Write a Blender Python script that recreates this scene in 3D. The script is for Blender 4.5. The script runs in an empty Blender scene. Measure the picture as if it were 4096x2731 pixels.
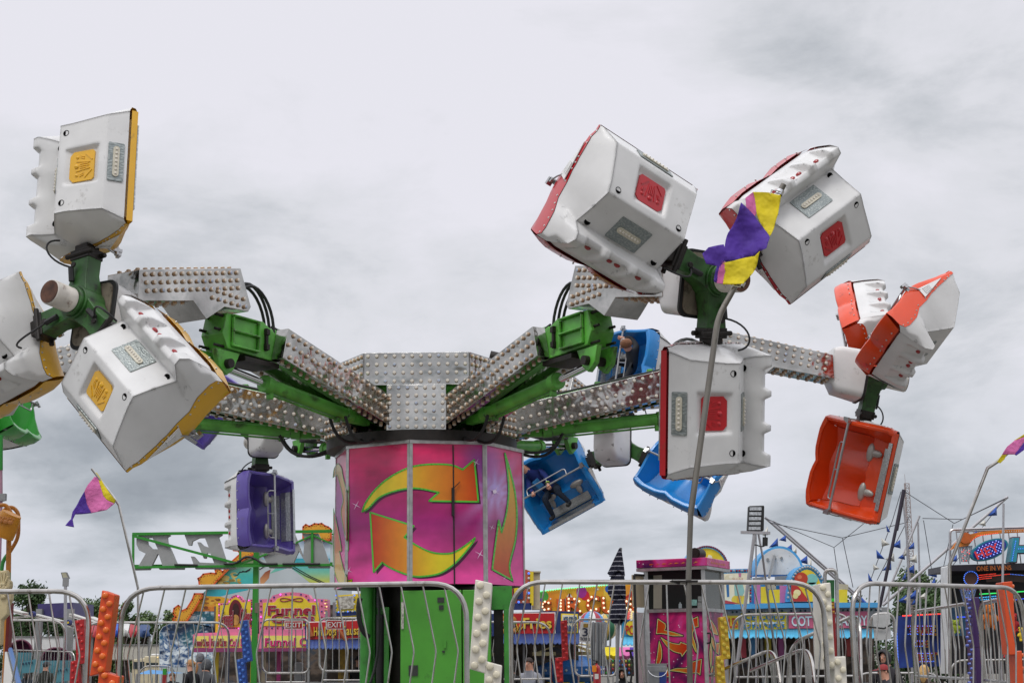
import bpy, bmesh, math, random
from mathutils import Vector as V, Matrix as Mx, noise as mnoise
R = math.radians
rnd = random.Random(7)
SC = bpy.context.scene
COL = SC.collection
# ------------------------------------------------------------------ camera
FPX, YH, EYE = 6000.0, 2612.0, 1.65
PITCH = math.atan((YH - 1365.5) / FPX)
ROLL = R(-0.7)
cd = bpy.data.cameras.new('camera'); cam = bpy.data.objects.new('camera', cd); COL.objects.link(cam)
cd.sensor_width = 36; cd.lens = FPX / 4096 * 36; cd.clip_end = 4000; cd.clip_start = 0.1
CROT = Mx.Rotation(math.pi / 2 + PITCH, 3, 'X') @ Mx.Rotation(ROLL, 3, 'Z')
cam.matrix_world = Mx.Translation((0, 0, EYE)) @ CROT.to_4x4()
SC.camera = cam
def W(x, y, d):
    """photo pixel (4096 wide) and depth along world Y -> world point"""
    v = CROT @ V(((x - 2048) / FPX, -(y - 1365.5) / FPX, -1))
    return V((0, 0, EYE)) + v * (d / v.y)
def px(m, d): return m / FPX * d          # pixels -> metres at depth d
# ------------------------------------------------------------------ materials
def lin(c):
    return tuple(((u / 12.92) if u <= .04045 else ((u + .055) / 1.055) ** 2.4) for u in c)
def hx(h):
    return lin(tuple(int(h[i:i + 2], 16) / 255 for i in (0, 2, 4)))
MATS = {}
def mat(name, col, rough=.5, metal=0., var=.12, scale=5., bump=0., bscale=40., dirt=0., dcol='3a3630', coat=0., emit=0., stretch=None, trans=0., spec=.5, bdist=.02):
    if name in MATS: return MATS[name]
    if isinstance(col, str): col = hx(col)
    m = bpy.data.materials.new(name); m.use_nodes = True; MATS[name] = m
    nt = m.node_tree; N = nt.nodes; L = nt.links
    b = N['Principled BSDF']
    b.inputs['Roughness'].default_value = rough; b.inputs['Metallic'].default_value = metal
    b.inputs['Coat Weight'].default_value = coat; b.inputs['Specular IOR Level'].default_value = spec
    b.inputs['Transmission Weight'].default_value = trans
    tc = N.new('ShaderNodeTexCoord')
    src = tc.outputs['Object']
    if stretch:
        mp = N.new('ShaderNodeMapping'); mp.inputs['Scale'].default_value = stretch
        L.new(src, mp.inputs['Vector']); src = mp.outputs['Vector']
    n = N.new('ShaderNodeTexNoise'); n.inputs['Scale'].default_value = scale; n.inputs['Detail'].default_value = 5
    L.new(src, n.inputs['Vector'])
    mr = N.new('ShaderNodeMapRange'); mr.inputs[1].default_value = .3; mr.inputs[2].default_value = .7
    mr.inputs[3].default_value = 1 - var; mr.inputs[4].default_value = 1 + var * .5
    L.new(n.outputs['Fac'], mr.inputs[0])
    mx = N.new('ShaderNodeMix'); mx.data_type = 'RGBA'; mx.blend_type = 'MULTIPLY'; mx.inputs[0].default_value = 1
    mx.inputs[6].default_value = (*col, 1)
    L.new(mr.outputs[0], mx.inputs[7])
    out = mx.outputs[2]
    if dirt > 0:
        n2 = N.new('ShaderNodeTexNoise'); n2.inputs['Scale'].default_value = scale * 1.7; n2.inputs['Detail'].default_value = 9
        n2.inputs['Roughness'].default_value = .68
        L.new(src, n2.inputs['Vector'])
        cr = N.new('ShaderNodeMapRange'); cr.inputs[1].default_value = .66 - .12 * dirt; cr.inputs[2].default_value = .74 - .08 * dirt
        L.new(n2.outputs['Fac'], cr.inputs[0])
        m2 = N.new('ShaderNodeMix'); m2.data_type = 'RGBA'
        mm = N.new('ShaderNodeMath'); mm.operation = 'MULTIPLY'; mm.inputs[1].default_value = min(1, .35 + dirt * .5)
        L.new(cr.outputs[0], mm.inputs[0]); L.new(mm.outputs[0], m2.inputs[0])
        L.new(out, m2.inputs[6]); m2.inputs[7].default_value = (*hx(dcol), 1); out = m2.outputs[2]
    L.new(out, b.inputs['Base Color'])
    if emit:
        L.new(out, b.inputs['Emission Color']); b.inputs['Emission Strength'].default_value = emit
    if bump:
        n3 = N.new('ShaderNodeTexNoise'); n3.inputs['Scale'].default_value = bscale; n3.inputs['Detail'].default_value = 3
        L.new(src, n3.inputs['Vector'])
        bp = N.new('ShaderNodeBump'); bp.inputs['Strength'].default_value = bump; bp.inputs['Distance'].default_value = bdist
        L.new(n3.outputs['Fac'], bp.inputs['Height']); L.new(bp.outputs[0], b.inputs['Normal'])
    return m
def mat_attr(name, rough=.4, emit=0., var=.08, coat=0.):
    """printed artwork: base colour from the mesh's own colour layer"""
    if name in MATS: return MATS[name]
    m = bpy.data.materials.new(name); m.use_nodes = True; MATS[name] = m
    N = m.node_tree.nodes; L = m.node_tree.links; b = N['Principled BSDF']
    a = N.new('ShaderNodeVertexColor'); a.layer_name = 'Col'
    n = N.new('ShaderNodeTexNoise'); n.inputs['Scale'].default_value = 9; n.inputs['Detail'].default_value = 6
    tc = N.new('ShaderNodeTexCoord'); L.new(tc.outputs['Object'], n.inputs['Vector'])
    mr = N.new('ShaderNodeMapRange'); mr.inputs[1].default_value = .3; mr.inputs[2].default_value = .7
    mr.inputs[3].default_value = 1 - var; mr.inputs[4].default_value = 1 + var * .5; L.new(n.outputs['Fac'], mr.inputs[0])
    mx = N.new('ShaderNodeMix'); mx.data_type = 'RGBA'; mx.blend_type = 'MULTIPLY'; mx.inputs[0].default_value = 1
    L.new(a.outputs['Color'], mx.inputs[6]); L.new(mr.outputs[0], mx.inputs[7])
    L.new(mx.outputs[2], b.inputs['Base Color']); b.inputs['Roughness'].default_value = rough; b.inputs['Coat Weight'].default_value = coat
    if emit:
        L.new(mx.outputs[2], b.inputs['Emission Color']); b.inputs['Emission Strength'].default_value = emit
    return m
def mat_ramp(name, stops, scale=3., detail=6., distort=0., rough=.4, stretch=None, metal=0., bump=0., specks=None, kind='noise', coord='Object', emit=0.):
    """printed or mottled surface: noise through a colour ramp, optional white specks"""
    if name in MATS: return MATS[name]
    m = bpy.data.materials.new(name); m.use_nodes = True; MATS[name] = m
    N = m.node_tree.nodes; L = m.node_tree.links; b = N['Principled BSDF']
    tc = N.new('ShaderNodeTexCoord'); src = tc.outputs[coord]
    if stretch:
        mp = N.new('ShaderNodeMapping'); mp.inputs['Scale'].default_value = stretch[:3]
        if len(stretch) > 3: mp.inputs['Rotation'].default_value = (0, stretch[3], 0)
        L.new(src, mp.inputs['Vector']); src = mp.outputs['Vector']
    if kind == 'noise':
        n = N.new('ShaderNodeTexNoise'); n.inputs['Detail'].default_value = detail; n.inputs['Distortion'].default_value = distort
        fac = n.outputs['Fac']
    else:
        n = N.new('ShaderNodeTexWave'); n.inputs['Detail'].default_value = detail; n.inputs['Distortion'].default_value = distort
        n.bands_direction = kind; fac = n.outputs['Fac']
    n.inputs['Scale'].default_value = scale; L.new(src, n.inputs['Vector'])
    r = N.new('ShaderNodeValToRGB'); e = r.color_ramp.elements
    while len(e) < len(stops): e.new(.5)
    for el, (p, c) in zip(e, stops): el.position = p; el.color = (*hx(c), 1)
    L.new(fac, r.inputs[0]); out = r.outputs[0]
    if specks:
        vo = N.new('ShaderNodeTexVoronoi'); vo.inputs['Scale'].default_value = specks[0]; L.new(tc.outputs[coord], vo.inputs['Vector'])
        mr = N.new('ShaderNodeMapRange'); mr.inputs[1].default_value = specks[1]; mr.inputs[2].default_value = specks[1] * .4
        L.new(vo.outputs['Distance'], mr.inputs[0])
        mx = N.new('ShaderNodeMix'); mx.data_type = 'RGBA'; L.new(mr.outputs[0], mx.inputs[0]); L.new(out, mx.inputs[6])
        mx.inputs[7].default_value = (.85, .8, .85, 1); out = mx.outputs[2]
    L.new(out, b.inputs['Base Color']); b.inputs['Roughness'].default_value = rough; b.inputs['Metallic'].default_value = metal
    if emit:
        L.new(out, b.inputs['Emission Color']); b.inputs['Emission Strength'].default_value = emit
    if bump:
        bp = N.new('ShaderNodeBump'); bp.inputs['Strength'].default_value = bump; bp.inputs['Distance'].default_value = .02
        L.new(fac, bp.inputs['Height']); L.new(bp.outputs[0], b.inputs['Normal'])
    return m
# ------------------------------------------------------------------ mesh builder
class MB:
    def __init__(s): s.v = []; s.f = []; s.mi = []; s.m = 0; s.cols = {}
    def add(s, vs, fs, mi=None):
        o = len(s.v); s.v += [V(p) for p in vs]
        for f in fs: s.f.append([o + i for i in f]); s.mi.append(s.m if mi is None else mi)
        return o
    def box(s, c, size, rot=None, mi=None):
        hx_, hy, hz = [u / 2 for u in size]
        vs = [V((x, y, z)) for x in (-hx_, hx_) for y in (-hy, hy) for z in (-hz, hz)]
        if rot is not None: vs = [rot @ p for p in vs]
        c = V(c)
        s.add([p + c for p in vs], [(0, 1, 3, 2), (4, 6, 7, 5), (0, 4, 5, 1), (2, 3, 7, 6), (0, 2, 6, 4), (1, 5, 7, 3)], mi)
    def bar(s, p0, p1, w, h, up=(0, 0, 1), mi=None):
        p0, p1 = V(p0), V(p1); d = p1 - p0; l = d.length; d.normalize()
        sx = d.cross(V(up)); sx.normalize(); sz = sx.cross(d)
        m = Mx((sx, d, sz)).transposed(); s.box((p0 + p1) / 2, (w, l, h), m, mi)
    def tube(s, pts, r, n=8, mi=None, caps=True, closed=False):
        pts = [V(p) for p in pts]; rings = []; k = len(pts)
        t0 = (pts[1] - pts[0]).normalized(); ref = V((0, 0, 1)) if abs(t0.z) < .9 else V((1, 0, 0))
        nx = t0.cross(ref).normalized()
        vs = []
        for i, p in enumerate(pts):
            if closed: t = (pts[(i + 1) % k] - pts[i - 1]).normalized()
            elif i == 0: t = t0
            elif i == k - 1: t = (pts[-1] - pts[-2]).normalized()
            else:
                t = ((pts[i + 1] - p).normalized() + (p - pts[i - 1]).normalized())
                t = t.normalized() if t.length > 1e-6 else t0
            nx = (nx - t * nx.dot(t)); nx = nx.normalized() if nx.length > 1e-6 else t.orthogonal().normalized()
            ny = t.cross(nx); rr = r[i] if isinstance(r, (list, tuple)) else r
            for j in range(n):
                a = 2 * math.pi * j / n; vs.append(p + nx * math.cos(a) * rr + ny * math.sin(a) * rr)
        fs = []
        for i in range(k if closed else k - 1):
            i2 = (i + 1) % k
            for j in range(n): fs.append((i * n + j, i * n + (j + 1) % n, i2 * n + (j + 1) % n, i2 * n + j))
        if caps and not closed: fs.append(tuple(range(n - 1, -1, -1))); fs.append(tuple((k - 1) * n + j for j in range(n)))
        s.add(vs, fs, mi)
    def cyl(s, p0, p1, r, r1=None, n=14, mi=None): s.tube([p0, p1], [r, r if r1 is None else r1], n, mi)
    def ball(s, c, r, nu=10, nv=7, sc=(1, 1, 1), rot=None, mi=None):
        c = V(c); vs = [];
        for i in range(nv + 1):
            th = math.pi * i / nv
            for j in range(nu):
                ph = 2 * math.pi * j / nu
                p = V((math.sin(th) * math.cos(ph) * sc[0], math.sin(th) * math.sin(ph) * sc[1], math.cos(th) * sc[2])) * r
                vs.append((rot @ p if rot is not None else p) + c)
        fs = [(i * nu + j, (i + 1) * nu + j, (i + 1) * nu + (j + 1) % nu, i * nu + (j + 1) % nu) for i in range(nv) for j in range(nu)]
        s.add(vs, fs, mi)
    def lathe(s, prof, o, axis=(0, 0, 1), n=20, mi=None):
        a = V(axis).normalized(); x = a.orthogonal().normalized(); y = a.cross(x); o = V(o); vs = []
        for r, h in prof:
            for j in range(n):
                t = 2 * math.pi * j / n; vs.append(o + a * h + (x * math.cos(t) + y * math.sin(t)) * r)
        fs = [(i * n + j, i * n + (j + 1) % n, (i + 1) * n + (j + 1) % n, (i + 1) * n + j) for i in range(len(prof) - 1) for j in range(n)]
        s.add(vs, fs, mi)
    def prism(s, pts, fr, th, mi=None, mi_side=None):
        """2-D outline in frame fr=(origin, ex, ey, ez): extruded by th along ez"""
        o, ex, ey, ez = fr; n = len(pts)
        a = sum(pts[i][0] * pts[(i + 1) % n][1] - pts[(i + 1) % n][0] * pts[i][1] for i in range(n))
        if a < 0: pts = pts[::-1]
        f = [o + ex * p[0] + ey * p[1] + ez * th for p in pts]; b = [o + ex * p[0] + ey * p[1] for p in pts]
        s.add(f + b, [tuple(range(n)), tuple(range(2 * n - 1, n - 1, -1))], mi)
        o2 = len(s.v) - 2 * n
        for i in range(n):
            j = (i + 1) % n; s.f.append([o2 + j, o2 + i, o2 + n + i, o2 + n + j]); s.mi.append((s.m if mi is None else mi) if mi_side is None else mi_side)
    def build(s, name, mats, parent=None, local=False, sharp=35, bevel=0, seg=2, smooth=True, parts_level=None, sub=0):
        root = parent
        inv = Mx.Identity(4)
        if parent is not None and not local:
            r_ = parent
            while r_.parent is not None: r_ = r_.parent
            inv = r_.matrix_basis.inverted()
        me = bpy.data.meshes.new(name)
        me.from_pydata([inv @ p for p in s.v], [], s.f)
        for m in (mats if isinstance(mats, (list, tuple)) else [mats]): me.materials.append(m)
        me.polygons.foreach_set('material_index', s.mi)
        if smooth:
            me.polygons.foreach_set('use_smooth', [True] * len(s.f))
            me.set_sharp_from_angle(angle=R(sharp))
        me.update()
        o = bpy.data.objects.new(name, me); COL.objects.link(o)
        if parent is not None: o.parent = parent
        if bevel:
            b = o.modifiers.new('bevel', 'BEVEL'); b.width = bevel; b.segments = seg; b.limit_method = 'ANGLE'; b.angle_limit = R(28)
            b.harden_normals = True
        if sub:
            u = o.modifiers.new('sub', 'SUBSURF'); u.levels = sub; u.render_levels = sub
        return o
def tag(o, label=None, cat=None, group=None, kind=None):
    if label: o['label'] = label
    if cat: o['category'] = cat
    if group: o['group'] = group
    if kind: o['kind'] = kind
    return o
def thing(name, label, cat, loc=(0, 0, 0), group=None, mtx=None):
    o = bpy.data.objects.new(name, None); COL.objects.link(o); o.empty_display_size = .2
    o.matrix_basis = mtx if mtx is not None else Mx.Translation(V(loc))
    return tag(o, label, cat, group)
def copy_obj(o, parent):
    c = o.copy(); COL.objects.link(c); c.parent = parent; return c
def copy_children(src, dst):
    for ch in list(src.children):
        c = copy_obj(ch, dst)
        copy_children(ch, c)
def text_mb(mb, txt, fr, h, mi=0, ext=.01, bold=0., width=None, shear=0., align='CENTER', sp=1.0, mirror=False):
    """lettering as real geometry inside builder mb; fr=(origin, ex, ey, ez); h = cap height"""
    c = bpy.data.curves.new('lettering', 'FONT'); c.body = txt; c.align_x = align; c.extrude = ext; c.shear = shear
    c.offset = bold * .35; c.space_character = sp; c.resolution_u = 3
    ob = bpy.data.objects.new('lettering', c); COL.objects.link(ob)
    dg = bpy.context.evaluated_depsgraph_get(); me = ob.evaluated_get(dg).to_mesh()
    vs = [v.co.copy() for v in me.vertices]; fs = [tuple(p.vertices) for p in me.polygons]
    if vs:
        y0 = 0; y1 = .729
        sx = sy = h / (y1 - y0)
        if width:
            xs = [v.x for v in vs]; sx = width / (max(xs) - min(xs)); cx = (max(xs) + min(xs)) / 2 if align == 'CENTER' else min(xs)
        else: cx = 0
        o, ex, ey, ez = fr
        if mirror: ex = -ex
        vv = [o + ex * ((v.x - cx) * sx) + ey * (v.y * sy) + ez * v.z for v in vs]
        mb.add(vv, [f[::-1] for f in fs] if mirror else fs, mi)
    ob.evaluated_get(dg).to_mesh_clear()
    COL.objects.unlink(ob); bpy.data.objects.remove(ob); bpy.data.curves.remove(c)
UX, UY, UZ = V((1, 0, 0)), V((0, 1, 0)), V((0, 0, 1))
def face_frame(x, y, d, yaw=0.):
    """frame on a vertical board whose face looks to the camera; yaw turns it (deg, + faces right)"""
    a = R(yaw); ex = V((math.cos(a), math.sin(a), 0)); ez = V((math.sin(a), -math.cos(a), 0))
    return (W(x, y, d), ex, UZ.copy(), ez)
def rrect(x0, y0, x1, y1, r, n=4):
    out = []
    for cx, cy, a0 in ((x1 - r, y1 - r, 0), (x0 + r, y1 - r, 90), (x0 + r, y0 + r, 180), (x1 - r, y0 + r, 270)):
        for i in range(n + 1):
            a = R(a0 + 90 * i / n); out.append((cx + r * math.cos(a), cy + r * math.sin(a)))
    return out
def bez(p0, p1, p2, p3, n=12):
    out = []
    for i in range(n + 1):
        t = i / n; u = 1 - t
        out.append(V(p0) * u ** 3 + V(p1) * 3 * u * u * t + V(p2) * 3 * u * t * t + V(p3) * t ** 3)
    return out
def round_path(pts, r, n=5):
    """polyline with rounded inner corners"""
    pts = [V(p) for p in pts]; out = [pts[0]]
    for i in range(1, len(pts) - 1):
        a = (pts[i - 1] - pts[i]); b = (pts[i + 1] - pts[i]); q = min(r, a.length * .49, b.length * .49)
        pa = pts[i] + a.normalized() * q; pb = pts[i] + b.normalized() * q
        for k in range(n + 1):
            t = k / n; out.append(pa * (1 - t) ** 2 + pts[i] * 2 * t * (1 - t) + pb * t * t)
    out.append(pts[-1]); return out
# shared materials
def edge_wear(m, col, radius=.03, lo=.52):
    """scuffs that sit on worn edges: rounded-normal mask broken up by noise"""
    N = m.node_tree.nodes; L = m.node_tree.links; b = N['Principled BSDF']; src = b.inputs['Base Color'].links[0].from_socket
    bv = N.new('ShaderNodeBevel'); bv.samples = 5; L.new(bv.outputs[0], b.inputs['Normal']); bv.inputs['Radius'].default_value = radius
    ge = N.new('ShaderNodeNewGeometry'); dt = N.new('ShaderNodeVectorMath'); dt.operation = 'DOT_PRODUCT'; L.new(bv.outputs[0], dt.inputs[0]); L.new(ge.outputs['True Normal'], dt.inputs[1])
    e = N.new('ShaderNodeMapRange'); e.inputs[1].default_value = .985; e.inputs[2].default_value = .93; L.new(dt.outputs['Value'], e.inputs[0])
    tc = N.new('ShaderNodeTexCoord'); n = N.new('ShaderNodeTexNoise'); n.inputs['Scale'].default_value = 7; n.inputs['Detail'].default_value = 8; n.inputs['Roughness'].default_value = .7; L.new(tc.outputs['Object'], n.inputs['Vector'])
    q = N.new('ShaderNodeMapRange'); q.inputs[1].default_value = lo; q.inputs[2].default_value = lo + .08; L.new(n.outputs['Fac'], q.inputs[0])
    mu = N.new('ShaderNodeMath'); mu.operation = 'MULTIPLY'; L.new(e.outputs[0], mu.inputs[0]); L.new(q.outputs[0], mu.inputs[1])
    mx = N.new('ShaderNodeMix'); mx.data_type = 'RGBA'; L.new(mu.outputs[0], mx.inputs[0]); L.new(src, mx.inputs[6]); mx.inputs[7].default_value = (*hx(col), 1); L.new(mx.outputs[2], b.inputs['Base Color'])
m_white = mat('white_plastic', (.72, .715, .70), .35, var=.07, scale=3, dirt=.35, dcol='6a655a')
m_shell = mat('moulded_shell', (.67, .665, .65), .33, var=.14, scale=2.5, dirt=.3, dcol='7a7468', coat=.1); edge_wear(m_shell, '4a4845', .05, .57)
m_black = mat('black_rubber', (.012, .012, .012), .6)
m_green = mat('green_paint', '5cac40', .38, var=.5, scale=3, dirt=.8, dcol='2c241a'); edge_wear(m_green, '3a3028', .02, .47)
m_dgreen = mat('greasy_green', '2c5a22', .45, var=.5, scale=6, dirt=1.0, dcol='17130f')
m_grease = mat('greasy_steel', '241f1b', .5, metal=.3, var=.5, scale=9, dirt=.8, dcol='0a0908')
m_chrome = mat('chrome_rod', (.75, .75, .76), .12, metal=1, var=.05)
m_steel = mat('galvanised_tube', (.50, .48, .45), .2, metal=1, var=.3, scale=7, dirt=.45, dcol='4a4034')
m_steel2 = mat('brushed_frame', (.42, .42, .42), .35, metal=1, var=.15, scale=8)
m_polish = mat('polished_panel', (.50, .49, .465), .13, metal=1, var=.35, scale=3.0, bump=.8, bdist=.05, bscale=2.2, dirt=.35, dcol='6a5a44')  # brown blotches and tone variation paint smudgy ground reflections into the colour
m_capside = mat('lamp_cap_side', 'b4977a', .4, var=.25, scale=3)
m_cap = mat('lamp_cap', 'd6cfc2', .25, var=.2, scale=3, coat=.5)
m_capb = mat('lamp_cap_clear', 'aab4c4', .18, var=.2, scale=3, coat=.5)
m_tread = mat_ramp('tread_plate', [(.40, '838a89'), (.55, '8c9391'), (.68, '9da29f')], scale=60, detail=0, rough=.40, stretch=(1, .5, 1.6), metal=.6, bump=.25)
# ------------------------------------------------------------------ sky, sun
SC.view_settings.view_transform = 'Standard'; SC.view_settings.look = 'None'; SC.view_settings.exposure = 0; SC.view_settings.gamma = 1
SUN_EL, SUN_AZ = 58., 205.     # elevation; azimuth the light comes from (deg, from +Y clockwise)
w = bpy.data.worlds.new('World'); SC.world = w; w.use_nodes = True
def world_nodes():
    nt = w.node_tree; N = nt.nodes; L = nt.links; N.clear()
    out = N.new('ShaderNodeOutputWorld'); bg = N.new('ShaderNodeBackground'); bg.inputs[1].default_value = .1
    L.new(bg.outputs[0], out.inputs[0])
    sky = N.new('ShaderNodeTexSky'); sky.sky_type = 'NISHITA'; sky.sun_disc = False
    sky.sun_elevation = R(SUN_EL); sky.sun_rotation = R(SUN_AZ)
    tc = N.new('ShaderNodeTexCoord')
    sep = N.new('ShaderNodeSeparateXYZ'); L.new(tc.outputs['Generated'], sep.inputs[0])
    def math_(op, a, b=None):
        n = N.new('ShaderNodeMath'); n.operation = op
        for i, q in enumerate((a, b)):
            if q is None: continue
            if isinstance(q, (int, float)): n.inputs[i].default_value = q
            else: L.new(q, n.inputs[i])
        return n.outputs[0]
    zc = math_('MAXIMUM', sep.outputs[2], 0.0)
    den = math_('ADD', zc, .21)
    cx = math_('DIVIDE', sep.outputs[0], den); cy = math_('DIVIDE', sep.outputs[1], den)
    cb = N.new('ShaderNodeCombineXYZ'); L.new(cx, cb.inputs[0]); L.new(cy, cb.inputs[1])
    def nz(scale, detail, rough, dist=0., off=(0, 0, 0)):
        mp = N.new('ShaderNodeMapping'); mp.inputs['Location'].default_value = off; L.new(cb.outputs[0], mp.inputs[0])
        n = N.new('ShaderNodeTexNoise'); n.inputs['Scale'].default_value = scale; n.inputs['Detail'].default_value = detail
        n.inputs['Roughness'].default_value = rough; n.inputs['Distortion'].default_value = dist; L.new(mp.outputs[0], n.inputs['Vector']); return n.outputs['Fac']
    mp3 = N.new('ShaderNodeMapping'); mp3.inputs['Scale'].default_value = (1, 1, 2.1); mp3.inputs['Location'].default_value = SKY_OFF; L.new(tc.outputs['Generated'], mp3.inputs[0])
    n3 = N.new('ShaderNodeTexNoise'); n3.inputs['Scale'].default_value = 4.8; n3.inputs['Detail'].default_value = 9; n3.inputs['Roughness'].default_value = .6; n3.inputs['Distortion'].default_value = .25; L.new(mp3.outputs[0], n3.inputs['Vector'])
    a1 = nz(1.4, 7, .5, .2, (3.1, 7.4, 0)); a = math_('ADD', math_('MULTIPLY', n3.outputs['Fac'], .7), math_('MULTIPLY', a1, .3)); b2 = nz(.6, 3, .5, .0, (1.7, 2.2, 0))
    c = math_('ADD', math_('MULTIPLY', a, .72), math_('MULTIPLY', b2, .28))
    hi = N.new('ShaderNodeMapRange'); hi.inputs[1].default_value = .10; hi.inputs[2].default_value = .34; hi.inputs[3].default_value = -.035; hi.inputs[4].default_value = .05; L.new(sep.outputs[2], hi.inputs[0])
    c = math_('ADD', c, hi.outputs[0])
    def blob(x, y, amp, s, sy=1.):
        d = (W(x, y, 10) - V((0, 0, EYE))).normalized()
        vx = math_('SUBTRACT', sep.outputs[0], d.x); vz = math_('MULTIPLY', math_('SUBTRACT', sep.outputs[2], d.z), 1 / sy)
        r2 = math_('ADD', math_('MULTIPLY', vx, vx), math_('MULTIPLY', vz, vz))
        e = math_('POWER', 2.71828, math_('MULTIPLY', r2, -1 / (s * s)))
        fw = math_('GREATER_THAN', sep.outputs[1], 0)
        return math_('MULTIPLY', math_('MULTIPLY', e, fw), amp)
    c = math_('ADD', math_('MULTIPLY', math_('SUBTRACT', c, .5), 1.65), .525)
    lw = N.new('ShaderNodeMapRange'); lw.inputs[1].default_value = .04; lw.inputs[2].default_value = .20; lw.inputs[3].default_value = .75; lw.inputs[4].default_value = 0; L.new(zc, lw.inputs[0])
    bn = nz(2.4, 6, .52, .3, (5.2, 1.4, 0)); c = math_('ADD', c, math_('MULTIPLY', math_('SUBTRACT', bn, .49), lw.outputs[0]))
    for q in SKY_BLOBS: c = math_('ADD', c, blob(*q))
    rp = N.new('ShaderNodeValToRGB'); L.new(c, rp.inputs[0]); e = rp.color_ramp.elements
    st = SKY_RAMP
    while len(e) < len(st): e.new(.5)
    for el, (p, h) in zip(e, st): el.position = p; el.color = (*hx(h), 1)
    # low sky: a cooler and slightly darker bank
    lo = N.new('ShaderNodeMapRange'); lo.inputs[1].default_value = .0; lo.inputs[2].default_value = .20; lo.inputs[3].default_value = 1; lo.inputs[4].default_value = 0
    L.new(zc, lo.inputs[0])
    tint = N.new('ShaderNodeMix'); tint.data_type = 'RGBA'; tint.blend_type = 'MULTIPLY'; L.new(lo.outputs[0], tint.inputs[0])
    L.new(rp.outputs[0], tint.inputs[6]); tint.inputs[7].default_value = (*hx('ebf0f5'), 1)
    ze = N.new('ShaderNodeMapRange'); ze.interpolation_type = 'SMOOTHSTEP'; ze.inputs[1].default_value = .40; ze.inputs[2].default_value = .85; ze.inputs[3].default_value = 1; ze.inputs[4].default_value = ZENITH
    L.new(zc, ze.inputs[0])
    zv = N.new('ShaderNodeMix'); zv.data_type = 'RGBA'; zv.blend_type = 'MULTIPLY'; zv.inputs[0].default_value = 1; L.new(tint.outputs[2], zv.inputs[6]); L.new(ze.outputs[0], zv.inputs[7])
    sc = N.new('ShaderNodeMix'); sc.data_type = 'RGBA'; sc.blend_type = 'MULTIPLY'; sc.inputs[0].default_value = 1
    L.new(zv.outputs[2], sc.inputs[6]); sc.inputs[7].default_value = (10, 10, 10, 1)
    mx = N.new('ShaderNodeMix'); mx.data_type = 'RGBA'; mx.inputs[0].default_value = .96
    L.new(sky.outputs[0], mx.inputs[6]); L.new(sc.outputs[2], mx.inputs[7]); L.new(mx.outputs[2], bg.inputs[0])
SKY_RAMP = [(.20, '959aa2'), (.34, 'abb0b7'), (.46, 'cacdd3'), (.56, 'dedfe5'), (.70, 'eae9f1')]
SKY_OFF, ZENITH = (.3, .1, .55), 2.0
SKY_BLOBS = [(1500, 150, .10, .22), (1900, 800, .06, .12), (3750, 350, -.16, .13, .7), (3300, 150, -.03, .08), (350, 1250, -.13, .12, .8), (1000, 1150, -.07, .10), (300, 300, .05, .12), (3000, 1500, .04, .10),
             (1100, 1950, -.03, .16, .35), (2300, 1950, -.03, .2, .3), (3300, 2000, -.01, .2, .25), (1500, 2200, .05, .12, .3), (2400, 2350, .11, .3, .16), (300, 2150, .05, .12, .3)]
world_nodes()
sd = bpy.data.lights.new('sun', 'SUN'); sd.energy = 1.2; sd.angle = R(20); sd.color = (1, .97, .93)
so = bpy.data.objects.new('sun', sd); COL.objects.link(so)
_az = R(SUN_AZ); _el = R(SUN_EL)
_dir = V((math.sin(_az) * math.cos(_el), math.cos(_az) * math.cos(_el), math.sin(_el)))
so.rotation_euler = (-_dir).to_track_quat('-Z', 'Y').to_euler(); so.location = (0, 0, 30)
# ground
g = MB(); g.add([(-600, -300, 0), (600, -300, 0), (600, 900, 0), (-600, 900, 0)], [(0, 1, 2, 3)])
tag(g.build('ground', mat_ramp('gravel_ground', [(.3, '55524b'), (.5, '6a675f'), (.7, '807c72')], scale=1.2, rough=.95, bump=.3)), kind='structure')
# ------------------------------------------------------------------ printed artwork helper
def plane_map(o, n):
    """px -> world on the plane through o with normal n (layers lie 3 mm apart)"""
    c = V((0, 0, EYE))
    def f(x, y, layer=1):
        v = CROT @ V(((x - 2048) / FPX, -(y - 1365.5) / FPX, -1))
        t = (o + n * (.003 * layer) - c).dot(n) / v.dot(n); return c + v * t
    return f
def g2(c0, c1, p0, p1, axis, cm=None):
    """two or three colour printed gradient along photo x (0) or y (1)"""
    a, b = hx(c0), hx(c1); m = hx(cm) if cm else None
    def f(x, y):
        t = ((x, y)[axis] - p0) / (p1 - p0); t = min(1, max(0, t))
        if m: return tuple((a[i] * (1 - 2 * t) + m[i] * 2 * t) if t < .5 else (m[i] * (2 - 2 * t) + b[i] * (2 * t - 1)) for i in range(3))
        return tuple(a[i] * (1 - t) + b[i] * t for i in range(3))
    return f
def csmooth(pts, n=5, sharp=38):
    """rounds the arcs of a traced outline, keeps its true corners"""
    k = len(pts); P = [V((*p, 0)) for p in pts]; out = []
    def corner(i):
        a = P[i] - P[i - 1]; b = P[(i + 1) % k] - P[i]; return a.length < 1e-6 or b.length < 1e-6 or math.degrees(a.angle(b)) > sharp
    cor = [corner(i) for i in range(k)]
    for i in range(k):
        j = (i + 1) % k; p1, p2 = P[i], P[j]
        if cor[i] and cor[j]: out.append(tuple(p1[:2])); continue
        p0 = P[i - 1] if not cor[i] else p1 * 2 - p2 if cor[j] else p1 + (p1 - p2) * .2; p3 = P[(j + 1) % k] if not cor[j] else p2
        for t in [q / n for q in range(n)]:
            q = .5 * (2 * p1 + (p2 - p0) * t + (2 * p0 - 5 * p1 + 4 * p2 - p3) * t * t + (3 * p1 - p0 - 3 * p2 + p3) * t ** 3); out.append(tuple(q[:2]))
    return out
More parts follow.
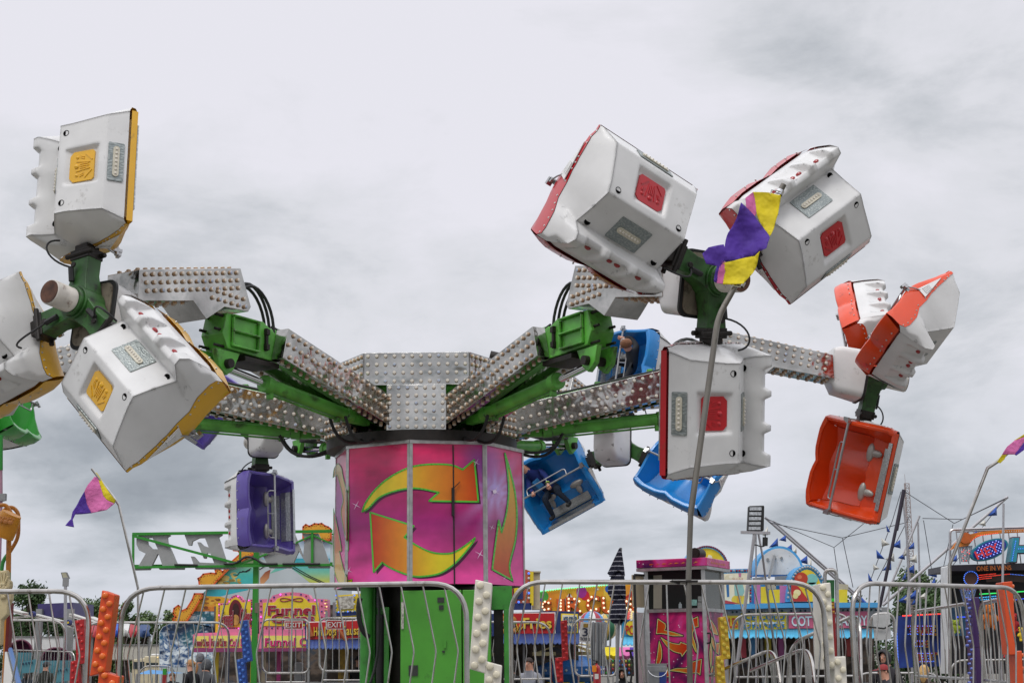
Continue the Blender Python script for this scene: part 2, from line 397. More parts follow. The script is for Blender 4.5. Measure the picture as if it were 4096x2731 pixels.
def ribbon(pts, wd, closed=True):
    n = len(pts); out = []
    for i in range(n if closed else n - 1):
        a = V((*pts[i], 0)); b = V((*pts[(i + 1) % n], 0)); d = (b - a)
        if d.length < 1e-6: continue
        d.normalize(); q = V((-d.y, d.x, 0)) * wd / 2; a2 = a - d * wd * .3; b2 = b + d * wd * .3
        out.append([tuple((p)[:2]) for p in (a2 + q, b2 + q, b2 - q, a2 - q)])
    return out
def disc(x, y, r, n=12, ry=None): return [(x + r * math.cos(2 * math.pi * i / n), y + (ry or r) * math.sin(2 * math.pi * i / n)) for i in range(n)]
def star(x, y, r, k=4, q=.18, rot=0): return [(x + (r if i % 2 == 0 else r * q) * math.cos(rot + math.pi * i / k), y + (r if i % 2 == 0 else r * q) * math.sin(rot + math.pi * i / k)) for i in range(2 * k)]
def paint(name, shapes, mapf, parent, material, cuts=(), step=None, label=None):
    """shapes: (outline, colour or function, layer); returns ONE mesh carrying the print"""
    vs, fs, cs = [], [], []
    for sh in shapes:
        pts, colr, lay = sh
        if isinstance(colr, str): c0 = hx(colr); colf = lambda x, y, c0=c0: c0; grad = False
        else: colf = colr; grad = True
        bm = bmesh.new()
        f = bm.faces.new([bm.verts.new((p[0], p[1], 0)) for p in pts]); f.normal_update()
        bmesh.ops.triangulate(bm, faces=[f])
        xs = [p[0] for p in pts]; ys = [p[1] for p in pts]
        pl = [((c, 0, 0), (1, 0, 0)) for c in cuts]
        if grad:
            st = step or max((max(xs) - min(xs)), (max(ys) - min(ys))) / 10
            x = min(xs) + st
            while x < max(xs): pl.append(((x, 0, 0), (1, 0, 0))); x += st
            y = min(ys) + st
            while y < max(ys): pl.append(((0, y, 0), (0, 1, 0))); y += st
        for co, no in pl: bmesh.ops.bisect_plane(bm, geom=bm.verts[:] + bm.edges[:] + bm.faces[:], plane_co=co, plane_no=no)
        bm.verts.index_update(); off = len(vs)
        for v in bm.verts:
            vs.append((v.co.x, v.co.y, lay)); cs.append(colf(v.co.x, v.co.y))
        for f in bm.faces:
            idx = [off + v.index for v in f.verts]; mx_ = sum(v.co.x for v in f.verts) / len(f.verts)
            fs.append((idx, mx_))
        bm.free()
    out_v, out_f, out_c, memo = [], [], [], {}
    for idx, mx_ in fs:
        g_ = []
        for i in idx:
            seg = sum(1 for c in cuts if mx_ > c); k = (i, seg)
            if k not in memo:
                x, y, l = vs[i]; memo[k] = len(out_v); out_v.append(mapf(x, y, l, mx_) if cuts else mapf(x, y, l)); out_c.append(cs[i])
            g_.append(memo[k])
        a, b, c = (out_v[g_[0]], out_v[g_[1]], out_v[g_[2]])
        if (b - a).cross(c - a).dot(V((0, 0, EYE)) - a) < 0: g_ = g_[::-1]
        out_f.append(g_)
    mb = MB(); mb.add(out_v, out_f)
    o = mb.build(name, material, parent, smooth=False)
    ca = o.data.color_attributes.new('Col', 'FLOAT_COLOR', 'POINT')
    ca.data.foreach_set('color', [u for c in out_c for u in (*c, 1.0)])
    return o
m_print = mat_attr('printed_vinyl', .3, coat=.15)
# ------------------------------------------------------------------ ride constants
XC, YC = (1680 - 2048) / FPX * 18.5, 18.5
CEN = V((XC, YC, 0))
# ------------------------------------------------------------------ gondola car (local: X radial, Y open side, Z head)
Rm = [(0, 0), (.0, .06), (.01, .13), (.02, .20), (.05, .32), (.065, .38), (.08, .44), (.09, .52), (.09, .62), (.06, .72), (.03, .80), (.015, .88), (0, .96), (0, 1.03), (0, 1.06)]
Bk = [(-.08, 0), (-.27, .04), (-.31, .09), (-.34, .125), (-.49, .32), (-.52, .36), (-.56, .42), (-.49, .60), (-.42, .77), (-.52, .80), (-.62, .83), (-.64, .89), (-.57, .955), (-.40, 1.02), (-.26, 1.06)]
Wd = [.54, .47, .465, .46, .44, .44, .44, .45, .47, .49, .50, .50, .50, .51, .52]
So = [.06, .07, .09, .11, .15, .18, .20, .25, .28, .28, .28, .28, .28, .27, .24]
Jn = [(-.03, .05), (-.10, .08), (-.18, .10), (-.26, .15), (-.25, .26), (-.23, .34), (-.20, .41), (-.27, .46), (-.36, .52), (-.35, .62), (-.33, .72), (-.31, .80), (-.28, .90), (-.22, .98), (-.03, 1.02)]
Wj = [.5, .46, .43, .41, .41, .42, .44, .45, .44, .45, .45, .45, .46, .47, .5]
CF = [-1, -.8, -.74, -.42, -.36, -.26, -.2, .2, .26, .36, .42, .74, .8, 1]
NS = len(Rm); HR = .57
def rimx(i): return HR - (.02 if i < 2 else 0)
def seam(i, s):
    r = V((s * rimx(i), *Rm[i])); b = V((s * Wd[i], *Bk[i])); d = b - r
    p = r + d * min(.8, So[i] / d.length); p.x = s * (.598 - .02 * (i < 2)); return p
def hump(x):
    return .045 * (1 - math.exp(-(x / .09) ** 2)) - .05 * max(0, (abs(x) - .40) / .2) ** 1.5
def shell_mesh():
    m = MB()
    for s in (-1, 1):
        vs = []
        for i in range(NS):
            a = seam(i, s); b = V((s * Wd[i], *Bk[i])); vs += [a, a.lerp(b, .5) + V((s * .012, 0, 0)), b]
        fs = []
        for i in range(NS - 1):
            for j in range(2):
                q = (i * 3 + j, i * 3 + j + 1, i * 3 + j + 4, i * 3 + j + 3); fs.append(q if s < 0 else q[::-1])
        m.add(vs, fs)
    vs = []; n = len(CF)
    for i in range(NS):
        for f in CF:
            y, z = Bk[i]
            if i in (9, 10, 11, 12) and round(abs(f), 2) in (.74, .42, .2): y += (.0, .04, .06, .05)[i - 9]; z += (0, .0, -.01, -.055)[i - 9]
            if i in (3, 4) and abs(f) <= .36: y += .03; z += .03 * .8
            z2 = z - .02 * (abs(f) == 1) * (i > 11)
            vs.append(V((f * Wd[i], y, z2)))
    fs = [(i * n + j, (i + 1) * n + j, (i + 1) * n + j + 1, i * n + j + 1) for i in range(NS - 1) for j in range(n - 1)]
    m.add(vs, fs)
    return m
def tub_mesh():
    m = MB()
    XS = [-1 + 2 * k / 14 for k in range(15)]
    for s in (-1, 1):
        vs = []
        for i in range(NS):
            out = V((s * .006, 0, 0)); a = seam(i, s) + out; r = V((s * rimx(i), *Rm[i])) + out
            dz = hump(.6) if i == NS - 1 else 0
            if i == NS - 1: r.z += dz; a.z += dz * .5
            e = r + V((-s * .045, .0, .05 if i == 0 else (-.05 if i == NS - 1 else 0)))
            j = V((s * Wj[i], *Jn[i]))
            vs += [a, a.lerp(r, .6) + V((s * .012, 0, 0)), r + V((0, -.012, 0)), r + V((-s * .014, .004, 0)), e, j]
        fs = []
        for i in range(NS - 1):
            for k in range(5):
                q = (i * 6 + k + 1, i * 6 + k, i * 6 + k + 6, i * 6 + k + 7); fs.append(q if s < 0 else q[::-1])
        m.add(vs, fs)
    # foot end: band, lip, floor start; then the moulded seat
    b = [V((f * .55, *p)) for p in ((-.06, -.006), (0, -.006), (0, .05), (-.03, .05)) for f in XS]
    m.add(b, [(i * 15 + j, i * 15 + j + 1, (i + 1) * 15 + j + 1, (i + 1) * 15 + j) for i in range(3) for j in range(14)])
    vs = []
    for i in range(NS):
        for f in XS:
            y, z = Jn[i]; x = f * Wj[i]
            if i >= 8 and i < NS - 1: y += -.035 * math.cos(2 * math.pi * abs(x) / .5 - math.pi) - .01
            if i == 6: y += .04 * math.exp(-(x / .05) ** 2)
            if i == NS - 1: z += hump(f * .6); y += 0
            vs.append(V((x, y, z)))
    m.add(vs, [(i * 15 + j, i * 15 + j + 1, (i + 1) * 15 + j + 1, (i + 1) * 15 + j) for i in range(NS - 1) for j in range(14)])
    t = []
    for k, (y, z, wx) in enumerate(((-.24, 1.066, .53), (-.10, 1.085, .57), (-.012, 1.075, .57), (0, 1.06, .57), (0, 1.02, .52), (-.03, 1.02, .5))):
        for f in XS: t.append(V((f * wx, y, z + hump(f * .6) * (.5 if k == 0 else 1))))
    m.add(t, [(i * 15 + j, i * 15 + j + 1, (i + 1) * 15 + j + 1, (i + 1) * 15 + j) for i in range(5) for j in range(14)])
    m.m = 1
    for s in (-1, 1):
        for i in range(1, NS - 1):
            a = seam(i, s); r = V((s * rimx(i), *Rm[i])); p = a.lerp(r, .12) + V((s * .008, 0, 0))
            m.ball(p, .011, 6, 4)
    for f in XS[1:-1:2]: m.ball(V((f * .5, -.20, 1.078 + hump(f * .6) * .8)), .011, 6, 4)
    return m
FB, FT = V((0, *Bk[1])), V((0, *Bk[6])); FEY = (FT - FB).normalized(); FEZ = V((0, -FEY.z, FEY.y)); 
def badge_mesh():
    m = MB(); c = FB.lerp(FT, .50) + V((0, .03, .024)) + FEZ * .002
    fr = (c, UX, FEY, FEZ)
    m.prism([(-.13, -.12), (.13, -.12), (.15, -.10), (.15, .09), (.11, .125), (-.11, .125), (-.15, .09), (-.15, -.10)], fr, .016)
    c2 = c + FEZ * .016
    for x, y, r in ((-.09, .05, .022), (0, .055, .03), (.09, .05, .022)): m.ball(c2 + UX * x + FEY * y - FEZ * r * .45, r, 8, 6)
    for x0, y0, x1, y1 in ((-.02, .02, -.02, -.06), (0, .02, 0, -.07), (.02, .02, .02, -.06), (-.05, .06, -.03, -.08), (.05, .06, .03, -.08), (-.09, .02, -.07, -.02), (-.105, .02, -.09, -.02), (.09, .02, .07, -.02), (.105, .02, .09, -.02), (-.12, -.03, -.05, -.10), (.12, -.03, .05, -.10)):
        m.bar(c2 + UX * x0 + FEY * y0, c2 + UX * x1 + FEY * y1, .010, .012, FEZ)
    return m
def plate_mesh(c, ey, ez, wx, wy):
    m = MB(); m.prism(rrect(-wx / 2, -wy / 2, wx / 2, wy / 2, .01), (c, UX, ey, ez), .008); return m
def strip_mesh(c, ey, ez, wx):
    m = MB(); c = c + ez * .008; m.prism(rrect(-wx / 2, -.028, wx / 2, .028, .027), (c, UX, ey, ez), .012)
    m.m = 1
    for k in range(7): m.ball(c + UX * (-wx / 2 + .03 + k * (wx - .06) / 6) + ez * .012, .013, 6, 4)
    return m
m_light_strip = mat('light_strip', 'c9c3b0', .3, var=.2)
m_red_lens = mat('red_lens', '9a1414', .2, var=.1, coat=.5)
m_hole = mat('bolt_hole_shade', '0b0b0b', .95, spec=.08)  # near-black colour puts a recess's inner shade on raised discs
CARCOL = {'yellow': 'dea91a', 'red': 'b81c26', 'orange': 'd8420f', 'blue': '1f84cc', 'purple': '5a4a9a', 'green': '2f9a30'}
CAR_PARTS = {}
def car_parts():
    P = []
    P.append(('back_shell', shell_mesh(), [m_shell], dict(bevel=.028, seg=3)))
    P.append(('front_tub', tub_mesh(), None, dict(bevel=.012)))
    P.append(('badge_panel', badge_mesh(), 'BADGE', dict(sharp=30)))
    A, B = V((0, *Bk[6])), V((0, *Bk[7])); ey = (B - A).normalized(); ez = V((0, -ey.z, ey.y)); c = V((0, -.483, .66))
    B8 = V((0, *Bk[8])); ey = (B8 - V((0, *Bk[6]))).normalized(); ez = V((0, -ey.z, ey.y)); c = V((0, *Bk[6])).lerp(V((0, *Bk[8])), .62) + ez * .008
    P.append(('tread_plate', plate_mesh(c - ez * .006, ey, ez, .34, .24), [m_tread], {}, ('light_strip', strip_mesh(c - ez * .006, ey, ez, .26), [m_light_strip, m_cap])))
    A, B = V((0, *Bk[0])), V((0, *Bk[1])); ey = (B - A).normalized(); ez = V((0, -ey.z, ey.y)) * -1
    if ez.z > 0: ez = -ez
    c = A.lerp(B, .52) + ez * .003
    P.append(('tread_plate', plate_mesh(c, ey, ez, .38, .14), [m_tread], {}, ('light_strip', strip_mesh(c, ey, ez, .3), [m_light_strip, m_cap])))
    for x in (-.29, -.045, .045, .29):
        m = MB(); m.ball(V((x, -.515, .905)), .032, 10, 6, (1, 1, .7)); P.append(('tail_light', m, [m_red_lens], {}))
    for x, t in ((-.35, 0), (.35, 0), (-.385, 1), (.385, 1)):
        m = MB()
        if t == 0: c = FB.lerp(FT, .86) + UX * x; n = FEZ
        else: c = V((x, *Bk[8])).lerp(V((x, *Bk[7])), .25); n = V((0, -.92, -.38)).normalized()
        m.lathe([(.030, -.005), (.030, .006), (.026, .009), (.024, .004), (.001, .004)], c, n, 14); P.append(('bolt_hole', m, [m_hole], {}))
    m = MB(); L = [V((-.56, .12, .62)), V((.56, .12, .62))]; m.tube(L, .016, 8)
    m.tube(round_path([V((-.30, .12, .62)), V((-.30, .06, .72)), V((.42, .06, .72)), V((.42, .12, .62))], .06), .011, 7)
    m.tube([V((0.05, .12, .62)), V((.05, .06, .72))], .009, 6)
    for s in (-1, 1):
        m.box(V((s * .565, .10, .62)), (.03, .13, .045)); m.cyl(V((s * .54, .12, .62)), V((s * .61, .12, .62)), .024); m.box(V((s * .59, .145, .64)), (.05, .03, .07))
        m.tube(round_path([V((s * .60, .12, .63)), V((s * .61, .04, .56)), V((s * .60, -.04, .50))], .03), .008, 6)
    P.append(('lap_bar', m, [m_steel2], {}))
    for s in (-1, 1):
        m = MB(); m.ball(V((s * .25, -.205, .43)), .115, 16, 8, (1.05, .34, .46)); m.ball(V((s * .25, -.21, .36)), .09, 12, 8, (.55, .35, 1.1))
        P.append(('seat_pad', m, [mat('worn_pad', 'a6a39c', .4, metal=.4, var=.25, dirt=.3)], dict(bevel=.01)))
    m = MB()
    m.add([V((x, y, z)) for y, z in ((.004, .056), (-.03, .060), (-.10, .088), (-.18, .108)) for x in (-.38, .38)], [(0, 1, 3, 2), (2, 3, 5, 4), (4, 5, 7, 6)])
    m.add([V((x, y, z)) for y, z in ((-.185, .125), (-.250, .15), (-.240, .26)) for x in (-.34, .34)], [(0, 1, 3, 2), (2, 3, 5, 4)])
    m.box(V((0, .012, .03)), (.84, .012, .05)); P.append(('foot_plate', m, [mat_ramp('floor_plate', [(.40, 'a9acac'), (.55, 'b6b9b8'), (.68, 'c4c6c5')], scale=60, detail=0, rough=.3, stretch=(1, .5, 1.6), metal=.9, bump=.08)], dict(smooth=False)))
    for s in (-1, 1):
        m = MB(); q = []
        for i, t in ((3, .5), (7, .3), (7, .85)):
            a = seam(i, s); r = V((s * rimx(i), *Rm[i])); q.append(r.lerp(a, t) + V((s * .020, 0, 0)))
        n = V((s, 0, 0)); vs = q + [p + n * .008 for p in q]
        m.add(vs, [(3, 4, 5), (0, 3, 5, 2), (0, 1, 4, 3), (1, 2, 5, 4)])
        for k in range(4):
            a = q[1].lerp(q[2], .2 + k * .2); m.bar(a.lerp(q[0], .12) + n * .012, a.lerp(q[0], .42) + n * .012, .012, .010, n)
        P.append(('side_vent', m, [m_white], dict(smooth=False)))
    return P
CP = car_parts()
m_rivet = mat('rivet_head', 'c8c8c4', .3, metal=.6)
def make_car(color, label, mtx, has_paddle=True):
    root = thing('gondola_car', label, 'ride car', mtx=mtx, group='two seat gondola cars on the ride arms')
    tubm = mat('tub_' + color, CARCOL[color], .28, var=.10, scale=3, dirt=.22, dcol='2a1c18' if color in ('blue', 'orange') else '5a4a30', coat=.25)
    first = color not in CAR_PARTS
    if first: CAR_PARTS[color] = []
    for k, p in enumerate(CP):
        mats = p[2]
        if mats is None: mats = [tubm, m_rivet]
        if mats == 'BADGE': mats = [tubm]
        if first:
            if k in SHARED and p[2] not in (None, 'BADGE'):
                src = SHARED[k]; o = copy_obj(src, root)
                if len(p) > 4: copy_children(src, o)
            else:
                o = p[1].build(p[0], mats, root, local=True, **p[3])
                if len(p) > 4:
                    p[4][1].build(p[4][0], p[4][2], o, local=True)
                SHARED.setdefault(k, o)
            CAR_PARTS[color].append(o)
        else:
            src = CAR_PARTS[color][k]; o = copy_obj(src, root)
            copy_children(src, o)
    return root
SHARED = {}
# ------------------------------------------------------------------ arms
ARM_ANGLES = {'yellow': (96, 198, 319), 'red': (37, 161, 276), 'blue': (98, 207, 336)}
ARMS = {'red': (12, 36, 0, .13), 'yellow': (-7, 89, 0, -.08), 'orange': (13, 42, .08, .12), 'blue': (6, 97, 0, -.11), 'purple': (6, 30, 0, .09), 'green': (6, 180, 0, 0)}
PITCHES = {'orange': -42, 'purple': -30}
CARSCALE = {'orange': .98, 'purple': .98}
def cap_mesh():
    m = MB(); m.lathe([(.023, 0), (.022, .017), (.020, .021)], (0, 0, 0), UZ, 10); m.lathe([(.020, .021), (.014, .026), (.001, .027)], (0, 0, 0), UZ, 10, mi=1); return m
_cap = None
def place_caps(spots, parent, mtx, limit=100):
    """spots: (local point, local normal). the ones that show largest become lamp_cap objects, the rest one mesh"""
    global _cap
    eye = V((0, 0, EYE)); sc = []
    for p, n in spots:
        wp = mtx @ p; wn = (mtx.to_3x3() @ n); dv = eye - wp
        f = wn.dot(dv.normalized()); sc.append(((f if f > .05 else -1) / dv.length + (.0001 if f <= .05 else 0), p, n))
    sc.sort(key=lambda q: -q[0])
    rest = MB()
    for k, (s, p, n) in enumerate(sc):
        q = n.to_track_quat('Z', 'Y').to_matrix().to_4x4()
        if k < limit:
            if _cap is None:
                o = cap_mesh().build('lamp_cap', [m_capside, m_cap], None); o2 = cap_mesh().build('lamp_cap', [m_capside, m_capb], None); _cap = (o, o2); use = o; 
                COL.objects.unlink(o2); COL.objects.unlink(o)
            c = _cap[1 if rnd.random() < .12 else 0].copy(); COL.objects.link(c); c.parent = parent; c.matrix_basis = Mx.Translation(p) @ q
        else:
            cm = CAPM; 
            nb = len(rest.mi); rest.add([p + (q.to_3x3() @ v) for v in cm.v], cm.f); rest.mi[nb:] = cm.mi
    if rest.v:
        o = rest.build('lamp_caps', [m_capside, m_cap], parent, local=True); o['kind'] = 'stuff'
CAPM = cap_mesh()
def grid_caps(o, ex, ey, n, L, H, nx, ny, stag=True, m=.05):
    out = []
    for j in range(ny):
        v = m + (H - 2 * m) * (j / (ny - 1) if ny > 1 else .5)
        for i in range(nx):
            u = m + (L - 2 * m) * ((i + (.5 if stag and j % 2 else 0)) / (nx - .5 if stag else nx - 1))
            out.append((o + ex * u + ey * v, n))
    return out
def build_arm(psi, color, label):
    tl, a0, dx, dz = ARMS[color]; TILT = R(tl); HUB = V((5.64 + dx, 0, 4.94 + dz))
    AX = V((math.cos(TILT), 0, -math.sin(TILT))); VX = V((math.sin(TILT), 0, math.cos(TILT)))
    mtx = Mx.Translation(CEN) @ Mx.Rotation(R(psi), 4, 'Z')
    root = thing('hydraulic_boom', label, 'boom', mtx=mtx, group='hydraulic arms of the ride')
    caps = []
    p0, p1 = V((.92, 0, 4.40)), V((3.08, 0, 4.92)); d = (p1 - p0).normalized(); up = V((-d.z, 0, d.x)); Ln = (p1 - p0).length
    for s in (-1, 1):
        m = MB(); m.bar(p0 + UY * s * .23, p1 + UY * s * .23, .16, .35); m.build('light_beam', m_polish, root, local=True, bevel=.006, smooth=False)
        n = UY * s; caps += grid_caps(p0 + UY * s * .31 - up * .175, d, up, n, Ln, .35, 20, 3)
        caps += grid_caps(p0 + UY * s * .23 - up * .175, d, UY, -up, Ln, .0, 20, 1, m=.03)
    m = MB()     # green spine and gusset between the two beams
    m.bar(p0 + up * .19, p1 + up * .17, .20, .06); m.prism([(.55, 4.35), (.55, 4.86), (1.05, 4.80), (1.9, 4.72), (1.0, 4.45)], (V((0, -.10, 0)), UX, UZ, -UY), -.20)
    m.bar(p0 - up * .02, p1 - up * .05, .12, .10)
    for t in (.3, .62, .93): m.box(p0.lerp(p1, t) + up * .235, (.07, .10, .06))
    m.build('spine', m_green, root, local=True, bevel=.006)
    m = MB(); m.tube([p0 + up * .24 + UY * .07, p0.lerp(p1, .5) + up * .232 + UY * .075, p1 + up * .22 + UY * .07], .018, 6)
    m.tube([p0 + up * .24 - UY * .07, p1 + up * .22 - UY * .07], .014, 6)
    hp = V((3.15, .04, 5.02))
    for k, (h, y) in enumerate(((.44, .03), (.40, -.03), (.36, .09))):
        m.tube(bez(V((3.02, y, 5.05)), V((3.0, y, 5.4)), V((3.40, y, 5.1 + h + .25)), V((3.62, y, 5.35)), 12), .018, 6)
    for y, q in ((.12, .18), (-.1, .12)):
        m.tube(bez(V((1.75, y, 4.32)), V((1.6, y, 4.10 - q)), V((1.25, y, 4.05)), V((1.0, y * .5, 4.22)), 12), .020, 6)
    m.build('hydraulic_hose', m_black, root, local=True)
    m = MB(); m.cyl(V((1.55, 0, 4.37)), V((3.02, 0, 4.515)), .078, n=16); m.cyl(V((2.95, 0, 4.508)), V((3.06, 0, 4.52)), .094, n=16)
    m.cyl(V((1.5, 0, 4.365)), V((1.62, 0, 4.377)), .09, n=16); m.tube([V((1.75, .0, 4.29)), V((2.95, 0, 4.41))], .014, 6); m.box(V((2.95, 0, 4.42)), (.06, .06, .12)); m.box(V((1.75, 0, 4.31)), (.06, .06, .1))
    m.box(V((1.35, 0, 4.34)), (.36, .10, .10)); m.build('cylinder', m_green, root, local=True, bevel=.006)
    m = MB(); m.cyl(V((3.05, 0, 4.519)), V((3.76, 0, 4.60)), .040, n=14); m.build('piston_rod', m_chrome, root, local=True)
    m = MB()     # elbow
    m.prism([(2.99, 4.74), (3.04, 5.04), (3.26, 5.14), (3.84, 5.13), (3.90, 4.9), (3.82, 4.76), (3.3, 4.74)], (V((0, -.145, 0)), UX, UZ, -UY), -.29)
    for s in (-1, 1):
        for z in (5.115, 4.955, 4.795): m.box(V((3.56, s * .165, z)), (.42, .05, .018))
        for x in (3.35, 3.76): m.box(V((x, s * .162, 4.95)), (.018, .04, .30))
        m.prism([(3.60, 4.74), (3.98, 4.74), (3.92, 4.56), (3.80, 4.48), (3.70, 4.55)], (V((0, s * .10 - .03, 0)), UX, UZ, -UY), -.06)
    m.build('elbow', m_green, root, local=True, bevel=.005)
    m = MB(); m.cyl(V((3.80, -.19, 4.60)), V((3.80, .19, 4.60)), .05); m.build('pivot_pin', m_grease, root, local=True)
    m = MB(); m.box(V((3.3, 0, 4.69)), (.55, .36, .05)); m.build('skid_plate', m_grease, root, local=True)
    for s in (-1, 1):
        m = MB(); m.box(V((3.22, s * .15, 4.95)), (.035, .05, .24)); m.box(V((3.22, s * .16, 5.03)), (.05, .06, .06)); m.box(V((3.22, s * .16, 4.87)), (.05, .06, .06)); m.build('bolt_lug', m_grease, root, local=True)
        for z in (5.1, 4.95, 4.78):
            m = MB(); m.cyl(V((3.80, s * .1, z)), V((3.97, s * .1, z)), .016, n=8); m.build('bolt', m_grease, root, local=True)
    # outer light box
    m = MB(); pr = [(3.72, 5.62), (5.18, 5.29), (5.18, 4.98), (4.42, 5.13), (4.28, 5.02), (4.22, 4.98), (3.95, 5.16), (3.58, 5.18), (3.54, 5.24)]
    m.prism(pr, (V((0, -.21, 0)), UX, UZ, -UY), -.42); m.build('light_box', m_polish, root, local=True, smooth=False, bevel=.006)
    dd = V((1.46, 0, -.33)).normalized(); uu = V((-dd.z, 0, dd.x))
    for s in (-1, 1):
        caps += [(V((3.72 + .05, s * .21, 5.62)) + dd * u * 1.42 - uu * v, UY * s) for v in (.06, .14, .22) for u in [(.02 + i * .95 / 13) for i in range(14)]]
        caps += [(V((x, s * .21, 5.30)), UY * s) for x in (3.66, 3.76, 3.86, 3.96, 4.06, 4.16)] + [(V((x, s * .21, 5.22)), UY * s) for x in (3.64, 3.74, 3.84, 3.94, 4.04, 4.14)]
    caps += [(V((3.74, t, 5.62)) + dd * u * 1.42, uu) for t in (-.12, 0, .12) for u in [(.04 + i * .95 / 13) for i in range(14)]]
    bd = V((.76, 0, -.15)).normalized(); caps += [(V((4.46, t, 5.122)) + bd * u, -V((-bd.z, 0, bd.x))) for t in (-.12, 0, .12) for u in (.02, .13, .24, .35, .46, .57, .66)]
    ie = V((-.18, 0, -.38)).normalized(); inn = V((-.9, 0, .43)).normalized(); caps += [(V((3.72, t, 5.62)) + ie * u, inn) for t in (-.13, -.04, .05, .14) for u in (.07, .16, .25, .34)]
    # cover + gasket in the tilted hub frame
    fr = Mx((AX, UY, VX)).transposed()
    def T(a, t, v): return HUB + fr @ V((a, t, v))
    m = MB(); secs = []
    for a, wt, top, bot, r in ((-.56, .17, .22, -.20, .05), (-.46, .20, .26, -.34, .08), (-.16, .24, .27, -.36, .09), (-.13, .245, .27, -.36, .09)):
        secs.append([T(a, x, y) for x, y in rrect(-wt, bot, wt, top, r)])
    n = len(secs[0]); m.add([p for s in secs for p in s], [(i * n + j, (i + 1) * n + j, (i + 1) * n + (j + 1) % n, i * n + (j + 1) % n) for i in range(3) for j in range(n)] + [tuple(range(n))])
    cov = m.build('gearbox_cover', m_shell, root, local=True, sharp=50)
    m = MB(); q = [[T(a, x, y) for x, y in rrect(-.255, -.37, .255, .28, .09)] for a in (-.13, -.10)]
    m.add(q[0] + q[1], [(j, n + j, n + (j + 1) % n, (j + 1) % n) for j in range(n)] + [tuple(range(n)), tuple(range(2 * n - 1, n - 1, -1))])
    m.build('gasket', m_black, cov, local=True)
    m = MB(); q = [(x, y) for x, y in rrect(-.22, -.34, .22, .25, .08)]
    m.prism(q, (T(-.10, 0, 0), fr @ UY, fr @ UZ, fr @ UX), .012); m.build('back_plate', mat('rusty_plate', '8a7f70', .5, metal=.3, var=.5, dirt=.9, dcol='2a1c12'), cov, local=True)
    m = MB(); m.cyl(T(-.09, 0, 0), T(.16, 0, 0), .165, n=20); m.cyl(T(.16, 0, 0), T(.20, 0, 0), .145, n=20); hb = m.build('spider_hub', m_dgreen, root, local=True, bevel=.01)
    m = MB(); m.cyl(T(.20, 0, 0), T(.45, 0, 0), .118, n=22); m.build('motor', mat('chipped_white', 'd8d2c8', .45, var=.3, scale=7, dirt=.7, dcol='6a4a3a'), root, local=True, bevel=.008)
    m = MB(); m.cyl(T(.448, 0, 0), T(.458, 0, 0), .108, n=22); m.build('motor_end', mat('rust', '5a3a2a', .8, var=.6, scale=10, dirt=.7, dcol='1c0f0a'), root, local=True)
    for k in range(3):
        al = R(ARM_ANGLES[color][k] if color in ARM_ANGLES else a0 + 120 * k); r = UY * math.cos(al) + VX * math.sin(al); u = AX.cross(r)
        rot = Mx((r, AX, u)).transposed()      # columns r, a, u
        c = HUB
        m = MB()
        st = ((.10, .11, .125), (.30, .085, .10), (.46, .085, .115)); vs = []
        for x, ya, zu in st: vs += [c + rot @ V((x, y + .03, z)) for y, z in ((-ya, -zu), (ya, -zu), (ya, zu), (-ya, zu))]
        m.add(vs, [(i * 4 + j, i * 4 + (j + 1) % 4, i * 4 + 4 + (j + 1) % 4, i * 4 + 4 + j) for i in range(2) for j in range(4)] + [(3, 2, 1, 0), (8, 9, 10, 11)])
        arm = m.build('spider_arm', m_dgreen, root, local=True, bevel=.012)
        m = MB(); m.box(c + rot @ V((.50, .03, 0)), (.10, .19, .24), rot); m.box(c + rot @ V((.575, .03, 0)), (.06, .16, .16), rot)
        for y in (-.07, .09):
            m.cyl(c + rot @ V((.50, y + .03, -.17)), c + rot @ V((.50, y + .03, .17)), .026, n=8)
        m.cyl(c + rot @ V((.38, .15, .03)), c + rot @ V((.38, .17, .03)), .03, n=8)
        m.build('clamp', m_grease, arm, local=True, bevel=.008)
        m = MB(); m.tube(bez(c + rot @ V((.36, .16, .06)), c + rot @ V((.40, .34, .22)), c + rot @ V((.62, .40, .26)), c + rot @ V((.66, .19, .20)), 12), .010, 6)
        m.tube([c + rot @ V((.22, .15, .05)), c + rot @ V((.36, .16, .06))], .026, 6)
        m.build('cable', m_black, arm, local=True)
        if (color, k) in SKIP_CARS: continue
        cm = (Mx((r, -AX, u)).transposed() @ Mx.Rotation(R(PITCHES.get(color, CARPITCH)), 3, 'X') @ Mx.Diagonal([CSC * CARSCALE.get(color, 1)] * 3)).to_4x4()
        ori = c + r * (.60 + .60 * CSC * CARSCALE.get(color, 1)) - (cm.to_3x3() @ V((0, -.14, .62)))
        make_car(color, CAR_LABELS[color][k], mtx @ Mx.Translation(ori) @ cm)
    place_caps(caps, root, mtx)
    return root
CARPITCH, CSC = -23, 1.04
SKIP_CARS = {('green', 1), ('green', 2)}
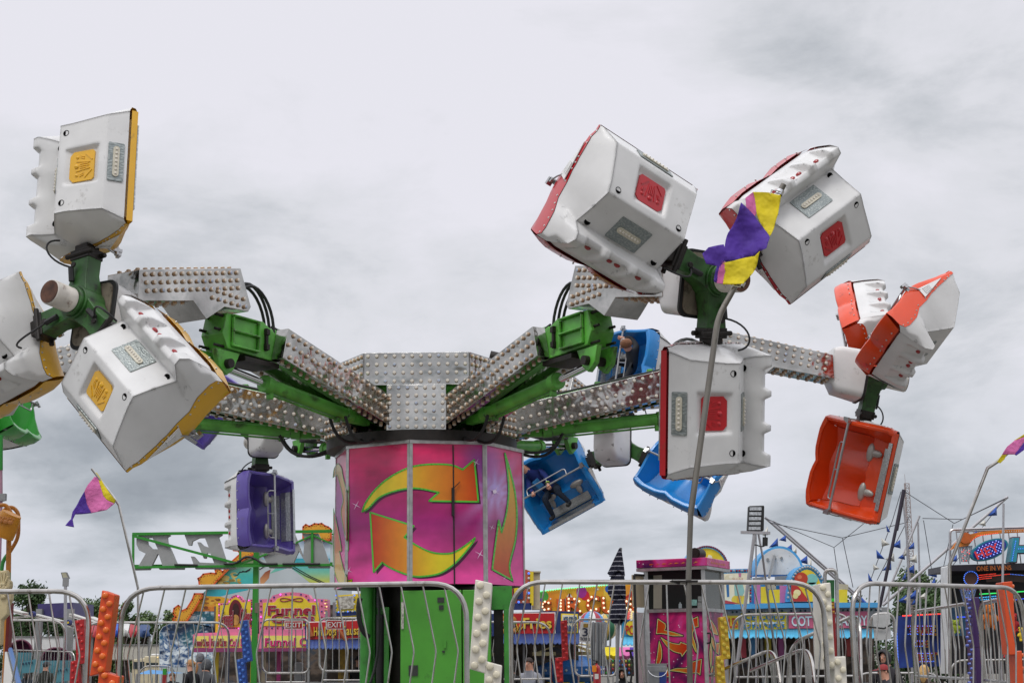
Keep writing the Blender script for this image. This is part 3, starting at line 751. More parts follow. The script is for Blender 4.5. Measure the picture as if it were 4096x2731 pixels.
CAR_LABELS = {
    'yellow': ['yellow trimmed white car held upright highest at the left, seen from behind', 'yellow trimmed white car cut off by the left picture edge', 'yellow trimmed white car hanging head up below the lit beam, red tail lights showing'],
    'red': ['red trimmed white car behind the purple and yellow flag, seen from behind', 'red trimmed white car tipped highest of the red ones, steel latch on its side', 'red trimmed white car hanging lowest, crossed by the bent flag pole'],
    'orange': ['orange and white car partly hidden behind another orange car', 'orange and white car tipped with its louvred side vent towards the viewer', 'orange car hanging lowest with its empty seat and lap bar facing out'],
    'blue': ['blue car with a boy in grey leaning over its lap bar', 'empty blue car hanging tilted behind the lowest red trimmed car', 'blue car carrying a boy in a blue hoodie beside the pink drum'],
    'purple': ['purple car mostly hidden behind the studded beam and green cylinder', 'purple car whose foot plate shows below a yellow trimmed car', 'purple car hanging upright above the mirrored letter sign, lap bar closed'],
    'green': ['green car cut off by the left edge under the studded beam', 'green car', 'green car']}
DEL = .2
for psi, color, lb in ((-58 + DEL, 'red', 'raised arm with a steep green elbow carrying the three red trimmed cars'),
                           (-120.4 + DEL, 'yellow', 'raised arm reaching left and carrying the three yellow trimmed cars'),
                           (3 + DEL, 'orange', 'arm reaching far right and carrying the three orange cars'),
                           (60 + DEL, 'blue', 'arm behind the drum carrying the three blue cars'),
                           (120 + DEL, 'purple', 'arm pointing away behind the drum and carrying the purple cars'),
                           (180 + DEL, 'green', 'arm reaching left out of the picture behind the yellow trimmed cars')):
    build_arm(psi, color, lb)
# ------------------------------------------------------------------ tower: crown, turntable, drum, base
tm = Mx.Translation(CEN)
tower = thing('ride_tower', 'centre tower of the ride with pink arrow drum, studded crown and green base', 'ride tower', CEN)
m = MB(); m.cyl(CEN + UZ * 4.05, CEN + UZ * 4.9, .80, n=24); m.cyl(CEN + UZ * 4.86, CEN + UZ * 5.0, .55, n=20)
for k in range(6):
    a = R(-60 + DEL + 60 * k); e = V((math.cos(a), math.sin(a), 0)); t = V((-e.y, e.x, 0))
    for s in (-1, 1): m.bar(CEN + e * .6 + t * s * .34 + UZ * 4.5, CEN + e * 1.05 + t * s * .34 + UZ * 4.5, .03, .60)
m.build('crown_core', m_dgreen, tower, sharp=30)
m = MB(); m.cyl(CEN + UZ * 4.10, CEN + UZ * 4.22, 1.18, n=32); m.cyl(CEN + UZ * 4.0, CEN + UZ * 4.12, 1.0, n=32)
for k in range(24):
    a = 2 * math.pi * k / 24; e = V((math.cos(a), math.sin(a), 0)); m.cyl(CEN + e * 1.1 + UZ * 4.21, CEN + e * 1.1 + UZ * 4.26, .03, n=8)
m.build('turntable', m_grease, tower, sharp=30)
caps = []
for k in range(6):
    a = R(-90 + DEL + 60 * k); e = V((math.cos(a), math.sin(a), 0)); t = V((-e.y, e.x, 0)); rot = Mx((t, e, UZ)).transposed()
    m = MB(); m.box(CEN + e * 1.00 + UZ * 4.955, (1.24, .18, .39), rot); m.build('crown_panel', m_polish, tower, smooth=False, bevel=.005)
    m = MB(); m.box(CEN + e * 1.05 + UZ * 4.485, (.70, .20, .54), rot); m.build('crown_panel', m_polish, tower, smooth=False, bevel=.005)
    if k in (0, 1, 5):
        caps += grid_caps(e * 1.09 - t * .62 + UZ * 4.76, t, UZ, e, 1.24, .39, 12, 4, stag=False, m=.045)
        caps += grid_caps(e * 1.15 - t * .35 + UZ * 4.215, t, UZ, e, .70, .54, 7, 6, stag=False, m=.04)
place_caps(caps, tower, tm)
m = MB(); m.cyl(CEN + V((.95, -.35, 5.12)), CEN + V((.95, -.35, 5.2)), .03, n=8); m.cyl(CEN + V((.86, -.35, 5.24)), CEN + V((1.02, -.35, 5.20)), .07, n=12); m.build('work_light', m_grease, tower)
# drum
PHI = [-52.5 + 45 * k for k in range(-1, 4)]      # corner angles seen from the camera side
DR = 1.175; ZT, ZB = 4.09, 2.44; DCEN = CEN + V((.085, 0, 0))
def dcorner(deg, r=DR): a = R(deg); return DCEN + V((math.sin(a) * r, -math.cos(a) * r, 0))
m_drum = mat_ramp('drum_print', [(.28, '561050'), (.39, '9c185c'), (.48, 'd01e66'), (.58, 'dc3a8c'), (.72, 'c070b8')], scale=.9, detail=5, distort=.9, rough=.28, stretch=(.7, .7, 1.6))
m = MB(); cs = [-7.5 + 45 * k for k in range(8)]
for a, b in zip(cs, cs[1:] + cs[:1]):
    p, q = dcorner(a), dcorner(b); m.add([p + UZ * ZB, q + UZ * ZB, q + UZ * ZT, p + UZ * ZT], [(0, 1, 2, 3)])
m.add([dcorner(c) + UZ * ZT for c in cs], [tuple(range(8))]); m.add([dcorner(c) + UZ * ZB for c in cs], [tuple(range(7, -1, -1))], mi=1)
drum = m.build('drum_panel', [m_drum, m_black], tower, smooth=False)
m = MB()
for a in cs:
    p = dcorner(a, DR + .004); e = V((math.sin(R(a)), -math.cos(R(a)), 0)); t = V((-e.y, e.x, 0)); rot = Mx((t, e, UZ)).transposed()
    for s in (-1, 1):
        n_ = Mx.Rotation(R(22.5 * s), 3, 'Z') @ e; tt = V((-n_.y, n_.x, 0)); m.box(p + tt * s * .016 + UZ * (ZT + ZB) / 2, (.034, .012, ZT - ZB), Mx((tt, n_, UZ)).transposed())
        for k in range(14): m.ball(p + tt * s * .022 + n_ * .006 + UZ * (ZB + .06 + k * (ZT - ZB - .12) / 13), .006, 5, 3)
for a, b in zip(cs, cs[1:] + cs[:1]):
    p, q = dcorner(a, DR + .01), dcorner(b, DR + .01); m.bar(p + UZ * (ZT - .012), q + UZ * (ZT - .012), .02, .04)
m.build('frame_strip', mat('aluminium_trim', (.52, .52, .51), .38, metal=.9, var=.25, scale=12, dirt=.3), drum)
def proj(p):
    v = CROT.transposed() @ (p - V((0, 0, EYE))); return (2048 + FPX * v.x / -v.z, 1365.5 - FPX * v.y / -v.z)
CUT = tuple(proj(dcorner(c) + UZ * 3.3)[0] for c in (-52.5, -7.5, 37.5))
def facet_map(x, y, layer, xm):
    for lo, hi, ang in ((0, CUT[0], -75), (CUT[0], CUT[1], -30), (CUT[1], CUT[2], 15), (CUT[2], 5000, 60)):
        if lo <= xm < hi:
            n = V((math.sin(R(ang)), -math.cos(R(ang)), 0)); return plane_map(DCEN + n * DR * math.cos(R(22.5)), n)(x, y, layer)
def uv(pts): return [(1200 + .6575 * a, 1700 + .6575 * b) for a, b in pts]
ar1 = uv([(378, 525), (400, 470), (450, 400), (520, 335), (600, 285), (690, 250), (800, 237), (920, 242), (990, 270), (1060, 210), (1085, 465), (785, 460), (845, 408), (730, 385), (650, 385), (560, 405), (480, 440), (415, 505)])
ar2 = uv([(427, 530), (692, 612), (635, 680), (700, 725), (780, 765), (850, 780), (930, 775), (1000, 735), (1065, 685), (1050, 715), (990, 790), (930, 850), (850, 900), (750, 918), (680, 915), (590, 885), (530, 855), (500, 833), (448, 893)])
ar3 = uv([(x_ - 8, y_) for x_, y_ in [(1255, 170), (1290, 290), (1318, 420), (1328, 560), (1318, 700), (1283, 850), (1302, 943), (1178, 875), (1200, 700), (1218, 578), (1235, 652), (1265, 530), (1278, 400), (1270, 270)]])
ar4 = uv([(230, 232), (250, 260), (262, 320), (285, 412), (298, 372), (294, 765), (250, 545), (262, 450), (240, 350), (225, 300), (200, 320), (208, 262)])
ar5 = uv([(204, 505), (250, 740), (238, 765), (262, 870), (292, 945), (318, 935), (314, 960), (270, 975), (230, 950), (212, 900), (204, 830)])
ar1, ar2, ar3, ar4, ar5 = [csmooth(q) for q in (ar1, ar2, ar3, ar4, ar5)]
sh = []
def drum_art(x, y):
    t = (y - 1780) / 560; a, b, c = V(hx('e42262')), V(hx('94166a')), V(hx('f24aa2'))
    k = a.lerp(b, min(1, max(0, t / .55))) if t < .55 else b.lerp(c, min(1, (t - .55) / .35))
    n = mnoise.fractal(V((x * .0045 + y * .002, y * .010, 1.7)), .8, 2.0, 4); st = mnoise.noise(V(((y - 1850) * .05 - x * .006, x * .0015, 5)))
    k = k * (1 + .45 * n); k = k.lerp(V(hx('e06090')), max(0, st) * .55 * max(0, 1 - t * 2.4)); k = k.lerp(V(hx('3c0c48')), max(0, -st) * .6 * max(0, 1 - t * 2.2))
    q = math.hypot(x - 1979, (y - 1965) * .8); an = math.atan2(y - 1965, x - 1979); k = k.lerp(V(hx('c8a0dc')), math.exp(-(q / 60) ** 2) * .9 + .5 * math.exp(-(q / 130) ** 2) * (.5 + .5 * math.sin(an * 11)))
    k = k.lerp(V(hx('7a4aa8')), .75 * math.exp(-((x - 1930) / 80) ** 2 - ((y - 1850) / 90) ** 2)); k = k.lerp(V(hx('7a68a8')), .5 * math.exp(-((x - 1340) / 60) ** 2 - ((y - 1990) / 130) ** 2))
    return tuple(max(0, min(1, u)) for u in k)
for a_ in (-97.5, -52.5, -7.5, 37.5):
    c0, c1 = dcorner(a_, DR - .002), dcorner(a_ + 45, DR - .002); sh.append(([proj(c0.lerp(c1, u) + UZ * z) for u, z in ((.01, ZT - .02), (.99, ZT - .02), (.99, ZB + .005), (.01, ZB + .005))], drum_art, .3))
for arr, gr, dx in ((ar1, g2('e6d21c', 'd23a10', 1530, 1925, 0, 'e0901a'), 10), (ar2, g2('d23a10', 'e6d21c', 1490, 1760, 0, 'e0901a'), 12), (ar3, g2('d8c21e', 'c83a14', 1850, 2310, 1, 'd58a1c'), 4)):
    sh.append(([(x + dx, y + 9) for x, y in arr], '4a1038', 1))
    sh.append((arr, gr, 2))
    for q in ribbon(arr, 6.5): sh.append((q, '58c83c', 3))
for arr, gr in ((ar4, g2('c9b43a', 'd0483a', 1850, 2200, 1, 'c8803a')), (ar5, g2('d0483a', 'd8c21e', 2060, 2340, 1, 'd0803a'))):
    sh.append((arr, gr, 2))
    for q in ribbon(arr, 2.2): sh.append((q, '4cb03a', 3))
for x, y, r_ in ((1979, 1965, 26), (1920, 2215, 24), (1395, 2280, 18), (1968, 2108, 14), (2018, 2312, 12), (1905, 1850, 20), (1425, 2020, 22)):
    sh.append((star(x, y, r_, 4, .10, .5), 'e8c8e4', 4))
sh.append((disc(1979, 1965, 8), 'f0e0f0', 5))
pts = [q for q in sh]
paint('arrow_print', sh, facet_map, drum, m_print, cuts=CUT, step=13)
n15 = V((math.sin(R(15)), -math.cos(R(15)), 0)); fm = plane_map(DCEN + n15 * DR * math.cos(R(22.5)), n15)
m = MB(); m.bar(fm(1812, 1780, 2), fm(1818, 2338, 2), .014, .012, n15); m.bar(fm(1812, 1950, 8), fm(1812, 2062, 8), .03, .03, n15); m.bar(fm(1814, 1952, 9), fm(1840, 1926, 9), .008, .012, n15)
m.build('door_latch', m_black, drum, smooth=False)
# base under the drum
def dfl(x, y, d): return W(x, y, d)
def zbox(mb, x0, x1, d, dep, z0, z1, mi=None):
    a, b = W(x0, 2500, d), W(x1, 2500, d); mb.box(V(((a.x + b.x) / 2, d + dep / 2, (z0 + z1) / 2)), (abs(b.x - a.x), dep, z1 - z0), None, mi)
m_gcab = mat('cabinet_green', '4a982c', .42, var=.18, scale=2.5, dirt=.35, dcol='1f2a16')
m = MB(); zbox(m, 1602, 1846, 17.4, 1.0, 1.0, 2.37); zbox(m, 1850, 1962, 17.42, .9, 1.0, 2.37); cab = m.build('power_cabinet', m_gcab, tower, bevel=.008)
m = MB()
for x, y, w_, h_ in ((1763, 2398, 26, 20), (1765, 2428, 18, 18), (1653, 2680, 36, 40)):
    p = W(x, y, 17.395); m.box(p, (px(w_, 17.4), .02, px(h_, 17.4)))
m.box(W(1774, 2604, 17.39), (.03, .02, .02)); m.build('control_plate', mat('dark_plate', '2c2f2a', .5, var=.3), cab)
m = MB(); m.bar(W(1780, 2590, 17.39), W(1780, 2560, 17.39), .03, .02, UY); m.build('handle', m_gcab, cab)
m = MB(); p = W(1610, 2460, 17.39); m.box(p, (px(10, 17.4), .012, px(105, 17.4))); m.build('warning_label', mat('label_white', 'b8b4aa', .6, var=.6, scale=40), cab)
m_gcol = mat('column_green', '3a8a30', .45, var=.35, scale=4, dirt=.7, dcol='2a2018')
m = MB(); zbox(m, 1480, 1500, 17.9, .2, 1.0, 2.44); m.cyl(V((W(1466, 2500, 17.8).x, 17.8, 1.0)), V((W(1466, 2500, 17.8).x, 17.8, 2.44)), .075); m.build('support_leg', m_gcol, tower, bevel=.006)
m = MB(); zbox(m, 1536, 1556, 17.8, .2, 1.0, 2.2); zbox(m, 1505, 1600, 18.0, .1, 2.12, 2.2); m.build('brace', m_gcol, tower, bevel=.006)
m = MB(); zbox(m, 2015, 2040, 17.6, .3, 1.0, 2.15); zbox(m, 1966, 2050, 17.7, .4, 2.15, 2.42); m.build('support_leg', m_gcol, tower, bevel=.006)
m = MB(); m.cyl(CEN + UZ * .6, CEN + UZ * 2.46, .62, n=20); zbox(m, 1975, 2012, 17.75, .4, 1.0, 2.3); m.build('inner_frame', m_grease, tower)
m = MB(); m.tube(bez(W(1440, 2390, 17.5), W(1425, 2450, 17.5), W(1440, 2530, 17.5), W(1475, 2545, 17.6), 10), .03, 8); m.tube(bez(W(1515, 2390, 17.7), W(1525, 2600, 17.7), W(1500, 2680, 17.7), W(1480, 2731, 17.6), 8), .018, 6); m.build('power_cable', m_black, tower)
# ------------------------------------------------------------------ px-outline helpers
def cA(p): return [(500 + a / 2.302, 2050 + b / 2.302) for a, b in p]
def cB(p): return [(1850 + a / 2.302, 2050 + b / 2.302) for a, b in p]
def cC(p): return [(2500 + a / 2.302, 2050 + b / 2.302) for a, b in p]
def cD(p): return [(3200 + a / 1.780, 1850 + b / 1.780) for a, b in p]
def cE(p): return [(a / 3.26, 2250 + b / 3.26) for a, b in p]
def cF(p): return [(a / 1.78, 1850 + b / 1.78) for a, b in p]
def cG(p): return [(3250 + a / 2.78, 2280 + b / 2.78) for a, b in p]
def slab(mb, pts, d, th, mi=None, mi_side=None):
    """outline on the upright plane at depth d, thickness th going back"""
    w_ = [W(x, y, d) for x, y in pts]; n = len(w_)
    a = sum(w_[i].x * w_[(i + 1) % n].z - w_[(i + 1) % n].x * w_[i].z for i in range(n))
    if a < 0: w_ = w_[::-1]
    b = [p + UY * th for p in w_]; o = mb.add(w_ + b, [tuple(range(n)), tuple(range(2 * n - 1, n - 1, -1))], mi)
    for i in range(n):
        j = (i + 1) % n; mb.f.append([o + j, o + i, o + n + i, o + n + j]); mb.mi.append((mb.m if mi is None else mi) if mi_side is None else mi_side)
def rect(x0, y0, x1, y1): return [(x0, y0), (x1, y0), (x1, y1), (x0, y1)]
def dmap(d):
    return plane_map(V((0, d, 0)), V((0, -1, 0)))
def ptext(mb, txt, x, y, h, d, mi=0, width=None, bold=.0, shear=0., tilt=0., ext=.004, align='CENTER', sp=1.0):
    """lettering facing the camera; x,y = baseline centre in photo px, h and width in px"""
    a = R(tilt); fr = (W(x, y, d), V((math.cos(a), 0, math.sin(a))), V((-math.sin(a), 0, math.cos(a))), V((0, -1, 0)))
    text_mb(mb, txt, fr, px(h, d), mi, ext, bold, px(width, d) if width else None, shear, align, sp)
# ------------------------------------------------------------------ fences
def fence(name, label, A, B, zb, n, kink=0., rt=.0185, rb=.0066, rad=.26, group='steel crowd barriers round the ride', low=None, bal=0):
    """A, B: top corners (world). tube frame with rounded corners and, if kink, bars bent outwards from the middle"""
    ex = (B - A); L = ex.length; ex = ex / L
    root = thing(name, label, 'barrier', (A.x, A.y, zb), group)
    m = MB(); a0 = V((A.x, A.y, zb)); b0 = V((B.x, B.y, zb))
    m.tube(round_path([a0, A, B, b0], rad, 8), rt, 10); m.build('frame_tube', m_steel, root)
    def top(u):
        k = 0
        e = min(u, L - u)
        if e < rad: k = rad - math.sqrt(max(0, rad * rad - (rad - e) ** 2))
        return A.lerp(B, u / L) - UZ * (k + rt * .5)
    lo = zb if low is None else low
    if low is not None:
        m = MB(); m.tube([V((A.x, A.y, low)), V((B.x, B.y, low))], rt * .8, 8); m.build('bottom_rail', m_steel, root)
    zk = (A.z + zb) / 2 + .10
    for i in range(n):
        u = L * (i + 1) / (n + 1); t = top(u); b = V((t.x, t.y, lo)); m = MB()
        c = (i + 1) - (n + 1) / 2
        if kink and abs(c) > .3:
            s = kink * (1 if c > 0 else -1); k_ = t.lerp(b, .5); k_.z = zk; k_ = k_ + ex * s
            m.tube(round_path([t, k_, b], .03, 2), rb, 6)
        else: m.tube([t, b], rb, 6)
        m.build('bar', m_steel, root)
    return root
fence('barrier_panel', 'near barrier with kinked bars at the left, cut off by the left picture edge', W(-950, 2372, 10.9), W(362, 2362, 10.75), 1.0, 15, .095)
fence('barrier_panel', 'near barrier with kinked bars standing before the pink drum', W(490, 2352, 10.75), W(1866, 2330, 10.5), 1.0, 15, .095)
fence('barrier_panel', 'near barrier with kinked bars that the bent flag pole is clamped to', W(2042, 2326, 11.2), W(3290, 2328, 11.2), 1.0, 17, .09)
fence('barrier_panel', 'near barrier turned away at the right, in front of the basketball booth', W(3402, 2330, 11.4), W(4086, 2350, 12.6), 1.0, 18, .085)
fence('barrier_panel', 'far barrier at the left with the red zigzag board at its end', W(-320, 2478, 25.2), W(262, 2480, 25.2), 1.0, 15, .09)
fence('barrier_panel', 'far barrier in front of the painted wave wall', W(342, 2488, 25.4), W(917, 2488, 25.4), 1.0, 15, .09)
fence('barrier_panel', 'far barrier beside the fries sign behind the green base', W(1840, 2485, 25.4), W(2200, 2488, 25.4), 1.0, 9, .06, low=W(2100, 2714, 25.4).z)
fence('barrier_panel', 'far barrier before the blue snack stand, right of the yellow zigzag board', W(2930, 2458, 23.5), W(3400, 2452, 23.5), 1.0, 12, .05, low=W(3000, 2706, 23.5).z)
fence('barrier_panel', 'side barrier rising to the right behind the purple zigzag board', W(3645, 2446, 17.4), W(3882, 2411, 14.9), 1.0, 12, .05, low=1.35)
fence('barrier_panel', 'side barrier between the purple and the orange zigzag boards', W(3914, 2414, 14.6), W(4016, 2392, 13.6), 1.0, 7, .04, low=1.35)
def gate(label, x0, y0, x1, y1, d, n, text):
    A = W(x0, y0, d); root = thing('exit_gate' if text == 'EXIT' else 'entry_gate', label, 'gate', (A.x, A.y, 1.0), 'gates in the far barrier')
    m = MB(); p = [W(x, y, d) for x, y in rrect(x0, y0, x1, y1, 26, 5)]; m.tube([W(x, y, d) for x, y in rrect(x0, y0, x1, y1, 26, 5)], .018, 8, closed=True); m.build('frame_tube', m_steel, root)
    for i in range(n):
        x = x0 + (x1 - x0) * (i + 1) / (n + 1); m = MB(); m.tube([W(x, y0 + 2, d), W(x, y1 - 2, d)], .009, 6); m.build('bar', m_steel, root)
    m = MB(); m.tube([W(x0 + 14, y1, d), W(x0 + 14, y1 + 36, d), W(x1 - 14, y1 + 36, d), W(x1 - 14, y1, d)], .018, 6); m.build('lower_loop', m_steel, root)
    return root
m_signred = mat('sign_red', 'b01e1e', .4, var=.08); m_signwhite = mat('sign_white', 'e4e2dc', .45, var=.06)
def exit_sign(label, x0, y0, x1, y1, d):
    A = W(x0, y1, d); root = thing('exit_sign', label, 'sign', A, 'red exit signs on the gates')
    m = MB(); slab(m, rect(x0, y0, x1, y1), d, .012); m.build('plate', m_signwhite, root, smooth=False)
    m = MB(); slab(m, rect(x0 + 3, y0 + 3, x1 - 3, y1 - 3), d - .004, .003); m.build('red_field', m_signred, root, smooth=False)
    m = MB(); ptext(m, 'EXIT', (x0 + x1) / 2, y1 - 8, (y1 - y0) - 16, d - .006, width=(x1 - x0) - 12, bold=.03); m.build('lettering', m_signwhite, root, smooth=False)
gate('exit gate in front of the pink funnel cake stand', 1050, 2476, 1236, 2690, 25.6, 6, 'EXIT')
gate('exit gate in front of the hot dog stand', 1278, 2471, 1462, 2682, 25.6, 6, 'EXIT')
exit_sign('red exit sign hanging before the funnel cake sign', 1138, 2480, 1211, 2515, 25.5)
exit_sign('red exit sign hanging before the hot dogs sign', 1305, 2478, 1376, 2515, 25.5)
gate('entry gate carrying the ticket count sign', 2300, 2476, 2466, 2702, 25.5, 5, '3')
root = thing('ticket_sign', 'white sign hanging on the entry gate, asking for 3 tickets', 'sign', W(2342, 2570, 25.35))
m = MB(); slab(m, [(2322, 2484), (2368, 2489), (2364, 2571), (2316, 2565)], 25.35, .01); m.build('plate', m_signwhite, root, smooth=False)
m = MB(); ptext(m, '3', 2341, 2542, 32, 25.34, width=22, bold=.03); ptext(m, 'TICKETS', 2340, 2560, 12, 25.34, width=38, bold=.02, tilt=-4); m.build('lettering', mat('ink_navy', '1c2440', .5), root, smooth=False)
m = MB(); slab(m, rect(2334, 2493, 2352, 2508), 25.342, .004); m.build('printed_badge', mat('badge_ochre', 'a8862e', .5, var=.4, scale=30), root, smooth=False)
# handrails of the entry steps
for lab, pts, d0, d1 in (('lower stair handrail before the blue snack stand', [(2800, 2715), (2904, 2671), (3078, 2598), (3105, 2625), (3122, 2731)], 21, 20), ('upper stair handrail before the blue snack stand', [(3000, 2682), (3217, 2591), (3245, 2620), (3262, 2731)], 20, 19), ('stair handrail rising behind the white zigzag board at the right', [(3150, 2731), (3162, 2575), (3290, 2515), (3420, 2458), (3440, 2500), (3445, 2731)], 19, 18)):
    root = thing('stair_handrail', lab, 'handrail', W(pts[0][0], 2731, d0), 'handrails of the ride steps')
    P = [W(x, y, d0 + (d1 - d0) * i / (len(pts) - 1)) for i, (x, y) in enumerate(pts)]
    m = MB(); m.tube(round_path(P, .18, 6), .022, 8); m.build('rail', m_steel, root)
    for i in range(1, 14):
        t = i / 14; k = t * (len(P) - 2); j = min(int(k), len(P) - 3); q = P[j].lerp(P[j + 1], k - j); q = q - UZ * .02
        if q.z > 1.15: m = MB(); m.tube([q, V((q.x, q.y, 1.0))], .008, 6); m.build('bar', m_steel, root)
root = thing('blank_board', 'blank white board tied to a barrier near the stair handrails', 'board', W(3525, 2560, 19))
m = MB(); slab(m, cG([(670, 495), (860, 480), (876, 760), (690, 782)]), 19, .012); m.build('board', mat('dull_white', 'b9bab8', .5, var=.2, scale=6, dirt=.4), root, smooth=False)
m = MB(); m.tube(round_path([W(3482, 2731, 19.02), W(3482, 2456, 19.02), W(3575, 2450, 19.02), W(3590, 2731, 19.02)], .12, 5), .02, 8); m.build('frame_tube', m_steel, root)
m = MB(); m.tube([W(3425, 2515, 18.97), W(3450, 2503, 18.97), W(3536, 2512, 18.97), W(3562, 2498, 18.97)], .012, 6); m.build('tie_strap', m_black, root)
m_tgreen_ = m_green
root = thing('ride_platform', 'raised steel deck that carries the ride tower, its barriers and booth', 'platform', (CEN.x, CEN.y, 0))
m = MB(); P8 = [V((x, y, 0)) for x, y in ((-6.5, 10.2), (3.2, 10.2), (7.5, 12.5), (9.0, 18), (8.5, 24.5), (6, 26.2), (-9, 26.2), (-10, 18))]
m.add([p + UZ * z for z in (.80, .994) for p in P8], [tuple(range(7, -1, -1)), tuple(range(8, 16))] + [(i, (i + 1) % 8, 8 + (i + 1) % 8, 8 + i) for i in range(8)]); m.build('deck', mat('deck_plate', (.22, .22, .21), .5, metal=.4, var=.2), root, smooth=False)
for p in P8:
    q = p.lerp(V((CEN.x, CEN.y, 0)), .06); m = MB(); m.box(q + UZ * .4, (.12, .12, .8)); m.build('leg', m_tgreen_, root)
# ------------------------------------------------------------------ zigzag light boards
def zigzag(label, up, low, d, th, col, lcol, n1, n2, lr=11, side=False):
    root = thing('zigzag_board', label, 'light board', V((W(low[3][0], 2700, d).x, d, 1.0)), 'zigzag light boards of the ride')
    c = mat('board_' + col, {'orange': 'd24a14', 'white': 'd9d4c8', 'red': 'a81418', 'blue': '1c4a9c', 'yellow': 'd9b01c', 'purple': '3a1c54'}[col], .38, var=.12, scale=5, dirt=.25, coat=.15)
    m = MB(); slab(m, up + [], d, th); slab(m, low, d + .003, th - .004); m.build('board', c, root, bevel=.008, smooth=False)
    lm = mat('lens_' + lcol, {'orange': 'e06a1a', 'cream': 'd8d0b8', 'red': 'c41a1a', 'blue': '3f74c8', 'yellow': 'ddc23a', 'violet': '5468c0'}[lcol], .25, var=.15, coat=.4)
    for (q, n) in ((up, n1), (low, n2)):
        tl, tr, br, bl = [V((x, y, 0)) for x, y in q]
        for i in range(n):
            v = (i + .6) / (n + .2); u = .30 if i % 2 == 0 else .70
            p = tl.lerp(tr, u).lerp(bl.lerp(br, u), v); wp = W(p.x, p.y, d)
            m = MB()
            if side: wp = W(q[0][0] if side < 0 else q[1][0], p.y, d); wp = V((wp.x + .0, d + th * .5 * (1 if i % 2 else .4), wp.z)); ax = V((side, 0, 0))
            else: ax = V((0, -1, 0))
            r_ = px(lr, d); m.lathe([(r_ * 1.12, -.002), (r_ * 1.12, .006), (r_, .008), (r_ * .95, .022), (r_ * .6, .026), (.0005, .026)], wp, ax, 14); m.build('lamp', lm, root, sharp=40)
    return root
zigzag('big orange zigzag light board between the two left near barriers', cE([(1328, 352), (1497, 414), (1372, 1420), (1165, 1480)]), cE([(1290, 1400), (1555, 1478), (1530, 1700), (1265, 1640)]), 10.7, .15, 'orange', 'orange', 12, 3)
zigzag('big white zigzag light board between the near barriers, before the green base', cB([(118, 612), (275, 648), (215, 1480), (60, 1435)]), cB([(205, 1362), (365, 1405), (345, 1700), (195, 1700)]), 10.85, .2, 'white', 'cream', 11, 5, 13)
zigzag('big white zigzag light board at the right, before the cotton candy sign', cC([(1790, 652), (1893, 640), (1940, 1436), (1815, 1442)]), cC([(1922, 1330), (2034, 1318), (2050, 1640), (1935, 1640)]), 11.3, .28, 'white', 'cream', 12, 4, 11)
zigzag('red zigzag light board at the end of the left far barrier', cE([(975, 750), (1095, 730), (1112, 1305), (992, 1330)]), cE([(918, 1285), (1025, 1258), (1037, 1580), (905, 1580)]), 25.2, .15, 'red', 'red', 11, 6, 5)
zigzag('blue zigzag light board beside the green sign post', [(959, 2483), (990, 2477), (1006, 2642), (973, 2650)], [(945, 2637), (978, 2628), (986, 2740), (955, 2740)], 25.3, .15, 'blue', 'blue', 12, 8, 5)
zigzag('red zigzag light board between the fries stand and the ticket sign', cB([(903, 993), (965, 985), (976, 1352), (920, 1366)]), cB([(853, 1335), (922, 1325), (928, 1560), (860, 1560)]), 25.3, .15, 'red', 'red', 9, 6, 5)
zigzag('yellow zigzag light board beside the operator booth', cC([(868, 960), (940, 950), (972, 1340), (898, 1352)]), cC([(840, 1320), (907, 1310), (930, 1575), (848, 1575)]), 20.6, .2, 'yellow', 'yellow', 10, 7, 7)
zigzag('dark purple zigzag light board with blue lamps along its edge', cG([(1775, 300), (1858, 295), (1880, 860), (1795, 860)]), cG([(1800, 850), (1888, 850), (1905, 1280), (1830, 1280)]), 14.7, .25, 'purple', 'violet', 12, 8, 5, side=-1)
zigzag('orange zigzag light board beyond the last near barrier at the right edge', cG([(2112, 130), (2225, 120), (2275, 935), (2190, 940)]), cG([(2255, 900), (2330, 890), (2352, 1280), (2280, 1280)]), 13.2, .2, 'orange', 'orange', 10, 5, 8, side=1)
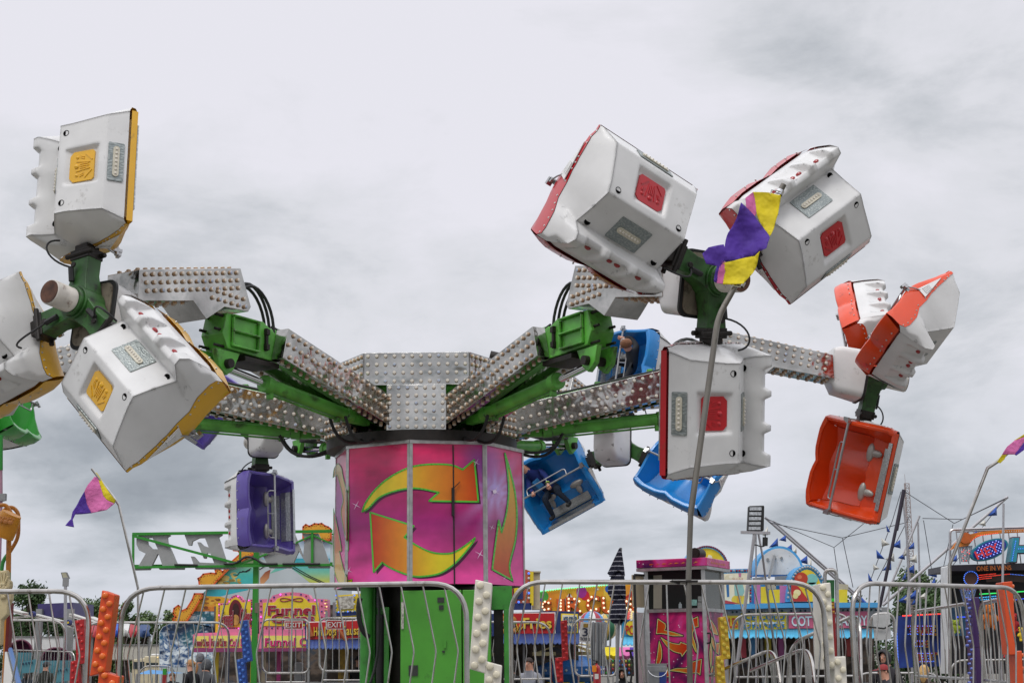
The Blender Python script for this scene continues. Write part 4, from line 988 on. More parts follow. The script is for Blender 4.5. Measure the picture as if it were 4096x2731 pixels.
# ------------------------------------------------------------------ flag poles with flags
m_fl = {k: mat('flag_' + k, c, .75, var=.2, scale=5, bump=1., bscale=4, bdist=.08) for k, c in (('yellow', 'd8c414'), ('pink', 'd06aa4'), ('purple', '4c2a94'))}
def flag_cloth(root, patches, d, amp, wl=9.):
    for col, pts in patches:
        bm = bmesh.new(); f = bm.faces.new([bm.verts.new((x, y, 0)) for x, y in pts]); f.normal_update(); bmesh.ops.triangulate(bm, faces=[f])
        xs = [p[0] for p in pts]; ys = [p[1] for p in pts]; st = max(max(xs) - min(xs), max(ys) - min(ys)) / 13
        for ax in (0, 1):
            q = min((xs, ys)[ax]) + st * .5
            while q < max((xs, ys)[ax]):
                bmesh.ops.bisect_plane(bm, geom=bm.verts[:] + bm.edges[:] + bm.faces[:], plane_co=(q, 0, 0) if ax == 0 else (0, q, 0), plane_no=(1, 0, 0) if ax == 0 else (0, 1, 0)); q += st
        bm.verts.index_update(); vs = []
        for v in bm.verts:
            k = px(1, d); sx, sy = v.co.x * k * wl, v.co.y * k * wl
            wx = .5 * mnoise.noise(V((sx * .55, sy * .55, 11))); wy = .5 * mnoise.noise(V((sx * .55, sy * .55, 23)))
            vs.append(W(v.co.x + wx * 34 * amp / px(11, d) / 2.2, v.co.y + wy * 34 * amp / px(11, d) / 2.2, d + amp * (math.sin(sx * .9 + sy * .5 + 1.5 * mnoise.noise(V((sx * .3, sy * .3, 1)))) + .8 * mnoise.noise(V((sx * .5, sy * .5, 3))) + .3 * math.sin(sx * 2.1 - sy * 1.2 + 2 * mnoise.noise(V((sx * .6, sy * .6, 5)))))))
        m = MB(); m.add(vs, [[v.index for v in f.verts] for f in bm.faces]); bm.free()
        o = m.build(col + '_cloth', m_fl[col], root, sharp=60); sm = o.modifiers.new('thick', 'SOLIDIFY'); sm.thickness = .003
def t2(p): return [(a * 1.7415, b * 1.7415) for a, b in p]
root = thing('flag_pole', 'tall bent flag pole clamped to the near barrier, its purple and yellow flag twisted', 'flag pole', V((W(2754, 2600, 11.05).x, 11.05, 1.0)))
d = 11.05; m = MB(); m.tube([V((W(2754, 2700, d).x, d, 1.0)), W(2754, 2310, d), W(2763, 2055, d)], px(11, d), 14); m.build('lower_pole', mat('pole_steel', (.24, .22, .19), .3, metal=1, var=.3, scale=9, dirt=.5, dcol='4a4238', stretch=(1, 1, .3)), root)
m = MB(); m.tube(round_path([W(2762, 2060, d), W(2872, 1268, d), W(2943, 1141, d), W(3060, 880, d + .02), W(3135, 738, d)], .1, 5), px(12.5, d), 12); m.build('upper_pole', MATS['pole_steel'], root)
m = MB(); slab(m, rect(2695, 2319, 2792, 2326), d - .06, .12); slab(m, [(2690, 2318), (2720, 2326), (2720, 2336), (2680, 2322)], d - .03, .08); m.build('clamp', m_grease, root)
for (a, b) in ((2965, 1135), (3120, 770)):
    m = MB(); c = W(a, b, d); m.lathe([(px(16, d), -.02), (px(16, d), .02)], c, W(a + 30, b - 60, d) - c, 12); m.tube([c + V((.0, -.03, 0)), c + V((-.07, -.04, .01)), c + V((-.08, -.03, -.02)), c + V((-.01, -.03, -.03))], .006, 6); m.build('hose_clamp', m_chrome, root)
flag_cloth(root, [('yellow', t2([(1727, 440), (1797, 447), (1790, 490), (1768, 547), (1755, 528), (1737, 482)])), ('pink', t2([(1712, 455), (1727, 440), (1738, 484), (1735, 492), (1715, 476)])),
    ('purple', t2([(1703, 466), (1715, 475), (1735, 491), (1756, 528), (1768, 550), (1764, 573), (1737, 590), (1690, 594), (1662, 598), (1657, 588), (1672, 535)])), ('yellow', t2([(1657, 600), (1690, 595), (1738, 591), (1752, 580), (1740, 605), (1712, 652), (1660, 654), (1664, 625)])),
    ('pink', t2([(1652, 592), (1668, 602), (1664, 628), (1660, 653), (1645, 651)])), ('purple', t2([(1611, 582), (1625, 570), (1662, 562), (1665, 588), (1654, 605), (1646, 651), (1640, 646), (1644, 608), (1622, 602)]))], d - .08, .045)
root = thing('flag_pole', 'thin bent flag pole at the left flying a yellow, pink and purple flag', 'flag pole', V((W(560, 2600, 24.8).x, 24.8, 1.0)))
d = 24.8; m = MB(); m.tube([V((W(560, 2700, d).x, d, 1.0)), W(552, 2350, d), W(475, 2018, d), W(452, 1985, d), W(367, 1874, d)], px(5, d), 10); m.build('pole', m_steel, root)
flag_cloth(root, [('yellow', cF([(660, 62), (682, 68), (740, 165), (826, 265), (816, 292), (760, 262), (735, 235), (705, 150), (690, 105)])), ('pink', cF([(668, 95), (690, 105), (705, 150), (735, 235), (760, 262), (815, 292), (760, 335), (655, 362), (618, 295), (602, 205), (625, 155)])), ('purple', cF([(602, 205), (618, 295), (655, 362), (535, 368), (520, 405), (530, 455), (465, 448), (508, 400), (515, 350), (560, 260)]))], d - .06, .04, 5)
root = thing('flag_pole', 'bent flag pole at the right edge with a pink flag blown out of the picture', 'flag pole', V((W(3795, 2600, 19.5).x, 19.5, 1.0)))
d = 19.5; m = MB(); m.tube([V((W(3793, 2700, d).x, d, 1.0)), W(3798, 2258, d), W(3950, 1872, d), W(3992, 1844, d), W(4160, 1700, d)], px(7, d), 10); m.build('pole', m_steel, root)
def c6(p): return [(3650 + a / 1.96, 1650 + b / 1.96) for a, b in p]
flag_cloth(root, [('yellow', c6([(665, 385), (705, 338), (745, 335), (725, 372), (690, 398)])), ('pink', c6([(705, 338), (745, 265), (800, 212), (874, 190), (960, 160), (960, 200), (870, 232), (805, 330), (745, 335)])), ('purple', c6([(805, 330), (870, 234), (960, 200), (960, 270), (874, 292), (818, 337)])), ('yellow', c6([(795, 212), (874, 166), (960, 130), (960, 160), (874, 190), (802, 213)]))], d - .05, .03, 6)
# ------------------------------------------------------------------ background left: sign truss, wave wall, food stands
def M_(name, hexc, rough=.5, var=.12, **k): return mat(name, hexc, rough, var=var, **k)
m_tgreen = M_('truss_green', '2f8a2a', .45, dirt=.3); m_lgrey = M_('letter_grey', '9a9b9a', .55, var=.1, dirt=.15)
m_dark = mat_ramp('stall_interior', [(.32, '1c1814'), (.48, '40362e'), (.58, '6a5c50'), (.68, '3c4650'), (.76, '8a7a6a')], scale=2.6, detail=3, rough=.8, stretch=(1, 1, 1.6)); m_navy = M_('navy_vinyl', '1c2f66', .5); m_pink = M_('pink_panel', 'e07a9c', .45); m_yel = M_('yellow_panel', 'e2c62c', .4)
m_redp = M_('red_panel', 'b81e20', .4); m_cream = M_('cream_panel', 'e6dfc2', .45); m_lblue = M_('light_blue_panel', '4a9cd0', .45); m_grey = M_('grey_metal', '8f9090', .45, metal=.3, dirt=.3)
m_beige = M_('beige_panel', 'b8ac90', .6, dirt=.2); m_whitep = M_('white_panel', 'd2d2d0', .5, dirt=.2)
m_mast = M_('mast_aluminium', 'b4b2b4', .35, metal=.7, dirt=.2)
d = 27.
root = thing('letter_sign', 'mirrored grey letters in a green truss, seen from behind at the left', 'sign', V((W(1026, 2600, d).x, d, 0)))
m = MB()
for q in ([(160, 185), (410, 185), (415, 210), (388, 225), (252, 228), (212, 230), (205, 242), (105, 240), (112, 222), (130, 200)], [(105, 240), (205, 242), (208, 290), (250, 332), (302, 334), (310, 380), (300, 378), (190, 375), (130, 345), (105, 290)], [(252, 228), (388, 225), (390, 265), (480, 475), (545, 505), (540, 522), (318, 522), (310, 505), (345, 490), (310, 380), (302, 334)], [(190, 375), (300, 378), (240, 495), (225, 525), (90, 528), (85, 500), (120, 495)]): slab(m, cA(q), d, .10)
m.build('letter', m_lgrey, root, smooth=False)
for k, (nm, poly) in enumerate((
    ('E', cA([(545, 180), (890, 180), (893, 205), (860, 225), (935, 460), (1020, 505), (1015, 518), (650, 518), (640, 500), (605, 400), (635, 402), (680, 455), (820, 462), (785, 372), (755, 370), (745, 420), (725, 420), (665, 270), (690, 270), (720, 300), (770, 318), (735, 230), (680, 232), (620, 260), (610, 300), (585, 300), (550, 210)])),
    ('W', cA([(1075, 190), (1290, 190), (1300, 215), (1270, 235), (1330, 380), (1390, 190), (1560, 190), (1640, 400), (1655, 240), (1630, 190), (1780, 190), (1800, 235), (1885, 470), (1885, 508), (1690, 508), (1600, 350), (1530, 508), (1330, 508), (1180, 230), (1080, 225)])))):
    m = MB(); slab(m, poly, d, .10); m.build('letter', m_lgrey, root, smooth=False)
m = MB()
def gb(x0, y0, x1, y1, wpx=9, dd=.12):
    a, b = W(x0, y0, d - .02), W(x1, y1, d - .02); m.bar(a, b, px(wpx, d), px(wpx, d), UY)
for q in ((530, 2135, 1330, 2123, 11), (530, 2268, 1330, 2258, 9), (533, 2135, 533, 2268, 8), (535, 2143, 962, 2256, 10), (961, 2150, 961, 2262, 8), (966, 2254, 1130, 2190, 7), (1249, 2125, 1249, 2256, 9), (1250, 2140, 1130, 2195, 6), (1252, 2140, 1330, 2175, 6)): gb(*q)
for yb in (2135, 2262): m.bar(W(530, yb, d + .35), W(1330, yb - 10, d + .35), .04, .04, UY)
for x in (533, 961, 1249, 1330): m.bar(W(x, 2135, d), W(x, 2135, d + .35), .03, .03); m.bar(W(x, 2262, d), W(x, 2262, d + .35), .03, .03)
m.build('truss', m_tgreen, root, smooth=False)
m = MB(); p = W(1026, 2200, d + .1); m.box(V((p.x, d + .12, p.z / 2 + .05)), (.095, .11, p.z)); m.build('post', m_tgreen, root)
m = MB(); slab(m, rect(1019, 2409, 1036, 2450), d - .02, .06); m.build('control_box', M_('box_grey', '6d6a55', .5), root)
m = MB(); m.tube([W(698, 2257, d - .06), W(790, 2259, d - .06)], .02, 6); m.tube(round_path([W(895, 2253, d - .06), W(940, 2255, d - .06), W(985, 2222, d - .06), W(1020, 2232, d - .06), W(1050, 2255, d - .06), W(1110, 2254, d - .06)], .2, 4), .022, 6); m.tube([W(1130, 2254, d - .06), W(1280, 2254, d - .06)], .02, 6); m.build('power_cable', m_black, root)
# wave wall
d = 42.
root = thing('painted_facade', 'tall painted ride facade of waves and sky edged with orange scrolls', 'ride facade', V((W(1000, 2600, d).x, d, 0)))
base = W(1000, 2731, d)
def down(pts): return pts
m = MB(); slab(m, cA([(315, 1620), (315, 1100), (345, 1050), (430, 1010), (560, 1000), (700, 760), (900, 560), (1090, 400), (1290, 330), (1480, 300), (1660, 225), (1890, 200), (2080, 260), (2080, 1620)]), d, .25)
fac = m.build('panel', M_('facade_white', 'b9c2c4', .5, var=.18, scale=.6), root, smooth=False)
sh = []
sh.append((cA([(690, 765), (870, 770), (1090, 720), (1230, 690), (1235, 560), (1180, 430), (1090, 405), (900, 565)]), g2('d8b43a', '2fa8b8', 2200, 2380, 1, '46b8a8'), .5)) 
sh.append((cA([(1240, 640), (1420, 480), (1540, 420), (1885, 420), (1885, 650), (1700, 640), (1520, 500), (1330, 560)]), g2('2a9cb4', 'c8c83a', 2230, 2330, 1, '5fc0b0'), .6))
sh.append((cA([(1250, 420), (1480, 305), (1660, 235), (1890, 210), (1890, 480), (1600, 470), (1420, 480)]), g2('1c6ea8', '48b0cc', 2140, 2260, 1, 'd8e4ea'), .5))
sh.append((cA([(560, 1005), (600, 905), (700, 765), (880, 770), (1010, 800), (1000, 905), (700, 905), (610, 1010)]), g2('d8a826', 'c8601c', 2380, 2450, 1, 'e0a02c'), .8))
sh.append((cA([(1245, 600), (1290, 545), (1340, 520), (1325, 600), (1270, 660), (1245, 690)]), g2('8a3a1a', 'd8a06a', 2280, 2340, 1), .9))
for k in range(26):
    x = 860 + rnd.random() * 190; y = 560 + rnd.random() * 130
    sh.append((cA(disc(x, y, 16 + rnd.random() * 26, 9, 12 + rnd.random() * 14)), rnd.choice(['c8a83a', 'a8822a', 'd8c06a', '8a7a3a', '4a9a8a']), 1 + .05 * k))
for k in range(20):
    x = 660 + rnd.random() * 200; y = 790 + rnd.random() * 100
    sh.append((cA(disc(x, y, 12 + rnd.random() * 26, 8, 6 + rnd.random() * 10)), rnd.choice(['c88a1c', '9a5a14', 'e0b03a', '7a3a12', 'd8701c']), 1.2 + .04 * k))
def sea_art(x, y):
    v = V((x * .013, y * .020, .3)); n = mnoise.fractal(v + V((mnoise.noise(v * .8) * 1.6, mnoise.noise(v * .8 + V((9, 0, 0))) * 1.2, 0)), .9, 2.1, 5); f = mnoise.fractal(V((x * .05, y * .07, 2)), .8, 2., 4)
    k = V(hx('0c2440')).lerp(V(hx('1c5c9c')), min(1, max(0, .5 + n * .9))); k = k.lerp(V(hx('2a7c7c')), max(0, min(1, mnoise.noise(V((x * .008, y * .01, 8))) * 1.4)))
    w = max(0, min(1, (abs(n) < .16) * .55 + (n > .30) * 1.1 + f * .9 - .15)); return tuple(k.lerp(V(hx('dfe9ec')), w))
SEA = [(cA([(575, 1000), (640, 905), (860, 905), (1010, 890), (1010, 1060), (860, 1070), (570, 1010)]), sea_art, 1.0), (cA([(318, 1420), (318, 1105), (350, 1052), (432, 1014), (600, 1004), (860, 1060), (860, 1420)]), sea_art, 1.0)]
for x0, y0, x1, y1 in ((1500, 480, 1820, 650), (1530, 480, 1885, 665), (1240, 520, 1330, 440), (1010, 580, 1060, 540), (1060, 545, 1160, 510), (1080, 535, 1150, 525)):
    sh += [(q, '15181a', 4) for q in ribbon(cA([(x0, y0), ((x0 + x1) / 2, (y0 + y1) / 2 + 12), (x1, y1)]), 3.2, False)]
paint('mural_print', sh, dmap(d), fac, m_print); paint('wave_print', SEA, dmap(d), fac, m_print, step=3.2)
band = [cA([(450, 1000), (438, 975), (470, 960), (445, 925), (452, 880), (490, 852), (515, 870), (520, 905), (570, 880), (620, 800), (640, 745), (720, 745), (690, 800), (610, 935), (560, 1005)]),
    cA([(690, 700), (680, 620), (672, 605), (700, 590), (720, 565), (790, 555), (840, 560), (830, 520), (870, 520), (900, 545), (960, 470), (1060, 380), (1045, 350), (1000, 345), (992, 310), (1020, 285), (1090, 280), (1160, 300), (1290, 320), (1200, 370), (1110, 415), (960, 510), (850, 620), (790, 690)]),
    cA([(1640, 250), (1640, 130), (1665, 108), (1695, 125), (1720, 115), (1745, 100), (1780, 105), (1810, 98), (1840, 120), (1870, 130), (1895, 150), (1895, 250)])]
for k, b in enumerate(band):
    m = MB(); slab(m, b, d - .12, .1); bo = m.build('scroll_trim', M_('scroll_yellow', 'e0a22a', .4), root, smooth=False)
    sh = []; cx = sum(p[0] for p in b) / len(b); cy = sum(p[1] for p in b) / len(b)
    ring = [V((*p, 0)) for p in b]; n = len(ring)
    for i in range(n):
        a, c = ring[i], ring[(i + 1) % n]; l = (c - a).length; nn = V((c.y - a.y, a.x - c.x, 0)).normalized()
        sgn = 1
        for j in range(max(1, int(l / 9))):
            q = a.lerp(c, (j + .5) / max(1, int(l / 9)));
            for s in (8, -8):
                qq = q + nn * s
                # keep inside
                ins = False; jn = n - 1
                for ii in range(n):
                    p1, p2 = ring[ii], ring[jn]
                    if (p1.y > qq.y) != (p2.y > qq.y) and qq.x < (p2.x - p1.x) * (qq.y - p1.y) / (p2.y - p1.y) + p1.x: ins = not ins
                    jn = ii
                if ins: sh.append((disc(qq.x, qq.y, 1.9, 6), '8a3410', 2))
    sh += [(q, 'd4581a', 1) for q in ribbon([(p.x, p.y) for p in ring], 7)]
    paint('scroll_print', sh, plane_map(V((0, d - .12, 0)), V((0, -1, 0))), bo, m_print)
# ---------------------------------------------------------------- bulbs on signs
def bulbs(parent, pts, d, r, mats, name='bulb'):
    for k, (x, y) in enumerate(pts):
        m = MB(); m.ball(W(x, y, d) - UY * px(r, d) * .4, px(r, d), 8, 5); m.build(name, mats[k % len(mats)], parent)
def along(pts, step, closed=False):
    out = []; q = list(pts) + ([pts[0]] if closed else [])
    for a, b in zip(q, q[1:]):
        l = math.hypot(b[0] - a[0], b[1] - a[1]); n = max(1, int(l / step))
        out += [(a[0] + (b[0] - a[0]) * i / n, a[1] + (b[1] - a[1]) * i / n) for i in range(n)]
    return out
lit_m = M_('bulb_magenta_lit', 'f060e8', .3, emit=1.2); bl_b = M_('bulb_blue', '2a3a8a', .3); bl_r = M_('bulb_red', 'a02438', .3); lit_w = M_('bulb_warm_lit', 'ffe090', .3, emit=1.0); bl_w = M_('bulb_white', 'd0d0cc', .3); lit_b = M_('bulb_blue_lit', '4a7af0', .3, emit=1.0); lit_g = M_('bulb_green_lit', '70f0a0', .3, emit=1.0); lit_r = M_('led_red_lit', 'f04030', .3, emit=1.2); bl_y = M_('bulb_yellow', 'd8c060', .3)
m_txred = M_('text_maroon', '9c1a34', .45); m_txw = M_('text_white', 'e6e2dc', .45); m_txk = M_('text_black', '141214', .45)
def sign_text(parent, txt, x, y, h, d, col, width, bold=.05, shadow='k', tilt=0, shear=0, dx=2.5, dy=2.5, outline=None, sp=1.):
    """raised sign lettering: dark backing letters, optional light outline, coloured face"""
    m = MB()
    mats = [m_txk, m_txw, col]
    if shadow: ptext(m, txt, x + dx, y + dy, h, d - .010, 0, width, bold + .02, shear, tilt, .002)
    if outline: ptext(m, txt, x, y, h, d - .018, 1, width * 1.015, bold * 1.4 + .05, shear, tilt, .002)
    ptext(m, txt, x, y, h, d - .026, 2, width, bold * 1.4, shear, tilt, .002)
    return m.build('lettering', mats, parent, smooth=False)
# ---------------------------------------------------------------- funnel cake stand
d = 36.
root = thing('funnel_cake_stand', 'pink and yellow funnel cake stand with bulb framed signs behind the exit gates', 'food stand', V((W(1030, 2600, d).x, d, 0)))
arch1 = cA([(860, 1068), (860, 832), (945, 830), (955, 800), (985, 765), (1020, 752), (1060, 765), (1085, 805), (1100, 800), (1172, 795), (1172, 1068)])
m = MB(); slab(m, arch1, d + .25, .3); s1 = m.build('marquee', m_pink, root, smooth=False)
m = MB(); slab(m, cA([(874, 1050), (874, 850), (950, 846), (975, 800), (1020, 775), (1055, 800), (1075, 825), (1158, 815), (1158, 1050)]), d + .23, .02); m.build('face', m_yel, s1, smooth=False)
m = MB(); slab(m, cA([(1018 + 62 * math.cos(t), 915 + 118 * math.sin(t)) for t in [2 * math.pi * i / 24 for i in range(24)]]), d + .21, .02); m.build('oval', M_('maroon', '6a1622', .4), s1, smooth=False)
m = MB(); slab(m, cA([(1018 + 34 * math.cos(t), 985 + 50 * math.sin(t)) for t in [2 * math.pi * i / 16 for i in range(16)]]), d + .19, .02); slab(m, cA([(1020 + 30 * math.cos(t), 890 + 62 * math.sin(t)) for t in [2 * math.pi * i / 16 for i in range(16)]]), d + .195, .02, 1); m.build('cake_picture', [M_('batter', 'c8944a', .6, var=.5, scale=9), M_('syrup', '3a1612', .4, var=.4)], s1, smooth=False)
sign_text(s1, 'Funnel', cA([(942, 0)])[0][0], cA([(0, 1035)])[0][1], 58, d + .19, m_txred, 45, .05, outline=True)
sign_text(s1, 'Cakes', cA([(1108, 0)])[0][0], cA([(0, 1020)])[0][1], 62, d + .19, m_txred, 42, .05, outline=True)
bulbs(s1, along(cA([(866, 1062), (866, 840), (948, 838), (985, 775), (1022, 760), (1060, 775), (1090, 808), (1166, 802), (1166, 1062), (866, 1062)]), 8.5), d + .24, 2.4, [bl_b, lit_m, bl_r, bl_b, bl_r])
arch2 = cA([(1236, 1078), (1236, 795), (1340, 790), (1360, 760), (1430, 738), (1530, 728), (1620, 735), (1690, 752), (1712, 790), (1830, 792), (1866, 795), (1866, 980), (1830, 1078)])
m = MB(); slab(m, arch2, d, .5); s2 = m.build('marquee', m_pink, root, smooth=False)
m = MB(); slab(m, cA([(1270, 1040), (1270, 828), (1380, 822), (1400, 790), (1450, 772), (1540, 762), (1630, 772), (1672, 800), (1690, 825), (1785, 825), (1785, 1040)]), d - .02, .02); m.build('face', m_yel, s2, smooth=False)
sign_text(s2, 'Funnel', 1165, 2456, 36, d - .02, m_txred, 186, .07, outline=True)
sign_text(s2, 'Cakes', 1171, 2488, 34, d - .02, m_txred, 170, .07, outline=True)
m = MB(); m.tube([W(1166 + 45 * math.sin(t), 2397 + 7 * math.sin(2 * t), d - .03) for t in [2 * math.pi * i / 24 for i in range(24)]], .012, 5, closed=True); m.build('flourish', m_txred, s2)
bulbs(s2, along(cA([(1252, 1058), (1252, 808), (1345, 806), (1372, 775), (1432, 752), (1530, 744), (1620, 750), (1668, 765), (1690, 800), (1812, 806), (1812, 1058), (1252, 1058)]), 21), d - .005, 3.6, [bl_r, bl_b, lit_m, bl_b, bl_r, bl_b])
bulbs(s2, along(cA([(1843, 806), (1843, 950)]), 12) + along(cA([(1857, 806), (1857, 950)]), 12), d - .005, 2.6, [bl_y, lit_w, bl_y])
m = MB(); slab(m, cA([(860, 1068), (1190, 1068), (1190, 1118), (780, 1118), (640, 1122), (640, 1108), (860, 1100)]), d + .1, .3); slab(m, cA([(1236, 1078), (1680, 1078), (1680, 1125), (1236, 1125)]), d - .01, .3); slab(m, cA([(625, 1250), (625, 1118), (1240, 1112), (1240, 1250)]), d + .05, .3); slab(m, cA([(1240, 1250), (1240, 1122), (1700, 1122), (1700, 1250)]), d - .04, .3); m.build('fascia', m_pink, root, smooth=False)
m = MB(); [slab(m, cA(q), d + .03, .02) for q in ([(638, 1240), (638, 1135), (770, 1132), (770, 1240)], [(792, 1240), (792, 1130), (1182, 1128), (1182, 1240)])]; slab(m, cA([(1278, 1238), (1278, 1130), (1690, 1130), (1690, 1238)]), d - .06, .02); lp = m.build('menu_panel', M_('pale_yellow', 'e6dc6a', .4), root, smooth=False)
m_txp = M_('text_pink', 'c8286a', .45)
for t, x, w_, h, dd in (('Funnel Cakes', 706, 120, 62, d + .03), ('Funnel Cakes', 862, 138, 68, d + .03), ('Cold Drinks', 1070, 216, 66, d + .03)):
    sign_text(lp, t, cA([(x, 0)])[0][0], cA([(0, 1222)])[0][1], h / 2.302, dd, m_txp if 'Cold' in t else m_txred, w_ / 2.302, .05, outline=True, dx=1.4, dy=1.4)
sign_text(lp, 'Funnel Cakes', cA([(1580, 0)])[0][0], cA([(0, 1220)])[0][1], 31, d - .06, m_txp, 250, .06, outline=True, dx=2, dy=2)
m = MB(); slab(m, cA([(625, 1248), (1700, 1248), (1700, 1272), (625, 1282)]), d - .3, .5); m.build('awning', M_('mauve_awning', '8a3a68', .6, var=.3, scale=4), root, smooth=False)
m = MB(); zb = lambda x0, x1, dd, dep, z0, z1: zbox(m, x0, x1, dd, dep, z0, z1)
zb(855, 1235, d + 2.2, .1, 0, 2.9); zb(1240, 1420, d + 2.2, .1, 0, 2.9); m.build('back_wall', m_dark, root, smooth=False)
m = MB(); zb(855, 1240, d + .3, .5, 0, 1.05); zb(1240, 1420, d + .2, .5, 0, 1.05); m.build('counter', m_grey, root, smooth=False)
for x, c in ((862, m_yel), (905, m_grey), (955, m_beige), (1005, m_yel), (1050, m_beige), (1110, M_('magenta_post', 'b03a7a', .5)), (1240, m_grey), (1330, m_grey)):
    m = MB(); zb(x, x + 14, d + .35, .1, 0, 2.9); m.build('post', c, root, smooth=False)
for q in ((1180, 1210, 1.5), (1290, 1325, 1.45)): m = MB(); zb(q[0], q[1], d + .4, .3, 1.05, q[2]); m.build('fryer', m_grey, root, bevel=.02)
# ---------------------------------------------------------------- hot dog / fries stand
d = 33.
root = thing('burger_stand', 'blue and red stand selling hot dogs, sausages and fries behind the green ride base', 'food stand', V((W(1700, 2600, d).x, d, 0)))
m = MB(); slab(m, [(1220, 2487), (1459, 2476), (2215, 2442), (2316, 2444), (2316, 2534), (1220, 2560)], d, 2.6); bx = m.build('roof_box', m_navy, root, smooth=False)
def panel(parent, pts, dd, mt, nm='panel'):
    m = MB(); slab(m, pts, dd, .02); return m.build(nm, mt, parent, smooth=False)
for q in ([(1229, 2489), (1343, 2485), (1343, 2552), (1229, 2556)], [(1348, 2484), (1459, 2480), (1459, 2548), (1348, 2552)], [(2005, 2453), (2218, 2451), (2218, 2531), (2005, 2533)]):
    panel(bx, [(x + (4 if i in (1, 2) else -4), y + (4 if i > 1 else -4)) for i, (x, y) in enumerate(q)], d - .03, m_signwhite, 'panel_border'); panel(bx, q, d - .05, m_redp)
m_txy = M_('text_yellow', 'dcb83a', .45)
sign_text(bx, 'Hot Dogs', 1300, 2540, 36, d - .06, m_txy, 88, .03, tilt=1); sign_text(bx, 'Sausages', 1425, 2536, 36, d - .06, m_txy, 104, .03, tilt=1)
sign_text(bx, 'Fries', 2150, 2511, 42, d - .06, m_txy, 112, .05)
for (x, y, a) in ((1240, 2520, 70), (1371, 2540, 55), (1452, 2540, 60)):
    m = MB(); c = W(x, y, d - .09); e = V((math.cos(R(a)), 0, -math.sin(R(a)))); m.tube([c - e * .16, c - e * .13, c + e * .13, c + e * .16], [.02, .045, .045, .02], 8); m.build('sausage_picture', M_('sausage', 'a85a2a', .4), bx)
m = MB(); c = W(2032, 2497, d - .07); m.ball(c + UZ * .10, .19, 12, 7, (1, .2, .55)); m.ball(c - UZ * .14, .19, 12, 7, (1, .2, .35), mi=0); m.ball(c - UZ * .03, .20, 12, 6, (1, .2, .22), mi=1); m.ball(c + UZ * .02, .2, 12, 5, (1.02, .2, .12), mi=2); m.build('burger_picture', [M_('bun', 'b8742e', .5), M_('patty', '4a2418', .5), M_('lettuce', '5a8a2a', .5)], bx)
m = MB()
for k in range(16): a = W(2046 + rnd.random() * 36, 2528 - rnd.random() * 12, d - .07); m.bar(a, a + V((rnd.uniform(-.14, .14), 0, rnd.uniform(.02, .16))), .02, .02)
m.build('fries_picture', M_('fries_yellow', 'd8a83a', .5), bx, smooth=False)
panel(bx, [(2244, 2452), (2312, 2454), (2312, 2530), (2244, 2532)], d - .03, m_yel, 'panel_border'); pc = panel(bx, [(2249, 2457), (2308, 2459), (2308, 2525), (2249, 2527)], d - .05, m_cream)
m_txb = M_('text_blue', '1f5a8a', .45)
for t, y in (('ICE COLD', 2488), ('DRINKS', 2522)): sign_text(pc, t, 2281, y, 24, d - .05, m_txb, 52, .03, dx=1, dy=1)
def scallop(x0, x1, y0, y1, dd, n, mt, parent, out=.7):
    m = MB(); A = [W(x0 + (x1 - x0) * i / (n * 6), y0, dd) for i in range(n * 6 + 1)]; B = []
    for i in range(n * 6 + 1):
        t = (i % 6) / 6; p = W(x0 + (x1 - x0) * i / (n * 6), y1, dd - out); B.append(p - UZ * .035 * math.sin(math.pi * t))
    C = [(a.lerp(b, .72) - UY * .06) for a, b in zip(A, B)]; k = n * 6 + 1
    m.add(A + C + B, [(i, i + 1, k + i + 1, k + i) for i in range(k - 1)] + [(k + i, k + i + 1, 2 * k + i + 1, 2 * k + i) for i in range(k - 1)])
    o = m.build('awning', mt, parent, sharp=25); s_ = o.modifiers.new('thick', 'SOLIDIFY'); s_.thickness = .01; return o
m_awn = M_('blue_awning', '23407c', .6, var=.25, scale=3)
scallop(1225, 1462, 2556, 2590, d, 16, m_awn, root); scallop(2000, 2318, 2532, 2570, d, 18, m_awn, root)
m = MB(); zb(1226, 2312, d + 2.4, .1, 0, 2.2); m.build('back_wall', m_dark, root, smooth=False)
m = MB(); zb(1226, 1480, d + .1, .5, 0, 1.1); zb(2000, 2170, d + .1, .5, 0, 1.1); m.build('counter', m_grey, root, smooth=False)
for x in (1232, 1300, 1385, 1452, 2090, 2165):
    m = MB(); zb(x, x + 9, d + .1, .09, 0, 2.6); m.build('post', m_grey, root, smooth=False)
m = MB(); zb(1355, 1395, d + .35, .25, 1.1, 2.3); m.build('poster', M_('corn_poster', 'a8862a', .5, var=.6, scale=8), root, smooth=False)
panel(root, [(1305, 2440 + 110), (1306, 2551), (1307, 2551)], d, m_navy, 'seam')
m = MB(); slab(m, [(1345, 2380), (1475, 2370), (1475, 2462), (1345, 2468)], d - .05, .4); mq = m.build('marquee', m_yel, root, smooth=False)
panel(mq, [(1354, 2385), (1415, 2380), (1415, 2432), (1354, 2436)], d - .08, mat_ramp('glitter_panel', [(.4, '8a8478'), (.6, 'c8c4b8')], scale=16, detail=2, rough=.4)); panel(mq, [(1345, 2448), (1475, 2441), (1475, 2455), (1345, 2464)], d - .07, m_navy)
bulbs(mq, along([(1345, 2380), (1345, 2446)], 15) + along([(1418, 2380), (1418, 2432)], 15) + along([(1345, 2447), (1475, 2440)], 9), d - .09, 3.4, [lit_b, bl_b, bl_w, M_('bulb_teal', '2a7a9a', .3)])
m = MB(); slab(m, [(1990, 2290), (2104, 2276), (2126, 2285), (2126, 2436), (1990, 2436)], d - .05, .35); mq = m.build('marquee', M_('coral_panel', 'b85a3a', .5), root, smooth=False)
